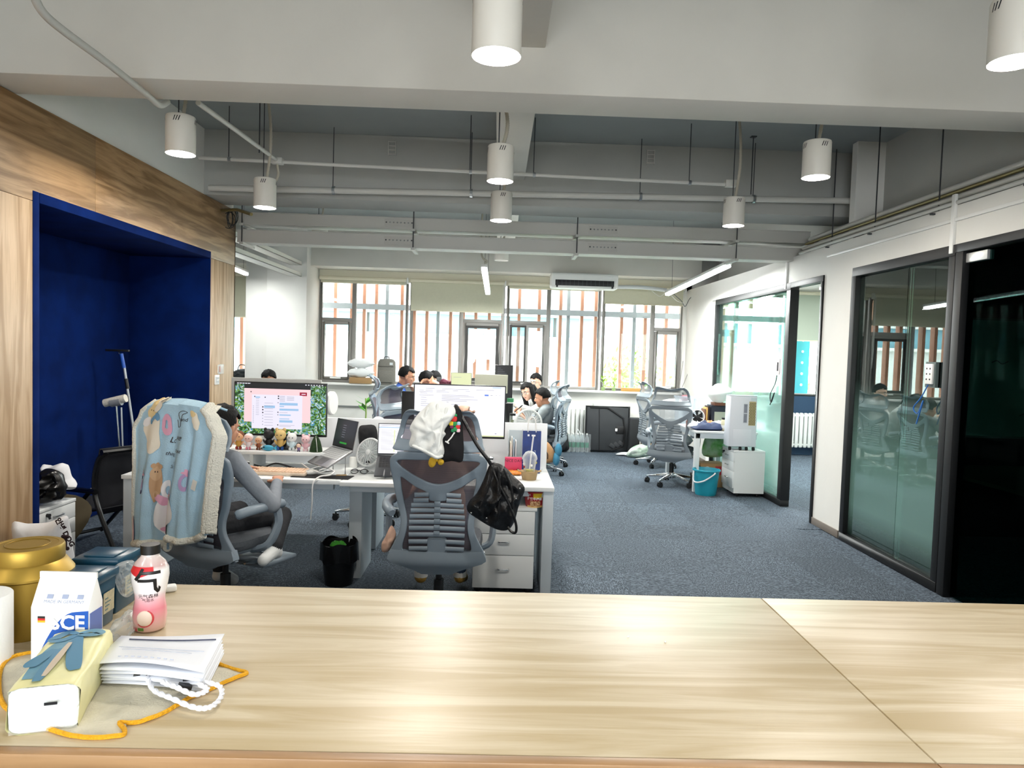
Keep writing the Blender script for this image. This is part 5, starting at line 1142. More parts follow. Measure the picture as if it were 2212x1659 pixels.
RB = mat('ribbon_blue', '#6f9fb4', .45, var=.25, vscale=30); RB2 = mat('ribbon_deep', '#4f83a0', .45)
def topstroke(pts, wd, m, name='ribbon_print'):
    topstroke.n = getattr(topstroke, 'n', 0) + 1; P = spline([(x * w_, y * d, h * 1.02 + .0004 * topstroke.n) for x, y in pts], 6); g = G(); L_, R2 = [], []
    for k, q in enumerate(P):
        a_ = P[max(k - 1, 0)]; b_ = P[min(k + 1, len(P) - 1)]; tn = (b_ - a_).normalized(); nn = Vector((-tn.y, tn.x, 0)); s = wd * (.45 + .55 * math.sin(PI * (k + .8) / (len(P) + .6)))
        L_.append(q + nn * s); R2.append(q - nn * s)
    g.rings([L_, R2], closed=False); g.build(name, m, t)
topstroke([(.5, .88), (.35, .72), (.25, .45), (.2, .12)], .014, RB); topstroke([(.52, .86), (.6, .6), (.75, .3), (.82, .2)], .011, RB2); topstroke([(.5, .88), (.3, .93), (.14, .8), (.3, .78), (.5, .87)], .008, RB2); topstroke([(.5, .88), (.72, .93), (.86, .86), (.7, .84), (.5, .87)], .008, RB); topstroke([(.3, .6), (.12, .38), (.12, .3)], .011, RB2); topstroke([(.42, .6), (.38, .3), (.36, .05)], .009, RB2)
topstroke([(.47, .7), (.44, .4), (.42, .12)], .005, mat('ribbon_beige', '#c9b9a4', .5))
G().box((w_ * .62, -.0075, h * .66), (.016, .0006, .004)).build('date_print', mat('ink_black'), t)
# cleaning cloth with yellow hem
P = [(-2, 1490), (8, 1440), (60, 1415), (240, 1398), (330, 1405), (420, 1420), (495, 1447), (515, 1452), (533, 1458), (505, 1470), (470, 1486), (420, 1508), (385, 1526), (352, 1545), (318, 1560), (285, 1566), (258, 1566), (268, 1580), (266, 1592), (235, 1597), (180, 1597), (130, 1588), (60, 1560), (10, 1530)]
O = [atz(x, y, ZC) for x, y in P]; S = spline(O, 4, True); cc = sum(S, Vector()) / len(S)
t = thing('cleaning_cloth', 'crumpled cream cloth with yellow hem under the tissue pack and paper bag', 'cloth', cc)
g = G(); rings_ = []
for k in range(9):
    s = 1 - k / 9
    rings_.append([Vector(((q - cc).x * s, (q - cc).y * s, .0015 + .005 * abs(mnoise.noise(((q - cc) * s) * 22 + Vector((3, 1, 0)))) * (1 if k else 1))) for q in S])
g.rings(rings_, cap0=False, cap1=True); g.build('fabric', mat('cloth_cream', '#d9d3bf', .95, var=.2, vscale=16, bump=.3, bscale=300), t, smooth=True, solid=.001)
g = G(); g.tube([(q - cc) + Vector((0, 0, .003 + .003 * abs(mnoise.noise((q - cc) * 40)))) for q in S], .0035, 6, closed=True); g.build('hem', mat('hem_yellow', '#e3a514', .8, bump=.5, bscale=250), t, smooth=True)
# folded paper bag
q0, q1, q2, q3 = [atz(x, y, ZC + .04) for x, y in ((203, 1434), (262, 1374), (485, 1371), (440, 1451))]
org = (q0 + q2) / 2; ang = -.02; t = thing('folded_paper_bag', 'flat white paper bag with twisted cord handles lying on the cloth', 'bag', (org.x, org.y, ZC + .006)); WB = mat('bag_paper', '#e9ecf3', .5)
L0 = [q - Vector((org.x, org.y, 0)) for q in (q0, q1, q2, q3)]
def sheet(z, sc=1.0, bend=0.0, sh=(0, 0)):
    g = G()
    def f(u, v):
        a_ = L0[0].lerp(L0[3], u); b_ = L0[1].lerp(L0[2], u); q = a_.lerp(b_, v)
        return Vector((q.x * sc + sh[0], q.y * sc + sh[1], z + bend * (1 - v) ** 2 * math.sin(PI * u) + .002 * math.sin(4 * u + 3 * v)))
    g.grid(f, 12, 8); return g
for k, (z, b_) in enumerate(((.002, 0), (.008, .002), (.014, -.002), (.020, .002), (.027, .0))): sheet(z, .94 + .008 * (k % 2), b_, (.006, -.002 * k)).build('bag_layer', WB, t, smooth=True, solid=.0012)
sheet(.034, 1.0, .006).build('top_sheet', WB, t, smooth=True, solid=.001)
def on_sheet(u, v, z=.0362):
    a_ = L0[0].lerp(L0[3], u); b_ = L0[1].lerp(L0[2], u); q = a_.lerp(b_, v); return Vector((q.x, q.y, z + .006 * (1 - v) ** 2 * math.sin(PI * u) + .002 * math.sin(4 * u + 3 * v)))
for u0, u1, v, r, m in ((.12, .95, .82, .0012, mat('pen_grey', '#3c4258', .6)), (.1, .9, .5, .0006, mat('fold_line', '#b9bfce', .6)), (.15, .8, .42, .0005, mat('fold_line'))): G().tube([on_sheet(u0 + (u1 - u0) * k / 10, v) for k in range(11)], r, 4).build('printed_line', m, t)
for k in range(9): G().tube([on_sheet(.18 + .06 * k, .16), on_sheet(.21 + .06 * k, .16)], .0009, 4).build('printed_dash', mat('fold_line'), t)
def cord(pts, label='cord_handle'):
    S_ = spline(pts, 10)
    for ph in (0, PI):
        g = G(); out = []
        for k, q in enumerate(S_):
            tn = (S_[min(k + 1, len(S_) - 1)] - S_[max(k - 1, 0)]).normalized(); u_ = tn.orthogonal().normalized(); v_ = tn.cross(u_); a_ = k * .9 + ph
            out.append(q + Vector((0, 0, 1)) * .0018 * math.sin(a_) + Vector((-tn.y, tn.x, 0)).normalized() * .0018 * math.cos(a_))
        g.tube(out, .0026, 6); g.build(label, mat('cord_white', '#e3e5ec', .6), t, smooth=True)
def loc(px, py, z): q = atz(px, py, ZC + .006 + z); return (q.x - org.x, q.y - org.y, z)
cord([loc(318, 1462, .014), loc(332, 1490, .008), loc(370, 1508, .006), loc(420, 1528, .004), loc(455, 1527, .004), loc(478, 1505, .006), loc(474, 1482, .012), loc(440, 1474, .018)])
cord([loc(350, 1472, .02), loc(380, 1484, .016), loc(420, 1500, .010), loc(448, 1490, .012), loc(430, 1478, .02)])
for px, py in ((303, 1460), (410, 1468), (400, 1482), (330, 1458)): q = loc(px, py, .012); G().box(q, (.02, .012, .006), (0, .3, .4)).build('black_clip', KEYB, t, bevel=.001)
# paper roll and white remote
p = at(-62, 1400, 1.17); t = thing('paper_roll', 'white paper roll cut by the left picture edge', 'paper roll', (p.x, 1.19, ZC)); G().lathe([(.014, 0), (.046, 0), (.0465, .002), (.0465, .113), (.045, .115), (.014, .115), (.014, 0)], 40, cap0=False, cap1=False).build('roll', mat('roll_white', '#eeefee', .8, bump=.1, bscale=200), t, smooth=True); G().lathe([(.012, 0), (.014, 0), (.014, .1155), (.012, .1155), (.012, 0)], 24, cap0=False, cap1=False).build('core', mat('kraft'), t, smooth=True)
p = atz(358, 1272, ZC); tag(G(T(p.x, p.y - .02, ZC) @ Rz(.5)).bx(-.012, .03, -.012, .012, 0, .013).build('white_remote', WHITEP, bevel=.004, seg=3), 'small white remote half hidden behind the drink bottle', 'remote')
for k, (px, py) in enumerate(((1357, 1377), (1437, 1388))): q = atz(px, py, ZC); tag(G().ell((q.x, q.y, ZC + .0015), (.0022, .0018, .0016), 8, 6).build('crumb', WHITEP), ['tiny white crumb on the counter, left of two', 'tiny white crumb on the counter, right of two'][k], 'crumb', 'crumbs on the counter')
# ================================================================== niche
def pedestal(name, label, loc_, rz, w_, d, h, locks=True):
    """three-drawer pedestal, drawers face local -Y"""
    t = thing(name, label, 'cabinet', loc_, rz)
    G().bx(-w_ / 2, w_ / 2, 0, d, .045, h - .022).build('carcass', DESKW, t); G().bx(-w_ / 2 - .004, w_ / 2 + .004, -.02, d, h - .022, h).build('top_board', DESKW, t, bevel=.003)
    zs = [(h - .028, h - .028 - .115 * h / .55), ]; z = h - .026
    for f in (.24, .24, .42):
        hh_ = f * (h - .08); d_ = G().bx(-w_ / 2 + .002, w_ / 2 - .002, -.018, 0, z - hh_ + .003, z).build('drawer', DESKW, t, bevel=.002); zc = z - hh_ * .45
        G().tube(spline([(-.045, -.018, zc), (-.04, -.036, zc), (0, -.038, zc), (.04, -.036, zc), (.045, -.018, zc)], 4), .005, 8).build('handle', CHROME, d_, smooth=True); z -= hh_
    if locks:
        G().tube([(-w_ * .3, -.018, h - .05), (-w_ * .3, -.04, h - .05)], .012, 12).build('lock', BLACKP, t, smooth=True); G().tube([(-w_ * .3, -.03, h - .05), (-w_ * .3, -.04, h - .075)], .008, 8).build('key_fob', BLACKP, t, smooth=True)
    for sx in (-1, 1):
        for sy in (.06, d - .06): G().ell((sx * (w_ / 2 - .05), sy, .022), .022, 10, 8).build('caster', BLACKP, t, smooth=True)
    return t
pedestal('drawer_pedestal', 'white drawer pedestal with black keys inside the blue niche', (-2.96, 4.83, 0), PI / 2, .40, .5, .52)
g = G(); inflate(g, [at(84, 1025, 4.8), at(100, 1012, 4.8), at(125, 1018, 4.8), at(137, 1045, 4.8), at(136, 1075, 4.8), at(120, 1082, 4.8), at(84, 1086, 4.8), at(75, 1050, 4.8)], .07, wr=.07, wk=13, seed=2, flat=.4, rings=12, n=6); o = tag(g.build('plastic_sack', mat('sack_black', '#131211', .3), smooth=True), 'black plastic sack on the pedestal in the niche', 'bag')
t = thing('print_pillow', 'grey white cushion with a round print leaning behind the black sack', 'cushion', at(125, 1035, 5.0)); c0 = at(125, 1035, 5.0)
CUSH = mat('cushion_white', '#dfe0e2', .85, var=.08, vscale=10, bump=.2, bscale=30)
g = G(); inflate(g, [p_ - c0 for p_ in pxl([(92, 1004), (110, 1007), (135, 1000), (145, 1012), (152, 1035), (165, 1052), (150, 1058), (125, 1056), (100, 1062), (95, 1030)], 5.0)], .09, wr=.015, wk=10); g.build('cushion', CUSH, t, smooth=True)
for a_, m in ((.035, mat('ink_navy', '#23243a', .7)), (.02, mat('print_pinkish', '#c98f9a', .7))): G(T(.07, -.085, .0) @ Ry(-.7)).ell((0, 0, 0), (a_ * .8, .012, a_ * 1.6), 14, 10).build('round_print', m, t, smooth=True)
tag(G().bx(-2.88, -2.5, 4.12, 4.5, 0, .22).build('cardboard_box', mat('carton_brown', '#a3835a', .85), bevel=.004), 'brown cardboard box under the white printed cushion', 'box')
c0 = at(95, 1180, 4.25); t = thing('print_pillow', 'white cushion with black lettering and a bone print, behind the gold tin', 'cushion', (c0.x, c0.y, .22)); c0 = Vector((c0.x, c0.y, .22))
g = G(); inflate(g, [p_ - c0 for p_ in pxl([(26, 1130), (60, 1131), (105, 1128), (143, 1114), (150, 1135), (156, 1180), (162, 1225), (150, 1252), (90, 1255), (28, 1250), (30, 1190)], 4.25)], .08, wr=.01, wk=8); g.build('cushion', mat('cushion_bright', '#eceef2', .85, bump=.15, bscale=30), t, smooth=True)
text_mesh('안녕 DOG', .042, INK, t, 'lettering', T(*(at(140, 1150, 4.18) - c0)) @ Rx(PI / 2) @ Matrix.Rotation(-1.05, 4, 'Z'), bold=.002)
bp_ = at(141, 1172, 4.17) - c0; g = G(); g.tube([bp_ + Vector((0, 0, -.03)), bp_ + Vector((0, 0, .03))], .01, 8)
for s in (-1, 1):
    for q in (-1, 1): g.ell(bp_ + Vector((q * .012, 0, s * .035)), (.013, .008, .012), 8, 6)
g.build('bone_print', INK, t, smooth=True)
# folded black recliner
t = thing('folding_chair', 'black folding chair leaning inside the blue niche', 'chair', (-3.12, 5.7, 0), math.radians(62)); BK = mat('chair_black', '#08090b', .35); BKF = mat('black_canvas', '#0a0d16', .8)
for s in (-1, 1):
    G().tube(spline([(s * .24, -.55, .02), (s * .24, -.28, .45), (s * .24, -.3, .72), (s * .2, -.36, .80)], 6), .018, 8).build('side_rail', BK, t, smooth=True); G().tube([(s * .22, .35, .02), (s * .22, -.2, .50)], .016, 8).build('rear_leg', BK, t, smooth=True); G().tube([(s * .25, -.3, .50), (s * .25, .1, .48)], .02, 8).build('arm', BK, t, smooth=True)
G().grid(lambda u, v: Vector((-.22 + .44 * u, -.3 + .02 * v + .05 * math.sin(PI * v) - .02 * v, .32 + .5 * v)), 5, 8).build('back_canvas', BKF, t, smooth=True, solid=.012); G().grid(lambda u, v: Vector((-.22 + .44 * u, -.3 + .5 * v, .36 - .04 * math.sin(PI * v))), 5, 8).build('seat_canvas', BKF, t, smooth=True, solid=.012)
G().tube([(-.24, -.35, .8), (.24, -.35, .8)], .022, 8).build('head_bar', BK, t, smooth=True); G().tube([(-.22, .33, .04), (.22, .33, .04)], .014, 8).build('foot_bar', BK, t, smooth=True)
g = G(); inflate(g, [(-3.35, 5.2, .1), (-3.1, 5.15, .1), (-2.98, 5.3, .35), (-3.1, 5.3, .48), (-3.35, 5.28, .45), (-3.45, 5.22, .3)], .1, wr=.04, wk=10); tag(g.build('paper_sack', mat('olive_sack', '#4a412c', .8), smooth=True), 'dull brown sack beside the niche pedestal', 'bag')
# mop and squeegee
Yc = 6.55; t = thing('squeegee', 'long handled window squeegee with blue neck leaning in the niche corner', 'squeegee', (at(252, 760, Yc).x, Yc, 0)); o_ = Vector((at(252, 760, Yc).x, Yc, 0)); V_ = lambda px, py: at(px, py, Yc) - o_
G().tube([V_(268, 792), V_(290, 940), V_(300, 1010), V_(318, 1128)], .012, 10).build('pole', mat('pole_grey', '#a9adb0', .35, .6), t, smooth=True); G().tube([V_(262, 764), V_(268, 795)], .016, 10).build('neck', mat('neck_blue', '#1f57b8', .4), t, smooth=True); G().tube([V_(272, 818), V_(276, 840)], .016, 10).build('grip', BLACKP, t, smooth=True)
q = V_(254, 757); G().box(q, (.21, .03, .02)).build('blade_holder', BLACKP, t, bevel=.004); G().tube(spline([V_(258, 765), V_(255, 760), V_(246, 757)], 4), .01, 8).build('bracket', CHROME, t, smooth=True)
Yc = 6.35; t = thing('mop', 'mop with a white roller head standing head up in the niche', 'mop', (at(252, 860, Yc).x, Yc, 0)); o_ = Vector((at(252, 860, Yc).x, Yc, 0)); V_ = lambda px, py: at(px, py, Yc) - o_
G().tube([V_(250, 868), V_(256, 950), V_(262, 1020), V_(270, 1148)], .011, 10).build('pole', CHROME, t, smooth=True); G().tube([V_(226, 871), V_(272, 860)], [.036, .036], 12).build('roller_head', mat('sponge_white', '#d8d4c8', .9, bump=.5, bscale=60), t, smooth=True); G().tube([V_(240, 870), V_(262, 866)], .04, 12).build('clamp', mat('clamp_grey', '#8f9296', .4), t, smooth=True)
G().tube([V_(262, 880), V_(266, 1000), V_(272, 1148)], .008, 8).build('second_rod', mat('pole_grey'), t, smooth=True)
# switches on the oak post
a, b = atx(463, 788, WALLX), atx(482, 806, WALLX); t = thing('light_switch', 'upper wall switch under a clear cover on the oak post', 'switch', (WALLX, (a.y + b.y) / 2, (a.z + b.z) / 2)); G().bx(0, .012, -.045, .045, -.045, .045).build('plate', WHITEP, t, bevel=.003); G().bx(.012, .018, -.02, .012, -.03, .03).build('rocker', mat('rocker_red', '#c9867a', .5), t, bevel=.002); G().bx(.012, .035, -.05, .05, -.05, .05).build('cover', clearfilm('cover', '#eef2f2', .15, .2, .2), t, bevel=.004)
a, b = atx(456, 809, WALLX), atx(478, 831, WALLX); t = thing('light_switch', 'lower white keypad switch with many buttons on the oak post', 'switch', (WALLX, (a.y + b.y) / 2, (a.z + b.z) / 2)); G().bx(0, .012, -.055, .055, -.05, .05).build('plate', WHITEP, t, bevel=.003)
for i in range(4):
    for j in range(2): G().bx(.012, .015, -.02 + i * .017, -.01 + i * .017, -.03 + .035 * j, -.008 + .035 * j).build('button', mat('button_grey', '#c3c6c8', .5), t)
G().bx(.012, .015, -.045, -.028, -.03, .03).build('large_button', mat('button_grey'), t)
# ================================================================== right-hand desk and what stands round it
Rd = atz(1497, 1063, 0); RX0, RY0 = Rd.x, Rd.y
rd = thing('desk', 'white desk against the glazed partition, crowded with clutter', 'desk', (RX0, RY0, 0)); RW = 3.19 - RX0
G().bx(-.01, RW, -.01, 1.45, .722, .75).build('desktop', DESKW, rd, bevel=.003); G().bx(.005, RW - .01, .0, .05, .66, .722).build('front_rail', DESKE, rd); G().bx(.0, .05, .05, 1.4, .67, .722).build('side_rail', DESKE, rd)
for x, y in ((0, 0), (RW - .06, .42), (0, 1.38), (RW - .06, 1.38)): G().bx(x, x + .06, y, y + .06, 0, .722).build('leg', DESKW, rd, bevel=.003)
# pedestal, cooler
pedestal('drawer_pedestal', 'white drawer pedestal under the air cooler at the glass', (2.845, 8.52, 0), -PI / 2, .42, .36, .555)
cz = .555; a, b = at(1576, 900, 8.32), at(1636, 900, 8.32); t = thing('air_cooler', 'white portable air cooler standing on the pedestal', 'air cooler', ((a.x + b.x) / 2, 8.32, cz)); hw = (b.x - a.x) / 2
zt = at(1605, 856, 8.32).z - cz; COOL = mat('cooler_white', '#dfe3ea', .4)
G().rings([[(-hw, 0, .045), (hw, 0, .045), (hw, .19, .045), (-hw, .19, .045)], [(-hw * .98, 0, .26), (hw * .98, 0, .26), (hw * .98, .19, .26), (-hw * .98, .19, .26)], [(-hw * .95, .005, zt), (hw * .95, .005, zt), (hw * .95, .185, zt), (-hw * .95, .185, zt)]]).build('body', COOL, t, bevel=.008)
G().bx(-hw * .95, hw * .95, .01, .18, zt, zt + .006).build('top_panel', mat('cooler_grey', '#8b9096', .4), t, bevel=.002)
pad = G().bx(hw * .38, hw * .86, -.004, 0, .30, zt - .06).build('honeycomb_pad', mat('pad_tan', '#c4b78a', .9), t)
g = G()
for r in range(16):
    for c in range(4): x = hw * .4 + c * hw * .115 + (r % 2) * hw * .04; z = .31 + r * (zt - .38) / 16; g.bx(x, x + hw * .07, -.006, -.004, z, z + .009)
g.build('pad_cells', mat('cell_dark', '#5b5236', .9), pad)['kind'] = 'stuff'
for z0 in (.33, zt - .2): 
    G().bx(0, hw * .26, -.002, 0, z0, z0 + .11).build('notice_sticker', mat('notice_grey', '#a9adb6', .6), t)
    for k in range(6): G().bx(.005, hw * .24, -.003, -.002, z0 + .012 + .016 * k, z0 + .018 + .016 * k).build('print_line', mat('pen_grey'), t)
G().bx(hw * .5, hw * .9, -.002, 0, zt - .05, zt - .015).build('brand_sticker', mat('sticker_pale', '#cfe0e4', .5), t); G().bx(-hw * .7, hw * .6, -.003, .0, .05, .25).build('tank_door', COOL, t, bevel=.004)
for sx in (-.85, -.1, .35, .85): 
    G().tube([(sx * hw - .012, .02, .022), (sx * hw + .012, .02, .022)], .022, 12).build('caster', BLACKP, t, smooth=True)
    G().cyl((sx * hw, .02, .02), (sx * hw, .02, .05), .008, n=8).build('caster_stem', BLACKP, t)
# bucket
p = atz(1527, 1070, 0); t = thing('bucket', 'turquoise plastic bucket with a white handle by the desk leg', 'bucket', (p.x, p.y + .06, 0)); BUC = mat('bucket_teal', '#1f93a8', .4)
G().lathe([(.118, 0), (.122, .01), (.152, .285), (.165, .29), (.165, .305), (.155, .308), (.148, .295), (.115, .012), (.001, .012)], 36).build('tub', BUC, t, smooth=True)
G().tube(spline([(-.16, -.03, .285), (-.17, -.08, .17), (-.09, -.155, .18), (.02, -.165, .25), (.06, -.16, .285)], 6), .009, 8).build('handle', mat('handle_white', '#dcdfe0', .4), t, smooth=True)
# under the desk
t = thing('cardboard_box', 'brown cardboard box with a red label under the cluttered desk', 'box', (at(1538, 1000, 8.95).x, 8.9, 0)); G().bx(-.16, .16, 0, .25, 0, .30).build('box', mat('carton_brown', '#a3835a', .85), t, bevel=.004); G().bx(.03, .11, -.002, 0, .16, .27).build('red_label', mat('label_red', '#b3323f', .5), t); G().bx(.055, .085, -.003, -.002, .19, .24).build('label_mark', WHITEP, t)
g = G(); c_ = at(1542, 965, 9.05); inflate(g, [c_ + Vector(q) for q in ((-.13, 0, -.12), (-.14, 0, .05), (-.08, 0, .16), (.02, 0, .12), (.12, 0, .16), (.15, 0, .0), (.12, 0, -.12))], .1, wr=.06, wk=9, seed=5, axis=(0, 1, 0)); tag(g.build('carrier_bag', mat('green_bag', '#a8c4a4', .35, var=.5, vscale=8, color2='#5fae4a'), smooth=True), 'crumpled green and clear carrier bag on the cardboard box', 'bag')
def shoe(loc_, rz, m, sole, label, group=None, s=1.0):
    t = thing('sneaker', label, 'shoe', loc_, rz, group); g = G()
    R_ = []
    for y, hw_, z0, z1 in ((-.14, .02, .03, .09), (-.12, .036, .022, .105), (-.06, .039, .02, .10), (-.01, .037, .02, .085), (.05, .043, .02, .06), (.1, .042, .02, .05), (.13, .028, .022, .042)):
        R_.append([(hw_ * s * math.cos(u) * (1 if math.sin(u) < 0 else .8), y * s, (z0 + (z1 - z0) * (.5 + .5 * math.sin(u))) * s) for u in np.linspace(0, 2 * PI, 13)[:-1]])
    g.rings(R_); g.build('upper', m, t, smooth=True, angle=60)
    g = G(); g.rings([[(hw_ * s * 1.06 * c, y * s, z * s) for c, z in ((-1, 0), (1, 0), (1, .024), (-1, .024))] for y, hw_ in ((-.145, .025), (-.12, .038), (-.05, .04), (.05, .044), (.1, .043), (.135, .026))]); g.build('sole', sole, t, bevel=.004)
    for k in range(4): G().tube([(-.02 * s, (.0 + .02 * k) * s, (.088 - .008 * k) * s), (.02 * s, (.008 + .02 * k) * s, (.088 - .008 * k) * s)], .003, 5).build('lace', WHITEP, t)
    return t
SHW = mat('shoe_white', '#dfe3e3', .6); SHG = mat('shoe_dark', '#23272c', .6)
t = thing('shoe_box', 'low dark shoe box under the cluttered desk', 'box', (at(1516, 1000, 8.85).x, 8.85, 0)); G().bx(-.1, .1, -.14, .14, 0, .16).build('box', mat('box_dark', '#3a332c', .8), t); G().bx(-.104, .104, -.144, .144, .13, .168).build('lid', mat('box_dark'), t, bevel=.003)
q = at(1516, 1000, 8.85); shoe((q.x - .045, 8.85, .168), 2.6, SHG, SHW, 'dark sneaker with white sole on the shoe box, left one', 'sneakers under the desk'); shoe((q.x + .045, 8.86, .168), 2.4, SHW, SHW, 'white sneaker on the shoe box, right one', 'sneakers under the desk')
# clutter on top
def onR(px, Y): return at(px, 900, Y).x
g = G(); c_ = Vector((onR(1527, 8.72), 8.72, .80)); inflate(g, [c_ + Vector(q) for q in ((-.22, -.08, -.02), (-.12, -.12, -.03), (.08, -.12, -.03), (.21, -.06, -.02), (.2, .08, -.01), (.04, .12, 0), (-.15, .1, 0))], .045, wr=.05, wk=11, seed=1, axis=(0, 0, 1)); tag(g.build('folded_jacket', mat('navy_cloth', '#17284f', .7), smooth=True), 'navy blue jacket heaped on the cluttered desk', 'jacket')
tag(G().bx(RX0 + .03, RX0 + .62, RY0 + .02, RY0 + .38, .75, .753).build('desk_mat', mat('mat_black', '#1b1e22', .7)), 'dark desk mat at the front of the cluttered desk', 'mat')
x = onR(1505, 9.0); round_fan('small_fan', 'small black and white table fan on the cluttered desk', (x, 9.0, .75), .1, -.15, .085, FANW, KEYB, .05, hub=KEYB)
x = onR(1553, 9.05); t = thing('book_stack_box', 'dark file box holding books at the back of the cluttered desk', 'box', (x, 9.05, .75)); G().bx(-.1, .1, 0, .2, 0, .28).build('box', mat('box_navy', '#1f2735', .7), t, bevel=.003); G().bx(-.06, .09, -.004, 0, .02, .2).build('pale_panel', mat('panel_sage', '#aeb6a6', .6), t)
for k in range(3): tag(G().bx(x - .14 - .022 * k, x - .122 - .022 * k, 9.06, 9.22, .75, .75 + .27 - .02 * k).build('book', mat('book_r%d' % k, ('#3a2a22', '#c7a25c', '#6d4a35')[k], .7), bevel=.002), ['dark book beside the file box', 'tan book between two brown books', 'brown book leftmost by the file box'][k], 'book', 'books on the cluttered desk')
tag(G().bx(x - .07, x + .07, 9.02, 9.2, 1.032, 1.07).build('wooden_box', mat('brown_box', '#6d3f28', .6), bevel=.004), 'small brown box on top of the dark file box', 'box')
# white moulded lumbar seat
xs = onR(1552, 9.0); zc = at(1552, 855, 9.0).z; t = thing('posture_seat', 'white moulded posture seat shell perched on the file box', 'seat shell', (xs, 9.05, 1.07)); WS = mat('shell_white', '#d8dcd8', .45); base = 1.07
G().rings([[Vector((.16 * sc * math.cos(u) * (1 + .15 * math.cos(u)) + dx, .13 * sc * math.sin(u), z + .03 * math.cos(u) * k)) for u in np.linspace(0, 2 * PI, 29)[:-1]] for sc, z, dx, k in ((.25, .0, 0, 0), (.5, .02, 0, .2), (.92, .09, 0, .6), (1.0, .12, 0, .8), (.98, .135, 0, .9), (.85, .15, -.02, 1.6), (.6, .19, -.05, 1.6), (.3, .21, -.06, 1.2), (.05, .215, -.06, .5))]).build('shell', WS, t, smooth=True, angle=60)
# jar, tube, papers
x = onR(1569, 8.62); t = thing('cream_jar', 'cream coloured jar beside the air cooler', 'jar', (x, 8.66, .75)); G().lathe([(.045, 0), (.048, .01), (.048, .12), (.04, .14), (.001, .141)], 24).build('jar', mat('jar_cream', '#cfc8a8', .4), t, smooth=True); G().lathe([(.042, .138), (.042, .16), (.001, .162)], 24).build('lid', BLACKP, t, smooth=True); G().lathe([(.0486, .03), (.0486, .07)], 24, cap0=False, cap1=False).build('label', WHITEP, t, smooth=True)
x = onR(1486, 8.85); t = thing('spray_bottle', 'small orange bottle with black cap on the cluttered desk', 'bottle', (x, 8.85, .75)); G().lathe([(.02, 0), (.022, .005), (.022, .09), (.012, .1), (.001, .1)], 18).build('bottle', mat('bottle_orange', '#b5562c', .4), t, smooth=True); G().lathe([(.013, .1), (.013, .13), (.001, .131)], 14).build('cap', BLACKP, t, smooth=True)
for k, (px, Y, c, lab) in enumerate(((1500, 8.72, '#e4e6e6', 'crumpled white plastic bag on the cluttered desk'), (1532, 8.9, '#c4713c', 'crumpled orange snack bag behind the navy jacket'), (1548, 8.85, '#e8e0dc', 'pale crumpled packet beside the orange snack bag'))):
    c_ = Vector((onR(px, Y), Y, .79)); g = G(); inflate(g, [c_ + Vector(q) for q in ((-.09, -.05, 0), (.02, -.07, .01), (.1, -.03, 0), (.08, .06, .02), (-.04, .07, .01))], .035, wr=.04, wk=18, seed=k, axis=(0, 0, 1)); tag(g.build('crumpled_packet', mat('packet_%d' % k, c, .5), smooth=True), lab, 'packet')
# clear storage crates and white cushion behind
CRATE = clearfilm('crate_clear', '#dbe4ee', .3, .25, .3)
for px, Y, w_, h, lab in ((1478, 9.52, .11, .36, 'clear plastic crate at the left back of the cluttered desk'), (1516, 9.4, .11, .34, 'clear plastic crate behind the small fan')):
    x = onR(px, Y); t = thing('clear_crate', lab, 'crate', (x, Y, .75)); G().rings([[(-w_ * .9, -.1, 0), (w_ * .9, -.1, 0), (w_ * .9, .1, 0), (-w_ * .9, .1, 0)], [(-w_, -.12, h), (w_, -.12, h), (w_, .12, h), (-w_, .12, h)]], cap1=False).build('walls', CRATE, t); G().bx(-w_ - .01, w_ + .01, -.13, -.12, h - .02, h).bx(-w_ - .01, w_ + .01, .12, .13, h - .02, h).build('rim', CRATE, t)
x = onR(1462, 9.7); t = thing('printer', 'white and black printer at the far end of the cluttered desk', 'printer', (x + .02, 9.82, .75)); G().bx(-.2, .2, -.15, .15, 0, .2).build('case', WHITEP, t, bevel=.01); G().bx(.05, .16, -.152, -.15, .05, .17).build('front_opening', BLACKP, t); G().bx(-.18, .02, -.16, -.15, .03, .05).build('paper_tray', WHITEP, t)
g = G(); c_ = Vector((x + .02, 9.82, 1.0)); inflate(g, [c_ + Vector(q) for q in ((-.2, -.1, 0), (.0, -.13, .01), (.2, -.1, 0), (.21, .1, 0), (-.18, .1, 0))], .05, wr=.02, wk=8, axis=(0, 0, 1)); tag(g.build('white_cushion', CUSH, smooth=True), 'white cushion lying on the printer', 'cushion')
tag(G().ell((x + .12, 9.74, 1.08), (.06, .05, .035), 16, 10, .7, .7).build('red_pouch', mat('red_pouch', '#c3283a', .5), smooth=True), 'small red pouch on the white cushion', 'pouch')
for k, (dx, dz) in enumerate(((.0, .55), (.12, .42))): q = at(1467, 842, 11.95); tag(G().tube([(q.x + .02 * k, 11.98, ZS), (q.x + dx + .06, 12.0, ZS + dz)], .006, 6).build('dry_branch', mat('branch_grey', '#8f8d88', .8)), ['upright dry branch in the window corner', 'slanting dry branch in the window corner'][k], 'branch')
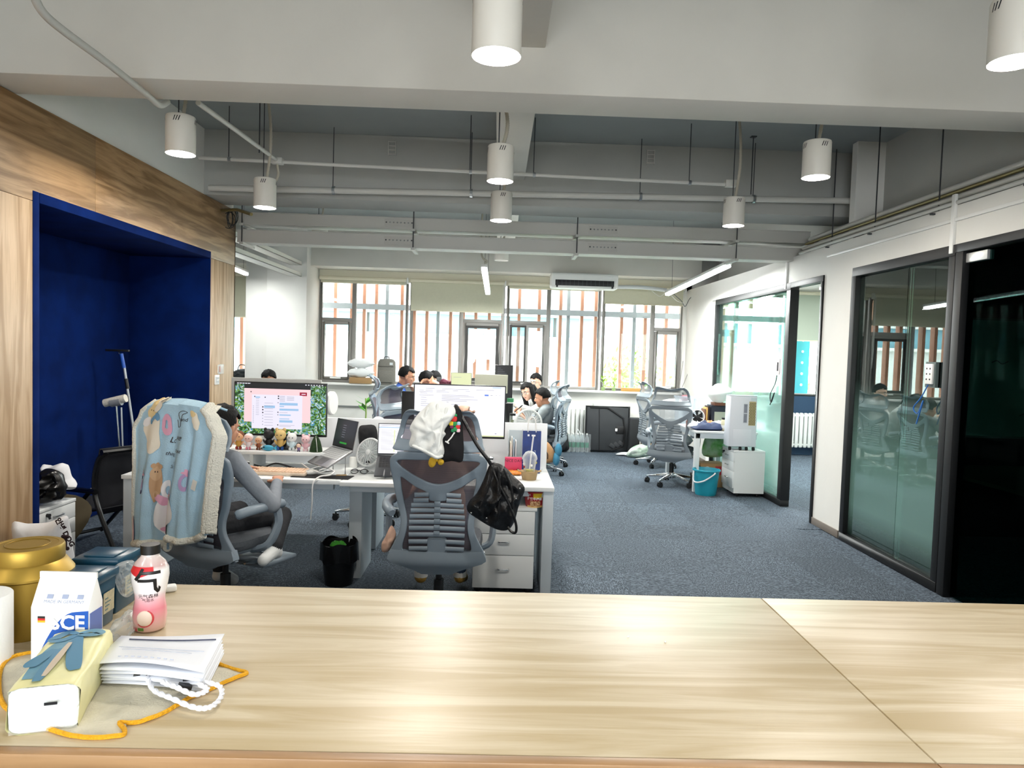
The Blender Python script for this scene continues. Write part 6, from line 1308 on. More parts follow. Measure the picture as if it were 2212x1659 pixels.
# socket on the partition glass with a blue cable
p = atx(2010, 808, WALLR); t = thing('wall_socket', 'white wall socket on the glass pane next to the dark door', 'socket', (WALLR - .005, p.y, p.z)); G().bx(-.012, .004, -.045, .045, -.075, .075).build('plate', WHITEP, t, bevel=.003); G().bx(.004, .03, -.06, .06, -.1, .09).build('back_box', mat('box_grey', '#5c6a68', .6), t)
for s in (-1, 1):
    for q in (-.04, .0, .04): G().bx(-.0135, -.012, s * .02 - .006, s * .02 + .006, q - .006, q + .006).build('slot', SLOT, t)
tag(G().tube(spline([(WALLR - .02, p.y - .01, p.z - .08), (WALLR - .05, p.y + .02, p.z - .18), (WALLR - .06, p.y + .09, p.z - .26), (WALLR - .05, p.y + .05, p.z - .30), (WALLR - .05, p.y - .01, p.z - .2), (WALLR - .05, p.y + .06, p.z - .38)], 8), .005, 6).build('blue_cable', mat('cable_blue', '#1f5fa8', .4), smooth=True), 'blue network cable looped below the socket on the glass', 'cable')
p = atx(1683, 792, WALLR); t = thing('wall_socket', 'pale socket on the far glazed partition with a hanging black cable', 'socket', (WALLR - .004, p.y, p.z)); G().bx(-.012, 0, -.05, .05, -.09, .09).build('plate', mat('pale_pink_plate', '#e9d9da', .5), t, bevel=.003); G().bx(-.014, -.012, -.02, .02, -.05, .05).build('slot', SLOT, t)
tag(G().tube(spline([(WALLR - .02, p.y, p.z - .1), (WALLR - .03, p.y + .02, p.z - .2), (WALLR - .04, p.y + .12, p.z - .33), (WALLR - .04, p.y + .08, p.z - .42), (WALLR - .04, p.y - .0, p.z - .3), (WALLR - .03, p.y + .14, p.z - .45)], 8), .006, 6).build('black_cable', WIRE, smooth=True), 'black cable hanging in a loop on the far glazed partition', 'cable')
# ================================================================== along the window wall
RADM = mat('radiator_white', '#e9ece8', .35)
def radiator(x0, n, label, pitch=.075, z0=.14, z1=.74, Y=FARY - .12):
    t = thing('radiator', label, 'radiator', (x0, Y, 0))
    for k in range(n): G().bx(k * pitch, k * pitch + pitch * .78, -.035, .035, z0, z1).build('fin', RADM, t, bevel=.02, seg=3)
    for z in (z0 + .05, z1 - .05): G().tube([(-.02, 0, z), (n * pitch, 0, z)], .018, 8).build('header', RADM, t, smooth=True)
    G().tube([(-.05, 0, 0), (-.05, 0, z1 - .05), (-.01, 0, z1 - .05)], .012, 8).build('feed_pipe', RADM, t, smooth=True); G().bx(0, .03, -.03, .03, 0, z0 + .02).build('foot', RADM, t); G().bx((n - 1) * pitch, (n - 1) * pitch + .03, -.03, .03, 0, z0 + .02).build('foot', RADM, t)
radiator(at(1226, 900, 12.0).x, 12, 'white column radiator under the window behind the black case')
radiator(at(1702, 930, 12.0).x, 9, 'white column radiator in the room behind the open glass door')
# black folding-bed case
a, b = at(1263, 975, 11.8), at(1357, 975, 11.8); t = thing('black_case', 'big square black zipped case leaning under the window', 'case', (a.x, 11.78, 0)); w_ = b.x - a.x; h = at(1310, 878, 11.8).z; CB_ = mat('case_black', '#2b2e31', .6, var=.1, vscale=8)
G(Rx(-.05)).bx(0, w_, 0, .1, .02, h).build('body', CB_, t, bevel=.03, seg=3)
X = Rx(-.05); PIP = mat('piping_black', '#0f1012', .5)
G(X).tube([(.0, -.002, .04), (.0, -.002, h), (w_, -.002, h), (w_, -.002, .04)], .012, 6).build('edge_piping', PIP, t)
G(X).tube([(.1 * w_, -.004, h * .97), (.5 * w_, -.006, h * .97), (.86 * w_, -.006, h * .75), (.9 * w_, -.006, h * .45), (.86 * w_, -.006, h * .15), (.6 * w_, -.006, h * .05)], .014, 6).build('strap', PIP, t)
G(X).tube([(.3 * w_, -.003, h * .99), (.33 * w_, -.003, h * .05)], .006, 6).build('seam', PIP, t); G(X).bx(.7 * w_, .9 * w_, -.012, 0, h * .42, h * .58).build('patch', PIP, t, bevel=.003); G(X).bx(.68 * w_, .73 * w_, -.014, -.01, h * .47, h * .53).build('white_tag', WHITEP, t)
for k in range(3): G(X @ T(w_ * (.62 + .1 * k), -.01, h * (.15 + .03 * k)) @ Ry(.6)).bx(-.05, .05, -.008, .004, -.03, .03).build('corner_flap', CB_, t, bevel=.004)
tag(G().bx(a.x + .2 * w_, a.x + .85 * w_, 11.93, 12.15, .74, .80).build('white_box', mat('box_white', '#dcdfdd', .6), bevel=.004), 'flat white box on the radiator behind the black case', 'box')
# bottled water pack
wp = atz(1248, 977, 0); WATER = clearfilm('water_bottle', '#dfe9ea', .2, .1, .4); GLB = mat('label_green', '#1f7a5c', .4)
bt0 = None
for r in range(2):
    for c in range(5):
        x, y = wp.x - .15 + c * .075, wp.y + .05 + r * .075
        if bt0 is None:
            bt0 = thing('water_bottle', 'x', 'bottle', (x, y, 0), 0, 'water bottles in the plastic wrapped pack')
            G().lathe([(.001, .002), (.028, 0), (.032, .006), (.032, .16), (.028, .185), (.012, .215), (.012, .228)], 16, cap0=False).build('bottle', WATER, bt0, smooth=True); G().lathe([(.0325, .06), (.0325, .125)], 16, cap0=False, cap1=False).build('label_band', GLB, bt0, smooth=True); G().lathe([(.014, .224), (.014, .24), (.001, .241)], 12).build('cap', WHITEP, bt0, smooth=True); o = bt0
            for ch in o.children: ch.data.transform(Matrix.Diagonal((1.08, 1.08, 1.3, 1)))
        else: o = dup(bt0, (x, y, 0))
        o['label'] = '%s row water bottle with green label, number %s from the left in the wrapped pack' % (('front', 'rear')[r], ('one', 'two', 'three', 'four', 'five')[c])
g = G(); g.grid(lambda u, v: Vector((wp.x + (.215 + .012 * mnoise.noise(Vector((u * 20, v * 6, 0)))) * math.copysign(abs(math.cos(2 * PI * u)) ** .35, math.cos(2 * PI * u)), wp.y + .087 + (.09 + .008 * mnoise.noise(Vector((u * 24, v * 6, 2)))) * math.copysign(abs(math.sin(2 * PI * u)) ** .35, math.sin(2 * PI * u)), .006 + .30 * v)), 48, 7, True)
t = thing('shrink_wrap', 'clear shrink wrap round the pack of water bottles', 'plastic wrap'); g.build('film', FILM, t, smooth=True); G().tube(spline([(wp.x - .03, wp.y + .08, .30), (wp.x, wp.y + .08, .37), (wp.x + .04, wp.y + .08, .30)], 5), .008, 6).build('carry_loop', mat('handle_white'), t, smooth=True)
# black rucksack, black board, floor bags
c_ = atz(1210, 978, 0); t = thing('rucksack', 'black rucksack slumped on the carpet beside the water pack', 'backpack', (c_.x - .03, c_.y + .1, 0)); g = G(); inflate(g, [(-.16, 0, .02), (.16, 0, .02), (.17, 0, .2), (.12, 0, .38), (0, 0, .42), (-.12, 0, .38), (-.17, 0, .2)], .12, wr=.03, wk=8); g.build('pack', mat('pack_black', '#17181b', .7), t, smooth=True); G().tube(spline([(-.05, -.02, .40), (-.04, -.04, .47), (.04, -.04, .47), (.05, -.02, .40)], 5), .008, 6).build('loop', PIP, t, smooth=True); g = G(); inflate(g, [(-.1, -.1, .05), (.1, -.1, .05), (.1, -.1, .22), (-.1, -.1, .22)], .035); g.build('pocket', mat('pack_black'), t, smooth=True)
p = at(1370, 930, 11.6); tag(G().bx(p.x - .1, p.x + .08, 11.5, 11.62, 0, .62).build('speaker_bag', mat('bag_dark', '#131518', .6), bevel=.02, seg=3), 'upright black bag between the case and the side-on chair', 'bag')
for px, py, w_, h, c, lab in ((1385, 990, .2, .2, '#d3d8d0', 'white carrier bag with green print on the carpet'), (1352, 985, .14, .05, '#e4e8ea', 'flat white plastic bag on the carpet')):
    c_ = atz(px, py, 0); g = G(); inflate(g, [c_ + Vector(q) for q in ((-w_, .05, .01), (w_, .05, .01), (w_ * .9, .05, h * .7), (w_ * .3, .05, h * 1.1), (-w_ * .4, .05, h), (-w_ * .95, .05, h * .6))], .08, wr=.05, wk=9, seed=px); o = tag(g.build('carrier_bag', mat('bag_%d' % px, c, .5, var=.3, vscale=6, color2='#8fae94' if px == 1385 else None), smooth=True), lab, 'bag')
p = at(1405, 960, 11.3); tag(G().bx(p.x - .1, p.x + .2, 11.35, 11.6, 0, .3).build('cardboard_box', mat('carton_brown'), bevel=.004), 'cardboard box on the carpet behind the side-on chair', 'box')
c_ = Vector((3.0, 9.0, .5)); 
q = ch_pale.location; g = G(); inflate(g, [Vector((q.x + .1, q.y + .1, .56)) + Vector(k) for k in ((-.16, -.1, 0), (.1, -.16, 0), (.2, .05, 0), (.08, .18, 0), (-.12, .12, 0))], .06, wr=.05, wk=10, axis=(0, 0, 1)); tag(g.build('packed_bag', mat('grey_film_bag', '#a9b0b4', .3), smooth=True), 'grey plastic bag lying on the seat of the empty chair', 'bag')
# sill things
def onS(px, Y=12.1): return at(px, 830, Y).x
t = thing('sill_box', 'tan cardboard box under the two pillows on the sill', 'box', (onS(779), 12.1, ZS)); G().bx(-.18, .18, -.08, .08, 0, .1).build('box', mat('carton_brown'), t, bevel=.004)
for k, (dz, lab) in enumerate(((.1, 'lower white pillow on the cardboard box on the sill'), (.26, 'upper white pillow in the stack on the sill'))):
    x = onS(779); g = G(); inflate(g, [Vector((x, 12.1, ZS + dz + .08)) + Vector(q) for q in ((-.2, -.07, 0), (0, -.085, 0), (.2, -.07, 0), (.22, .0, 0), (.2, .07, 0), (0, .085, 0), (-.2, .07, 0), (-.22, 0, 0))], .075, wr=.02, wk=9, seed=k, axis=(0, 0, 1)); tag(g.build('pillow', mat('pillow_white', '#e6e8e8', .8), smooth=True), lab, 'pillow', 'pillows on the sill')
t = thing('backpack', 'grey backpack with a top handle standing on the window sill', 'backpack', (onS(835), 12.08, ZS)); BGR = mat('pack_grey', '#77756d', .75, var=.1, vscale=40); w_, h = .15, at(835, 775, 12.08).z - ZS
g = G(); g.rings([[Vector((w_ * sx_ * math.copysign(abs(math.cos(u)) ** .5, math.cos(u)), .08 * math.copysign(abs(math.sin(u)) ** .5, math.sin(u)), z)) for u in np.linspace(0, 2 * PI, 25)[:-1]] for sx_, z in ((.9, 0), (1, .03), (1, h * .7), (.95, h * .88), (.75, h * .98), (.4, h))]); g.build('body', BGR, t, smooth=True, angle=60); G().bx(-w_ * .8, w_ * .8, -.105, -.07, .03, h * .55).build('front_pocket', BGR, t, bevel=.02); G().tube([(-w_ * .85, -.082, h * .7), (w_ * .85, -.082, h * .7)], .005, 6).build('zip', mat('zip_dark', '#4a4944', .6), t); G().tube(spline([(-.04, -.02, h - .005), (-.035, -.02, h + .03), (.035, -.02, h + .03), (.04, -.02, h - .005)], 5), .008, 6).build('handle', BLACKP, t, smooth=True); G().bx(w_ * .4, w_ * .75, -.084, -.08, h * .76, h * .86).build('badge', mat('badge_pale', '#c9cfcf', .5), t)
x = at(523, 800, 12.05).x; t = thing('black_duffel', 'dark duffel bag with a handle on the left window sill', 'bag', (x, 12.08, ZS)); g = G(); inflate(g, [(-.2, 0, .01), (.2, 0, .01), (.18, 0, .13), (.06, 0, .19), (-.1, 0, .17), (-.2, 0, .1)], .07, wr=.03, wk=14); g.build('bag', mat('duffel', '#2c3133', .7, var=.3, vscale=25), t, smooth=True); G().tube(spline([(-.08, -.02, .16), (-.04, -.03, .25), (.06, -.03, .24), (.1, -.02, .15)], 5), .008, 6).build('handle', BLACKP, t, smooth=True)
for k, (px, s, lab) in enumerate(((1303, 1.0, 'taller lucky bamboo plant in a small pot on the sill'), (1326, .8, 'shorter lucky bamboo plant in a small pot on the sill'))):
    x = onS(px); t = thing('potted_plant', lab, 'plant', (x, 12.1, ZS), 0, 'small plants on the sill'); G().lathe([(.03, 0), (.036, .04), (.03, .06), (.028, .06), (.001, .05)], 16).build('pot', mat('pot_green', '#8aa36a', .4), t, smooth=True); G().tube([(0, 0, .05), (.01, 0, .12 * s), (-.01, 0, .2 * s)], .01, 8).build('stem', mat('stem_green', '#86a34c', .5), t, smooth=True)
    for q in range(9):
        a_ = q * 2.4 + k; d_ = Vector((math.cos(a_), math.sin(a_) * .6, .35 + .3 * math.sin(q))).normalized(); b_ = d_.cross(Vector((0, 0, 1))).normalized() * .02 * s; o0 = Vector((0, 0, (.12 + .012 * q) * s)); L_ = .1 * s + .02 * math.sin(q * 3)
        G().add([o0, o0 + d_ * L_ * .5 + b_, o0 + d_ * L_, o0 + d_ * L_ * .5 - b_], [(0, 1, 2, 3)]).build('leaf', mat('leaf_bright', '#9ccb3c', .5), t)
a, b = onS(1343), onS(1392); tag(G().bx(a, b, 12.05, 12.18, ZS, ZS + .06).build('tan_box', mat('tan_box', '#c79a55', .6), bevel=.004), 'long flat tan box on the sill beside the plants', 'box')
# whiteboard and table in the dark room
t = thing('whiteboard', 'whiteboard on the rear wall of the dark meeting room', 'whiteboard', (5.0, 6.69, .98)); G().bx(-.85, 1.2, -.015, 0, 0, 1.1).build('panel', mat('board_white', '#cfe0da', .35), t); 
f_ = G(); f_.bx(-.87, 1.22, -.02, 0, -.02, 0).bx(-.87, 1.22, -.02, 0, 1.1, 1.12).bx(-.87, -.85, -.02, 0, 0, 1.1); f_.build('frame', ALU, t)
for k, (x, z) in enumerate(((.1, .55), (.3, .45), (-.3, .7), (0, .2))): G().tube(spline([(x, -.017, z), (x + .05, -.017, z + .02), (x + .1, -.017, z - .01), (x + .16, -.017, z + .015)], 4), .004, 4).build('marker_stroke', mat('pen_grey'), t)
t = thing('meeting_table', 'meeting table on tapered wooden legs in the dark room', 'table', (4.5, 5.4, 0)); G().bx(-.7, .9, -.5, .9, .72, .75).build('tabletop', mat('dark_top', '#4a3d2c', .5), t, bevel=.004)
for x, y in ((-.62, -.42), (.82, -.42), (-.62, .82), (.82, .82)): G().tube([(x * .92, y * .92, .72), (x, y, 0)], [.032, .02], 12).build('leg', wood('leg_wood', '#c99a52', '#a97a38', 2, 2.0, .5), t, smooth=True)
# ================================================================== people
SKIN = mat('skin', '#c08a6c', .55, var=.08, vscale=12, sss=.05); SKINL = mat('skin_light', '#e0b69e', .55, var=.06, vscale=12, sss=.05); HAIR = mat('hair_black', '#0b0a0a', .7, spec=.2, bump=.4, bscale=140, stretch=(1, 1, .3)); LIP = mat('lip', '#a05a50', .5); EYEW = mat('eye_white', '#e8e4de', .3); EYED = mat('eye_dark', '#120d0a', .2); RIM = mat('glasses_rim', '#3a3330', .35, .3)
GL = clearfilm('spectacle_lens', '#eef4f4', .06, .05, .2)
def prim_mesh(prims):
    g = G()
    for p in prims:
        if p[0] == 'c': g.tube([p[1], p[1].lerp(p[2], .5), p[2]], [p[3], (p[3] + p[4]) / 2, p[4]], 12); g.ell(p[1], p[3], 12, 8); g.ell(p[2], p[4], 12, 8)
        else:
            o = len(g.v); g.ell((0, 0, 0), p[2], 20, 14)
            for i in range(o, len(g.v)): g.v[i] = p[1] + p[3] @ g.v[i]
    return g
def body_mesh(name, prims, mats, tags, vox, parent, it=6):
    """fuse the limbs into one continuous surface, then colour it by what each patch belongs to"""
    g = prim_mesh(prims); o = g.build(name, mats[0])
    r = o.modifiers.new('r', 'REMESH'); r.mode = 'VOXEL'; r.voxel_size = vox
    s = o.modifiers.new('s', 'SMOOTH'); s.iterations = it; s.factor = .5
    dg = bpy.context.evaluated_depsgraph_get(); me = bpy.data.meshes.new_from_object(o.evaluated_get(dg)); old = o.data; bpy.data.objects.remove(o); bpy.data.meshes.remove(old)
    n = len(me.polygons); C = np.empty(n * 3); me.polygons.foreach_get('center', C); C = C.reshape(-1, 3)
    best = np.full(n, 1e9); idx = np.zeros(n, dtype=int)
    for p in prims:
        if p[0] == 'c':
            a, b = np.array(p[1]), np.array(p[2]); ab = b - a; tt = np.clip(((C - a) @ ab) / max(1e-9, ab @ ab), 0, 1); d = np.linalg.norm(C - (a + tt[:, None] * ab), axis=1) - (p[3] + (p[4] - p[3]) * tt); tg = p[5]
        else:
            R = np.array(p[3]); q = (C - np.array(p[1])) @ R; rad = np.array(p[2]); k = np.linalg.norm(q / rad, axis=1); d = (k - 1) * rad.min(); tg = p[4]
        m = d < best; best[m] = d[m]; idx[m] = tags.index(tg)
    me.materials.clear()
    for m in mats: me.materials.append(m)
    me.polygons.foreach_set('material_index', idx.astype(np.int32)); me.polygons.foreach_set('use_smooth', [True] * n); me.update(); me.name = name
    b = bpy.data.objects.new(name, me); COL.objects.link(b); b.parent = parent
    return b
I3 = Matrix.Identity(3)
def hand_prims(wr, elbow, up, curl=.5, side=1, spread=1.0, s=1.0):
    """palm plus five jointed fingers growing away from the elbow; 'up' is the back of the hand"""
    f = (wr - elbow).normalized(); up = Vector(up); up = (up - f * up.dot(f)).normalized(); x = f.cross(up) * side; P = []
    palm = wr + f * .045 * s; R = Matrix((x, f, up)).transposed()
    P.append(('e', palm, Vector((.036, .048, .016)) * s, R, 'skin')); P.append(('c', wr - f * .03, wr + f * .02, .027 * s, .024 * s, 'skin'))
    for k, (ox, L_) in enumerate(((-.028, .062), (-.010, .074), (.009, .07), (.026, .054))):
        b = palm + x * ox * s * spread + f * .038 * s; d = f; seg = L_ * s / 3
        for j in range(3):
            ang = curl * (.55 + .35 * j); d = (d * math.cos(ang * .7) - up * math.sin(ang * .7)).normalized(); e = b + d * seg * (1.35 - .2 * j); P.append(('c', b, e, (.0098 - .0012 * j) * s, (.0092 - .0012 * j) * s, 'skin')); b = e
    b = palm - x * .03 * s - f * .012 * s; d = (f * .6 - x * .75 - up * .25).normalized(); m = b + d * .032 * s; e = m + (f * .9 - x * .2 - up * .35).normalized() * .03 * s
    P += [('c', b, m, .012 * s, .0105 * s, 'skin'), ('c', m, e, .0105 * s, .0085 * s, 'skin')]
    return P
def hair_piece(parent, Mh, kind, m=HAIR):
    g = G(); nu, nv = 40, 26
    def keep(d):  # d unit direction, +y face
        if kind == 'bald': return False
        line = .40 if kind != 'cap' else .3      # forehead hairline
        if d.y > .25 and d.z < line + .12 * math.sin(d.x * 9): return False
        if d.y > .0 and d.z < .05: return False
        if kind == 'short' and d.z < -.42 : return False
        if abs(d.x) > .75 and d.z < -.05 and d.y > -.15 and kind == 'short': return False
        return d.z > -.55
    V = {}; fs = []
    def vert(i, j):
        k = (i % nu, j)
        if k not in V:
            ph = -PI / 2 + PI * j / nv; a = 2 * PI * i / nu; d = Vector((math.cos(ph) * math.cos(a), math.cos(ph) * math.sin(a), math.sin(ph)))
            n_ = mnoise.noise(d * 6) * .006 + mnoise.noise(d * 22) * .004; p = Vector((d.x * (.084 + n_), -.012 + d.y * (.104 + n_), .032 + d.z * (.104 + n_ * 1.5))); V[k] = (len(g.v), d); g.v.append(Mh @ p)
        return V[k]
    for j in range(1, nv - 1):
        for i in range(nu):
            q = [vert(i, j), vert(i + 1, j), vert(i + 1, j + 1), vert(i, j + 1)]
            if sum(keep(z[1]) for z in q) >= 3: g.f.append(tuple(z[0] for z in q)); g.m.append(0)
    top = len(g.v); g.v.append(Mh @ Vector((0, -.012, .032 + .106)))
    for i in range(nu): g.f.append((vert(i, nv - 1)[0], vert(i + 1, nv - 1)[0], top)); g.m.append(0)
    h = g.build('hair', m, parent, smooth=True, angle=80, solid=.016)
    if kind == 'long':
        g2 = G()
        for s_ in (-1, 1):
            pts = [Vector((s_ * .07, -.02, .07)), Vector((s_ * .088, .0, -.02)), Vector((s_ * .092, .01, -.13)), Vector((s_ * .09, .04, -.26)), Vector((s_ * .075, .06, -.34))]
            g2.tube([Mh @ q for q in spline(pts, 5)], [.02] + [.036] * 14 + [.032, .028, .022, .014, .008, .006], 10)
        pts = [Vector((0, -.09, .06)), Vector((0, -.115, -.05)), Vector((0, -.12, -.2)), Vector((0, -.11, -.33))]; g2.tube([Mh @ q for q in spline(pts, 5)], [.05] + [.07] * 10 + [.065, .05, .03, .015, .01], 12)
        g2.build('long_hair', m, parent, smooth=True)
    return h
def head_prims(Mh):
    R = Mh.to_3x3(); W = lambda x, y, z: Mh @ Vector((x, y, z))
    P = [('e', W(0, -.012, .032), Vector((.077, .096, .094)), R, 'skin'), ('e', W(0, .028, -.035), Vector((.062, .066, .078)), R, 'skin'), ('e', W(0, .062, -.092), Vector((.026, .024, .022)), R, 'skin'),
         ('c', W(0, .086, .022), W(0, .104, -.018), .009, .0135, 'skin'), ('e', W(0, .093, -.024), Vector((.019, .012, .009)), R, 'skin'), ('e', W(0, .086, -.056), Vector((.023, .011, .009)), R, 'lip'), ('e', W(0, .076, .032), Vector((.055, .016, .012)), R, 'skin')]
    for s in (-1, 1): P += [('e', W(s * .079, -.008, -.008), Vector((.011, .02, .032)), R, 'skin'), ('e', W(s * .036, .066, -.022), Vector((.022, .02, .022)), R, 'skin')]
    return P
def person(label, base, rz, J, cols, hair='short', glasses=False, vox=.008, skin=SKIN, scale=1.0, hands=(None, None), noface=False, extra=None, sleeve='long'):
    """J: joints in the local frame (face +Y, floor z = 0)"""
    t = thing('person', label, 'person', base, rz)
    t.scale = (scale,) * 3
    j = {k: Vector(v) for k, v in J.items()}; P = []
    sh, pa, so = 'shirt', 'pants', 'shoe'
    pel, ch, nk, hd = j['pelvis'], j['chest'], j['neck'], j['head']
    up = (ch - pel).normalized(); mid = pel.lerp(ch, .5); Rt = up.to_track_quat('Z', 'Y').to_matrix()
    Rt = Matrix((Vector((1, 0, 0)), up.cross(Vector((1, 0, 0))), up)).transposed()
    P += [('e', pel, Vector((.17, .12, .12)), Rt, pa), ('e', mid, Vector((.15, .105, .16)), Rt, sh), ('e', ch, Vector((.165, .115, .16)), Rt, sh), ('e', pel + up * .1, Vector((.16, .115, .12)), Rt, sh)]
    P += [('c', ch + up * .05, nk, .075, .052, sh), ('c', nk, hd + (nk - hd) * .3, .052, .05, 'skin')]
    for s, a in ((-1, 'L'), (1, 'R')):
        S_, E_, W_ = j['sh' + a], j['el' + a], j['wr' + a]
        P += [('c', ch + up * .07 + (S_ - ch) * .25, S_, .075, .062, sh), ('c', S_, E_, .058, .045, sh)]
        if sleeve == 'long': P.append(('c', E_, W_, .045, .034, sh))
        else: P += [('c', E_, W_, .04, .028, 'skin'), ('c', S_.lerp(E_, .6), E_, .042, .04, 'skin')]
        hk = hands[0 if a == 'L' else 1]
        P += hand_prims(W_, E_, hk[0] if hk else (0, 0, 1), hk[1] if hk else .5, s)
        H_, K_, A_, T_ = j['hip' + a], j['kn' + a], j['an' + a], j['toe' + a]
        P += [('c', H_, K_, .085, .06, pa), ('c', K_, A_, .058, .042, pa), ('c', A_ + Vector((0, 0, -.02)), T_, .042, .034, so), ('e', A_ + Vector((0, 0, -.04)), Vector((.04, .05, .035)), I3, so)]
    Mh = T(*hd) @ Rz(j['look'].z) @ Rx(j['look'].x) @ Ry(j['look'].y)
    P += head_prims(Mh)
    tags = ['skin', 'shirt', 'pants', 'shoe', 'lip']
    b = body_mesh('body', P, [skin, cols[0], cols[1], cols[2], LIP], tags, vox, t)
    hair_piece(t, Mh, hair)
    for s in (-1, 1):
        G(Mh).ell((s * .031, .079, .008), (.013, .008, .008), 12, 8).build('eye', EYEW, t, smooth=True); G(Mh).ell((s * .031, .0855, .008), (.0055, .003, .006), 10, 6).build('iris', EYED, t, smooth=True)
        G(Mh).tube([(s * .014, .093, .028), (s * .031, .092, .033), (s * .048, .082, .028)], .0035, 6).build('eyebrow', HAIR, t, smooth=True)
    if glasses:
        for s in (-1, 1):
            o = G(Mh); o.tube([(s * .034 + .026 * math.cos(u), .098 - .004 * abs(math.cos(u)), .005 + .02 * math.sin(u)) for u in np.linspace(0, 2 * PI, 21)[:-1]], .0018, 6, closed=True); r_ = o.build('glasses_rim', RIM, t, smooth=True)
            G(Mh).tube([(s * .06, .094, .01), (s * .082, .02, .01), (s * .08, -.02, 0)], .0018, 6).build('glasses_temple', RIM, t)
            G(Mh).lathe([(.001, 0), (.025, 0)], 18, cap0=False, cap1=False).build('glasses_lens', GL, t).data.transform(Mh @ T(s * .034, .097, .005) @ Rx(PI / 2) @ Mh.inverted())
        G(Mh).tube([(-.009, .099, .01), (0, .101, .012), (.009, .099, .01)], .0018, 6).build('glasses_bridge', RIM, t)
    if extra: extra(t, j, Mh)
    return t
def sit(lean=.0, hz=1.16, hy=.06, **k):
    J = dict(pelvis=(0, -.05, .55), chest=(0, -.03 + lean, .88), neck=(0, .0 + lean * 1.3, 1.04), head=(0, hy + lean * 1.5, hz), shL=(-.18, -.01 + lean, .97), shR=(.18, -.01 + lean, .97), elL=(-.25, .1 + lean, .72), elR=(.25, .1 + lean, .72), wrL=(-.15, .34 + lean, .79), wrR=(.15, .34 + lean, .79), hipL=(-.09, -.03, .54), hipR=(.09, -.03, .54), knL=(-.12, .38, .54), knR=(.12, .38, .54), anL=(-.12, .40, .12), anR=(.12, .40, .12), toeL=(-.13, .54, .045), toeR=(.13, .54, .045), look=(0, 0, 0))
    J.update(k); return J
def cloth(n, c, **k): return mat(n, c, .85, var=.12, vscale=14, bump=.5, bscale=18, **k)
G().bx(-.2, .2, .1, .4, .30, .325).build('footrest', CHG, ch_left, bevel=.01); G().tube([(-.15, 0, .36), (-.15, .2, .32)], .01, 8).build('footrest_rod', CHROME, ch_left, smooth=True); G().tube([(.15, 0, .36), (.15, .2, .32)], .01, 8).build('footrest_rod', CHROME, ch_left, smooth=True)
GREYS = cloth('grey_sweater', '#858c95'); JEANS = cloth('jeans', '#3f5673'); DARKP = cloth('dark_trousers', '#1c1f25'); PEACHC = cloth('peach_jacket', '#e2b9a2'); BLUES = cloth('blue_shirt', '#1d4fa6'); POLO = cloth('grey_polo', '#8f9799'); WHT = cloth('white_top', '#dcdcd8'); BLK = cloth('black_top', '#15161a'); TAN = mat('tan_shoe', '#b08a3e', .5)
# ---- person on the blanket chair
AL = math.radians(-25); ch_left.rotation_euler = (0, 0, AL)
_c = at(470, 1150, 4.12); CHL = Vector((_c.x, 4.25, 0)); ch_left.location = CHL; ch_left.scale = (1, 1, .965)
person('person in a grey sweater seen behind the blanket chair, elbow out', CHL + Vector((-.1, .0, .02)), AL, sit(.0, 1.13, .06, head=(.05, .05, 1.115), chest=(0, -.02, .86), neck=(.06, 0, 1.0), shR=(.2, -.02, .94), elR=(.43, .06, .69), wrR=(.26, .28, .765), anR=(.40, .12, .43), knR=(.22, .38, .54), toeR=(.42, .0, .38), knL=(-.12, .36, .54), anL=(-.1, .18, .2), toeL=(-.1, .3, .1), look=(-.25, 0, 0)), (GREYS, DARKP, SHW), vox=.007, hands=(None, ((0, 0, 1), .5)))
# ---- person on the handbag chair
CF = ch_front.location
def socks(t, j, Mh):
    for a in 'LR':
        A_ = j['an' + a]; G().tube([A_ + Vector((0, 0, -.03)), A_ + Vector((0, 0, .03))], [.046, .047], 14).build('sock', WHITEP, t, smooth=True); G().tube([A_ + Vector((0, 0, .03)), A_ + Vector((0, 0, .055))], [.056, .055], 14).build('jeans_cuff', mat('denim_pale', '#7f97b3', .85), t, smooth=True)
person('person in jeans hidden by the handbag chair, one hand on the headrest', CF + Vector((0, 0, .03)), 0, sit(.05, 1.05, .1, shR=(.17, .05, .95), elR=(.18, .08, 1.02), wrR=(.142, -.19, 1.242), anL=(-.165, .58, .095), anR=(.10, .60, .095), knL=(-.14, .42, .54), knR=(.13, .42, .54), toeL=(-.19, .70, .02), toeR=(.12, .72, .02), look=(-.2, 0, 0)), (PEACHC, JEANS, TAN), vox=.007, skin=SKINL, hands=(None, ((0, .3, 1), 1.15)), extra=socks)
# ---- far desk block and its people
FD = thing('desk', 'white desk block in the far part of the room between the seated people', 'desk', (-.2, 8.1, 0)); G().bx(-.62, .55, 0, 2.5, .722, .75).build('desktop', DESKW, FD, bevel=.003)
for x in (-.56, .5):
    for y in (.05, 2.4): G().bx(x - .03, x + .03, y, y + .06, 0, .722).build('leg', DESKW, FD)
def by_head(px, py, Y, off): h = at(px, py, Y); return Vector((h.x - off[0], h.y - off[1], 0)), h.z
def far_person(label, px, py, Y, deg, J, cols, **k):
    a = math.radians(deg); hd = Vector(J['head']); r = Rz(a) @ hd; h = at(px, py, Y); dz = h.z - hd.z
    return person(label, (h.x - r.x, h.y - r.y, dz), a, J, cols, **k)
def phone(t, j, Mh, p=None):
    G(T(*p) @ Rx(.9)).bx(-.036, .036, -.075, .075, -.004, .004).build('phone', BLACKP, t, bevel=.003)
far_person('man in a blue shirt with glasses, seen in profile facing right', 879, 814, 9.3, -84, sit(.05, 1.14, .06, look=(-.2, 0, 0), wrR=(.05, .3, 1.02), elR=(.22, .2, .8)), (BLUES, DARKP, SHG), glasses=True, skin=SKIN, sleeve='short', hands=(None, ((0, -1, .2), .8)))
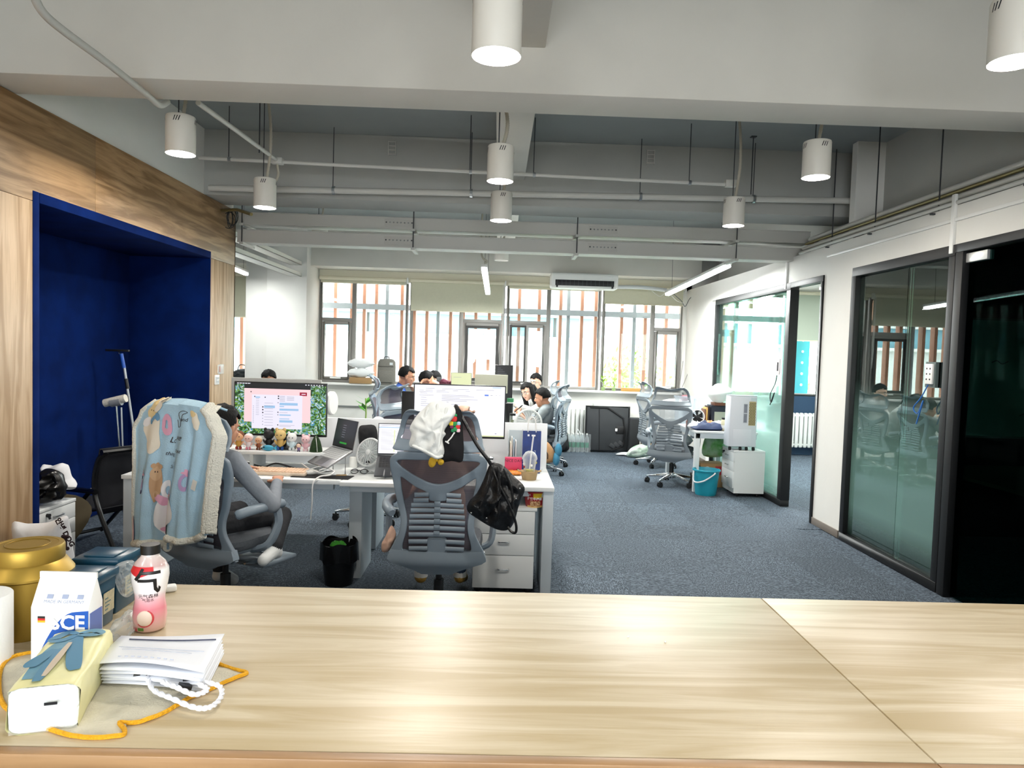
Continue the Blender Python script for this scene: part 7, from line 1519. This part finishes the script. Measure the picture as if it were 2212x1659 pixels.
far_person('person bending low so that only black hair shows, beside the man in blue', 924, 822, 9.9, 95, sit(.12, 1.12, .14, look=(-.9, 0, 0)), (BLK, DARKP, SHG))
far_person('person half hidden behind the bending one, holding up a phone', 938, 822, 10.3, 110, sit(.0, 1.12, .06, look=(-.35, 0, 0), elR=(.22, .2, .78), wrR=(.10, .33, .95)), (WHT, DARKP, SHG), skin=SKINL)
q = at(949, 826, 9.95); t = thing('phone', 'black smartphone held up beside the bending heads', 'phone', q, .4); G(Rx(-.2)).bx(-.038, .038, -.004, .004, -.075, .075).build('case', BLACKP, t, bevel=.003); G(Rx(-.2)).ell((-.02, -.005, .05), (.008, .003, .008), 8, 6).build('lens', CHROME, t)
far_person('person behind the left monitor of whom only tousled black hair shows', 580, 822, 9.2, 170, sit(0, 1.195, .06, look=(-.3, 0, 0)), (BLK, DARKP, SHG))
far_person('woman with long black hair and glasses leaning towards the phone', 1140, 847, 10.15, 118, sit(.1, 1.1, .14, look=(-.3, .25, .35), elL=(-.2, .34, .86), wrL=(-.1, .52, .93), shL=(-.18, .12, .95)), (WHT, DARKP, SHG), hair='long', glasses=True, skin=SKINL, hands=(((0, 0, 1), .3), None))
polo = far_person('man in a grey polo shirt leaning back with a phone, in profile', 1171, 860, 9.55, 82, sit(-.1, 1.06, .02, chest=(0, -.1, .84), neck=(0, -.12, .99), head=(0, -.05, 1.08), look=(-.2, 0, -.15), elL=(-.24, .06, .7), elR=(.24, .06, .7), wrL=(-.07, .24, .86), wrR=(.07, .24, .86), shL=(-.19, -.1, .92), shR=(.19, -.1, .92)), (POLO, JEANS, SHW), sleeve='short', skin=SKIN, hands=(((-1, .3, .4), .9), ((1, .3, .4), .9)))
q = at(1120, 883, 9.42); t = thing('phone', 'black smartphone in the hands of the man in the polo shirt', 'phone', q, 1.3); G(Rx(.8)).bx(-.038, .038, -.004, .004, -.075, .075).build('case', BLACKP, t, bevel=.003); G(Rx(.8)).bx(-.034, .034, -.0048, -.004, -.068, .068).build('screen', mat('phone_glass', '#20242a', .15), t)
far_person('man with glasses looking over the shoulders of the others', 1157, 826, 10.85, 140, sit(0, 1.14, .05, look=(-.15, 0, .1)), (WHT, DARKP, SHG), glasses=True, skin=SKINL)
for o, sc in ((ch_polo, .93), (ch_b, .95), (ch_c, .97)): o.scale = (1, 1, sc)
ch_polo.location = (polo.location.x + .06, polo.location.y, 0)
ch_b.location = (at(1212, 880, 10.3).x - .17, 10.35, 0); ch_c.location = (at(1195, 880, 11.0).x - .2, 11.1, 0)
# monitors and laptop on the far block
def onF(px, Y): return at(px, 850, Y).x
CREAMB = mat('cream_monitor', '#c9c9b4', .5)
t = monitor((1026, 808), (1096, 850), 8.75, 'cream backed all-in-one computer on the far desk block', None, ZD, CREAMB); G().bx(-.06, .06, .05, .056, .2, .3).build('logo_plate', BEZ, t)
monitor((1070, 788), (1106, 880), 9.15, 'dark upright monitor turned to portrait on the far desk block', [(9, 0, 0, 1, 1)] + [(6, .1, .06 + .045 * k, .3 + .12 * (k % 4), .064 + .045 * k) for k in range(9)], ZD, BEZ, tilt=.12)
t = laptop(at(996, 838, 9.2), 0, .02, .21, .27, .2, .1, 'open laptop with a pale cream screen on the far desk block', [(10, 0, 0, 1, 1), (6, .1, .3, .5, .32)], SPACE, KEYB)
t = thing('paper_stack', 'white box behind the cream computer on the far desk block', 'box', (onF(1062, 9.4), 9.4, ZD)); G().bx(-.12, .12, 0, .2, 0, at(1062, 802, 9.4).z - ZD).build('box', mat('box_white'), t, bevel=.004)
g = G(); c_ = at(972, 826, 9.6); inflate(g, [c_ + Vector(q) for q in ((-.14, 0, -.03), (0, 0, -.05), (.13, 0, -.03), (.1, 0, .04), (0, 0, .02), (-.1, 0, .05))], .05, wr=.04, wk=14); tag(g.build('maroon_cloth', mat('maroon', '#5a2032', .8), smooth=True), 'small maroon cloth lying beside the phone', 'cloth')
# cups between the monitors and the trio
for px, Y, r, h, m, lab, cat in ((1100, 8.35, .05, .27, BLACKP, 'black flask with a dark lid on the far desk block', 'flask'), (1109, 8.2, .035, .17, clearfilm('glass_jar', '#d9e2de', .25, .05, .3), 'glass tea jar with green leaves on the far desk block', 'jar'), (1103, 8.75, .04, .3, mat('green_cup', '#3f8a5c', .4), 'white cup with a green band on the far desk block', 'cup')):
    x = onF(px, Y); t = thing(cat, lab, cat, (x, Y, ZD)); G().lathe([(r * .9, 0), (r, .01), (r, h * .9), (r * .9, h), (.001, h)], 20).build('body', m if cat != 'cup' else WHITEP, t, smooth=True); G().lathe([(r * 1.02, h * .9), (r * 1.02, h * 1.05), (.001, h * 1.06)], 20).build('lid', BLACKP if cat != 'cup' else m, t, smooth=True)
    if cat == 'jar': G().lathe([(r * .9, .008), (r * .9, h * .6), (.001, h * .6)], 16).build('tea', mat('tea_leaves', '#6d7a2e', .6, var=.5, vscale=60), t, smooth=True)
# grey fan and plush on the far side of the near desks
x = at(1140, 920, 5.85).x; round_fan('desk_fan', 'pale round fan behind the low divider at the right', (x, 5.85, ZD), .15, -.12, .108, mat('fan_grey', '#cdd3d2', .45), FANC, .2)
x = at(1178, 990, 5.7).x; t = thing('plush_toy', 'tan plush cushion with blue feet at the end of the far desk', 'plush', (x, 5.7, ZD)); PT = mat('plush_tan', '#b48b60', .95, bump=.3, bscale=80); PB = mat('plush_blue', '#3d7f9f', .95, bump=.3, bscale=80)
g = G(); inflate(g, [(-.09, 0, .02), (0, 0, .005), (.07, 0, .02), (.075, 0, .09), (.02, 0, .17), (-.06, 0, .2), (-.1, 0, .12)], .08); g.build('body', PT, t, smooth=True); G().tube(spline([(-.01, -.083, .12), (.01, -.086, .09), (.012, -.084, .05)], 4), .004, 5).build('seam_mark', PIP, t)
for z, x_ in ((.10, .1), (.03, .085)): G().ell((x_, -.03, z + .015), (.03, .045, .055), 14, 10).build('foot', PB, t, smooth=True)
# cap behind the left monitor
q = at(666, 822, 6.0); t = thing('baseball_cap', 'blue baseball cap showing above the left monitor', 'cap', (q.x, 5.72, at(660, 830, 5.72).z - .02)); CAPB = mat('cap_blue', '#1d3a7a', .8); G().ell((0, 0, 0), (.05, .06, .045), 18, 10).build('crown', CAPB, t, smooth=True); G().ell((-.06, -.01, -.012), (.045, .05, .008), 16, 8).build('brim', mat('cap_dark', '#101a33', .8), t, smooth=True)
# ================================================================== soft things on the chairs
# blanket over the left chair, in the chair's own frame
bk = thing('fleece_blanket', 'pale blue fleece blanket with toy animal prints draped over the left chair', 'blanket', CHL, AL)
FLB = mat('fleece_blue', '#b4d6ea', .95, var=.12, vscale=9, bump=.3, bscale=180); FLC = mat('fleece_cream', '#e6e4d8', 1.0, bump=1.0, bscale=110)
def bl(u, v):
    """u across (0 left .. 1 right), v from the front of the headrest over the top (v<0.08) and down the back"""
    top = 1.285; s = (v - .1) * .92
    w_ = interp([(-.2, .40), (0, .42), (.05, .52), (.14, .63), (.4, .61), (.8, .55)], s)
    x = (u - .5) * w_ + .012 * math.sin(6 * s + 2 * u) - .02
    fold = -.03 * math.exp(-((u - .72 - .06 * s) / .04) ** 2) * min(1, max(0, s) * 3) * -1 + .022 * math.sin(u * 15 + 1.2 * s) * min(1, max(0, s) * 2.6) + .012 * math.sin(u * 37 + 3 * s) * min(1, max(0, s) * 2)
    if s < 0: y, z = -.325 + min(.12, -s * 1.2) + .02, top + .02 + s * .4
    else:
        y = -.36 - .05 * math.sin(min(1, s * 1.4) * PI / 2) + .25 * (x ** 2) * (1 if x > 0 else .4) + fold; z = top - s - .018 * math.sin(u * 9) * s
    return Vector((x, y, z + .02 * (1 - (2 * u - 1) ** 2) * (1 if s < .1 else 0)))
def len_at(u): return .97 - .06 * u - (.07 if u > .56 else 0) - .03 * math.sin(u * 7)
def blm(u, t_): return bl(u, t_ * len_at(u))
g = G(); g.grid(blm, 141, 60); g.build('fleece', FLB, bk, smooth=True, solid=.012)
def border(fn, n, r, name='sherpa_edge'):
    g = G(); pts = [fn(k / (n - 1)) for k in range(n)]; g.tube(pts, [r * (1 + .18 * mnoise.noise(p * 60)) for p in pts], 10); return g.build(name, FLC, bk, smooth=True)
border(lambda k: blm(.03 + .52 * k, .992) + Vector((0, -.006, 0)), 40, .022); border(lambda k: blm(.575 + .4 * k, .992) + Vector((0, -.006, 0)), 30, .020); border(lambda k: blm(.0, .1 + .88 * k), 40, .014)
g = G(); g.grid(lambda a, b: (lambda p: p + Vector((.006 + .03 * a, -.018 + .05 * a + .006 * mnoise.noise(p * 50 + Vector((a, 0, 0))), -.01 * a)))(blm(.985, .12 + .86 * b)), 8, 50); g.build('turned_edge', FLC, bk, smooth=True, solid=.02)
border(lambda k: blm(.98, .10 + .88 * k) + Vector((0, -.012, 0)), 50, .018)
def nrm(u, v): e = .004; a = blm(min(1, u + e), v) - blm(max(0, u - e), v); b = blm(u, min(1, v + e)) - blm(u, max(0, v - e)); n = a.cross(b).normalized(); return n if n.y < 0 else -n
def patch(cu, cv, ru, rv, m, rot=0.0, off=.0085, name='print_patch', hole=0.0, wob=0.0):
    g = G(); R_ = []
    for k in range(5):
        s = 1 - k / 4 * (1 - hole) if hole else 1 - k / 4
        row = []
        for i in range(24):
            a = 2 * PI * i / 24; q = s * (1 + wob * math.sin(5 * a)); dx, dy = ru * q * math.cos(a), rv * q * math.sin(a)
            u = cu + dx * math.cos(rot) - dy * math.sin(rot) * .8; v = cv + dx * math.sin(rot) + dy * math.cos(rot); u, v = min(.99, max(.01, u)), min(.99, max(.01, v)); row.append(blm(u, v) + nrm(u, v) * (off + .004))
        R_.append(row)
    g.rings(R_, cap0=False, cap1=not hole); return g.build(name, m, bk, smooth=True)
def stroke(pts, r, m, off=.009, n=6, name='print_line'):
    S_ = spline([(a, b, 0) for a, b in pts], n); return G().tube([blm(min(.99, max(.01, p.x)), min(.99, max(.01, p.y))) + nrm(p.x, p.y) * (off + .004) for p in S_], r, 5).build(name, m, bk, smooth=True)
pc = lambda n, c: mat('print_' + n, c, .95)
CR, YE, PKP, BR, WP, IK, BO, LI = pc('cream', '#ece3d2'), pc('yellow', '#e6cf9c'), pc('pink', '#e3a9c2'), pc('brown', '#c6a07c'), pc('white', '#eeecee'), pc('ink', '#4a4a5c'), pc('bow', '#6fa0c4'), pc('lilac', '#b79ac4')
U = lambda px: (px - 283) / 215; V_ = lambda py: (py - 862) / 318
def PP(px, py, rw, rh, m, rot=0, off=.0085, **k): return patch(U(px), V_(py), rw * 1.2 / 215, rh * 1.15 / 318, m, rot, off, **k)
PP(336, 945, 20, 24, CR, .3, wob=.06); PP(345, 970, 15, 20, CR, 0, wob=.08); PP(326, 912, 14, 15, YE, .2, .0095); PP(340, 905, 9, 9, CR, 0, .0105); PP(318, 932, 9, 7, WP, 0, .0105); PP(347, 925, 7, 5, BO, .5, .012); PP(338, 928, 6, 5, BO, -.4, .012)
PP(375, 936, 12, 15, PKP, .5, hole=.3); PP(374, 946, 8, 5, YE, .3, .0080)
PP(455, 927, 7, 14, CR, 0, wob=.08); PP(450, 915, 6, 6, YE, 0, .0095)
PP(363, 1052, 12, 36, BR, 0); PP(362, 1034, 11, 13, pc('tan', '#d3b08c'), 0, .0095); PP(366, 1078, 8, 8, pc('tan', '#d3b08c'), 0, .0095, hole=.45)
for dx in (-4, 4): PP(362 + dx, 1030, 1.2, 1.6, IK, 0, .0115)
PP(328, 1058, 9, 17, LI, .15, hole=.6); PP(329, 1035, 9, 6, PKP, 0, .0095, wob=.25); PP(331, 1024, 4, 5, YE, 0, .0095)
PP(438, 1052, 9, 18, LI, .3, hole=.55); PP(440, 1034, 8, 6, PKP, .2, .0095, wob=.25)
PP(392, 1120, 23, 34, WP, 0, wob=.04); PP(388, 1066, 10, 20, WP, -.5, hole=.45); PP(380, 1087, 11, 8, PKP, .3, .0105, wob=.15); PP(400, 1087, 11, 8, PKP, -.3, .0105, wob=.15); PP(394, 1104, 6, 13, PKP, -.15, .0105); PP(390, 1146, 12, 5, PKP, 0, .0105)
PP(290, 1150, 7, 25, pc('pale_pink', '#e6c3d0'), 0)
def SS(pts, r=.0014, m=IK): return stroke([(U(a), V_(b)) for a, b in pts], r, m)
def script_text(txt, size, px, py):
    o = text_mesh(txt, size, IK, bk, 'script_lettering', shear=.35, align='LEFT'); bm = bmesh.new(); bm.from_mesh(o.data); bmesh.ops.triangulate(bm, faces=bm.faces); bm.to_mesh(o.data); bm.free()
    for v in o.data.vertices:
        u = min(.99, U(px) + v.co.x / .6); w = min(.99, V_(py) - v.co.y / .92); v.co = blm(u, w) + nrm(u, w) * .014
SS([(412, 930), (408, 918), (420, 912), (432, 914), (420, 920), (416, 934), (408, 940), (404, 932)]); script_text('ond', .034, 412, 930); script_text('Love', .05, 384, 962); script_text('thing that', .032, 378, 990); script_text('Same', .03, 388, 1016)
for px, py, m in ((316, 899, YE), (334, 893, CR), (354, 1018, BR), (371, 1019, BR), (381, 1092, WP), (403, 1092, WP)): PP(px, py, 4, 4.5, m, 0, .0098)
for px, py in ((321, 910), (330, 912)): PP(px, py, 1, 1.3, IK, 0, .012)
tq = blm(.84, .62); G(T(*(tq + Vector((0, -.03, 0)))) @ Ry(.3)).bx(-.016, .016, -.001, .001, -.028, .028).build('care_label', WHITEP, bk)
# clothes over the headrest of the handbag chair
def drape(name, label, cat, px_outline, Y, th, m, wr, wk, seed, parts=None, lean=0.0):
    c0 = sum(pxl(px_outline, Y), Vector()) / len(px_outline); t = thing(name, label, cat, c0); g = G()
    inflate(g, [p - c0 for p in pxl(px_outline, Y)], th, rings=12, wr=wr, wk=wk, seed=seed, flat=.6); g.build('fabric', m, t, smooth=True); return t, c0
WCL = mat('white_cotton', '#e4e6e3', .8, bump=.4, bscale=20); BCL = mat('black_cotton', '#0c0c10', .9)
tb, cb = drape('black_shirt', 'black T-shirt with a colourful print hung over the headrest', 'shirt', [(905, 893), (930, 885), (985, 882), (998, 893), (1000, 930), (1002, 975), (997, 998), (975, 996), (945, 1000), (935, 985), (930, 950), (925, 915)], 3.825, .03, BCL, .012, 9, 4)
tw, cw = drape('white_hood', 'white hooded garment draped over the headrest on top of the black shirt', 'garment', [(918, 880), (932, 868), (955, 866), (978, 876), (984, 893), (972, 912), (960, 930), (963, 938), (956, 950), (960, 975), (954, 988), (942, 992), (928, 985), (905, 972), (884, 962), (889, 938), (885, 925), (893, 908), (905, 892)], 3.775, .035, WCL, .03, 13, 8)
for P_ in ([(925, 880), (915, 910), (903, 960)], [(945, 872), (940, 920), (930, 975)], [(965, 880), (955, 920), (945, 980)], [(890, 962), (920, 975), (944, 988), (957, 984)]):
    q = pxl(P_, 3.752); G().tube(spline([p - cw for p in q], 6), [.004] + [.008] * (6 * (len(P_) - 1) - 1) + [.004], 8).build('fold', WCL, tw, smooth=True)
# printed balloon cluster on the shirt
for k, (px, py, r, c) in enumerate(((981, 905, 6, '#d22b2b'), (975, 915, 5, '#e2c52f'), (983, 916, 5, '#1f8a4c'), (989, 922, 5, '#d22b2b'), (976, 922, 4, '#6d2350'), (984, 927, 5, '#1f8a4c'), (978, 930, 4, '#17784a'), (991, 915, 4, '#9fc6dc'), (990, 930, 4, '#f0c6d2'), (984, 897, 3, '#2a9a58'))):
    p = at(px, py, 3.79) - cb; G(T(*p)).ell((0, 0, 0), (r * .0026, .006, r * .0026), 10, 8, .7, .7).build('print_shape', mat('shirt_print_%d' % k, c, .7), tb, smooth=True)
G().tube([p - cb for p in pxl([(982, 934), (975, 945), (966, 955)], 3.787)], .004, 6).build('print_stem', WHITEP, tb); G().tube([p - cb for p in pxl([(962, 953), (970, 958)], 3.787)], .004, 6).build('print_bar', WHITEP, tb)
t = thing('yellow_bow', 'small yellow plush bow below the white hood', 'bow', at(943, 994, 3.80)); c0 = at(943, 994, 3.80); YP = mat('yellow_plush', '#cfa62c', .9, bump=.4, bscale=90)
for px, py, a_, b_ in ((934, 998, .021, .03), (952, 998, .018, .017)): G(T(*(at(px, py, 3.80) - c0))).ell((0, 0, 0), (a_, .014, b_), 14, 10, rot=(0, .2, 0)).build('loop', YP, t, smooth=True)
G().ell((0, 0, 0), (.009, .012, .01), 10, 8).build('knot', YP, t, smooth=True)
# handbag
LEA = mat('black_leather', '#0d0e11', .4, bump=.8, bscale=26)
ol = [(1058, 1003), (1072, 1000), (1090, 1008), (1112, 1030), (1133, 1052), (1128, 1075), (1120, 1095), (1112, 1125), (1100, 1143), (1082, 1146), (1060, 1138), (1030, 1120), (1010, 1104), (1012, 1085), (1030, 1065), (1045, 1035)]
hbY = 3.80; c0 = sum(pxl(ol, hbY), Vector()) / len(ol); t = thing('handbag', 'black leather handbag hanging from the headrest of the middle chair', 'handbag', c0)
g = G(); inflate(g, [p - c0 for p in pxl(ol, hbY)], .05, rings=14, wr=.045, wk=11, seed=6, flat=.5); g.build('bag_body', LEA, t, smooth=True)
def strap(pts, r, Ys): G().tube(spline([at(x, y, yy) - c0 for (x, y), yy in zip(pts, Ys)], 8), r, 8).build('strap', LEA, t, smooth=True)
strap([(984, 880), (986, 878), (1000, 905), (1030, 960), (1052, 990), (1062, 1006)], .010, [3.95, 3.89, 3.83, 3.80, 3.79, 3.80]); strap([(1062, 1006), (1075, 1040), (1100, 1090), (1114, 1130), (1114, 1150), (1104, 1148), (1097, 1138)], .007, [3.78, 3.745, 3.74, 3.75, 3.76, 3.77, 3.78])
for P_ in ([(1064, 1008), (1055, 1050), (1035, 1100)], [(1075, 1008), (1080, 1060), (1075, 1125)], [(1088, 1012), (1105, 1055), (1108, 1100)]): G().tube(spline([at(x, y, 3.742) - c0 for x, y in P_], 6), [.003] + [.007] * 11 + [.003], 8).build('gather', LEA, t, smooth=True)
for px, py in ((1018, 1108), (1051, 1119), (1123, 1055), (1115, 1077)): G().ell(at(px, py, 3.748) - c0, (.005, .004, .005), 8, 6).build('stud', CHROME, t, smooth=True)
q = at(1061, 990, 3.78) - c0; G().bx(q.x - .012, q.x + .012, q.y - .006, q.y + .006, q.z - .008, q.z + .008).build('buckle', CHROME, t, bevel=.002)
# peach garment hanging at the chair's left side
g = G(); inflate(g, pxl([(845, 1135), (855, 1150), (853, 1165), (840, 1190), (826, 1192), (824, 1175), (832, 1160)], 4.1), .03, wr=.02, wk=14); tag(g.build('peach_scarf', PEACHC, smooth=True), 'end of a peach coloured garment hanging beside the middle chair', 'garment')
# small things behind the laptops
g = G(); inflate(g, pxl([(775, 925), (790, 918), (812, 922), (815, 960), (800, 970), (778, 965)], 5.34), .04, wr=.02, wk=12); tag(g.build('black_pouch', BLK, smooth=True), 'black bag standing against the divider behind the small fan', 'bag')
g = G(); inflate(g, pxl([(800, 915), (812, 900), (830, 905), (838, 930), (838, 990), (815, 995), (796, 990), (795, 940)], 5.55), .05, wr=.04, wk=14); tag(g.build('white_plastic_bag', mat('white_film_bag', '#dfe3e3', .4), smooth=True), 'crumpled white plastic bag behind the laptops', 'bag')
p = atz(792, 870, .9)
t = thing('potted_plant', 'small green leaves showing beside the side-on chair under the sill', 'plant', (at(790, 860, 11.7).x, 11.7, 0)); G().lathe([(.08, 0), (.11, .3), (.1, .3), (.001, .27)], 18).build('pot', WHITEP, t, smooth=True); G().tube([(0, 0, .27), (.01, 0, .55), (0, 0, .8)], .012, 8).build('stem', mat('stem_green'), t, smooth=True)
for q in range(8):
    a_ = q * 2.3; d_ = Vector((math.cos(a_), math.sin(a_) * .6, .5)).normalized(); b_ = d_.cross(Vector((0, 0, 1))).normalized() * .04; o0 = Vector((0, 0, .55 + .03 * q)); G().add([o0, o0 + d_ * .1 + b_, o0 + d_ * .2, o0 + d_ * .1 - b_], [(0, 1, 2, 3)]).build('leaf', mat('leaf_mid', '#5fae3a', .5), t)
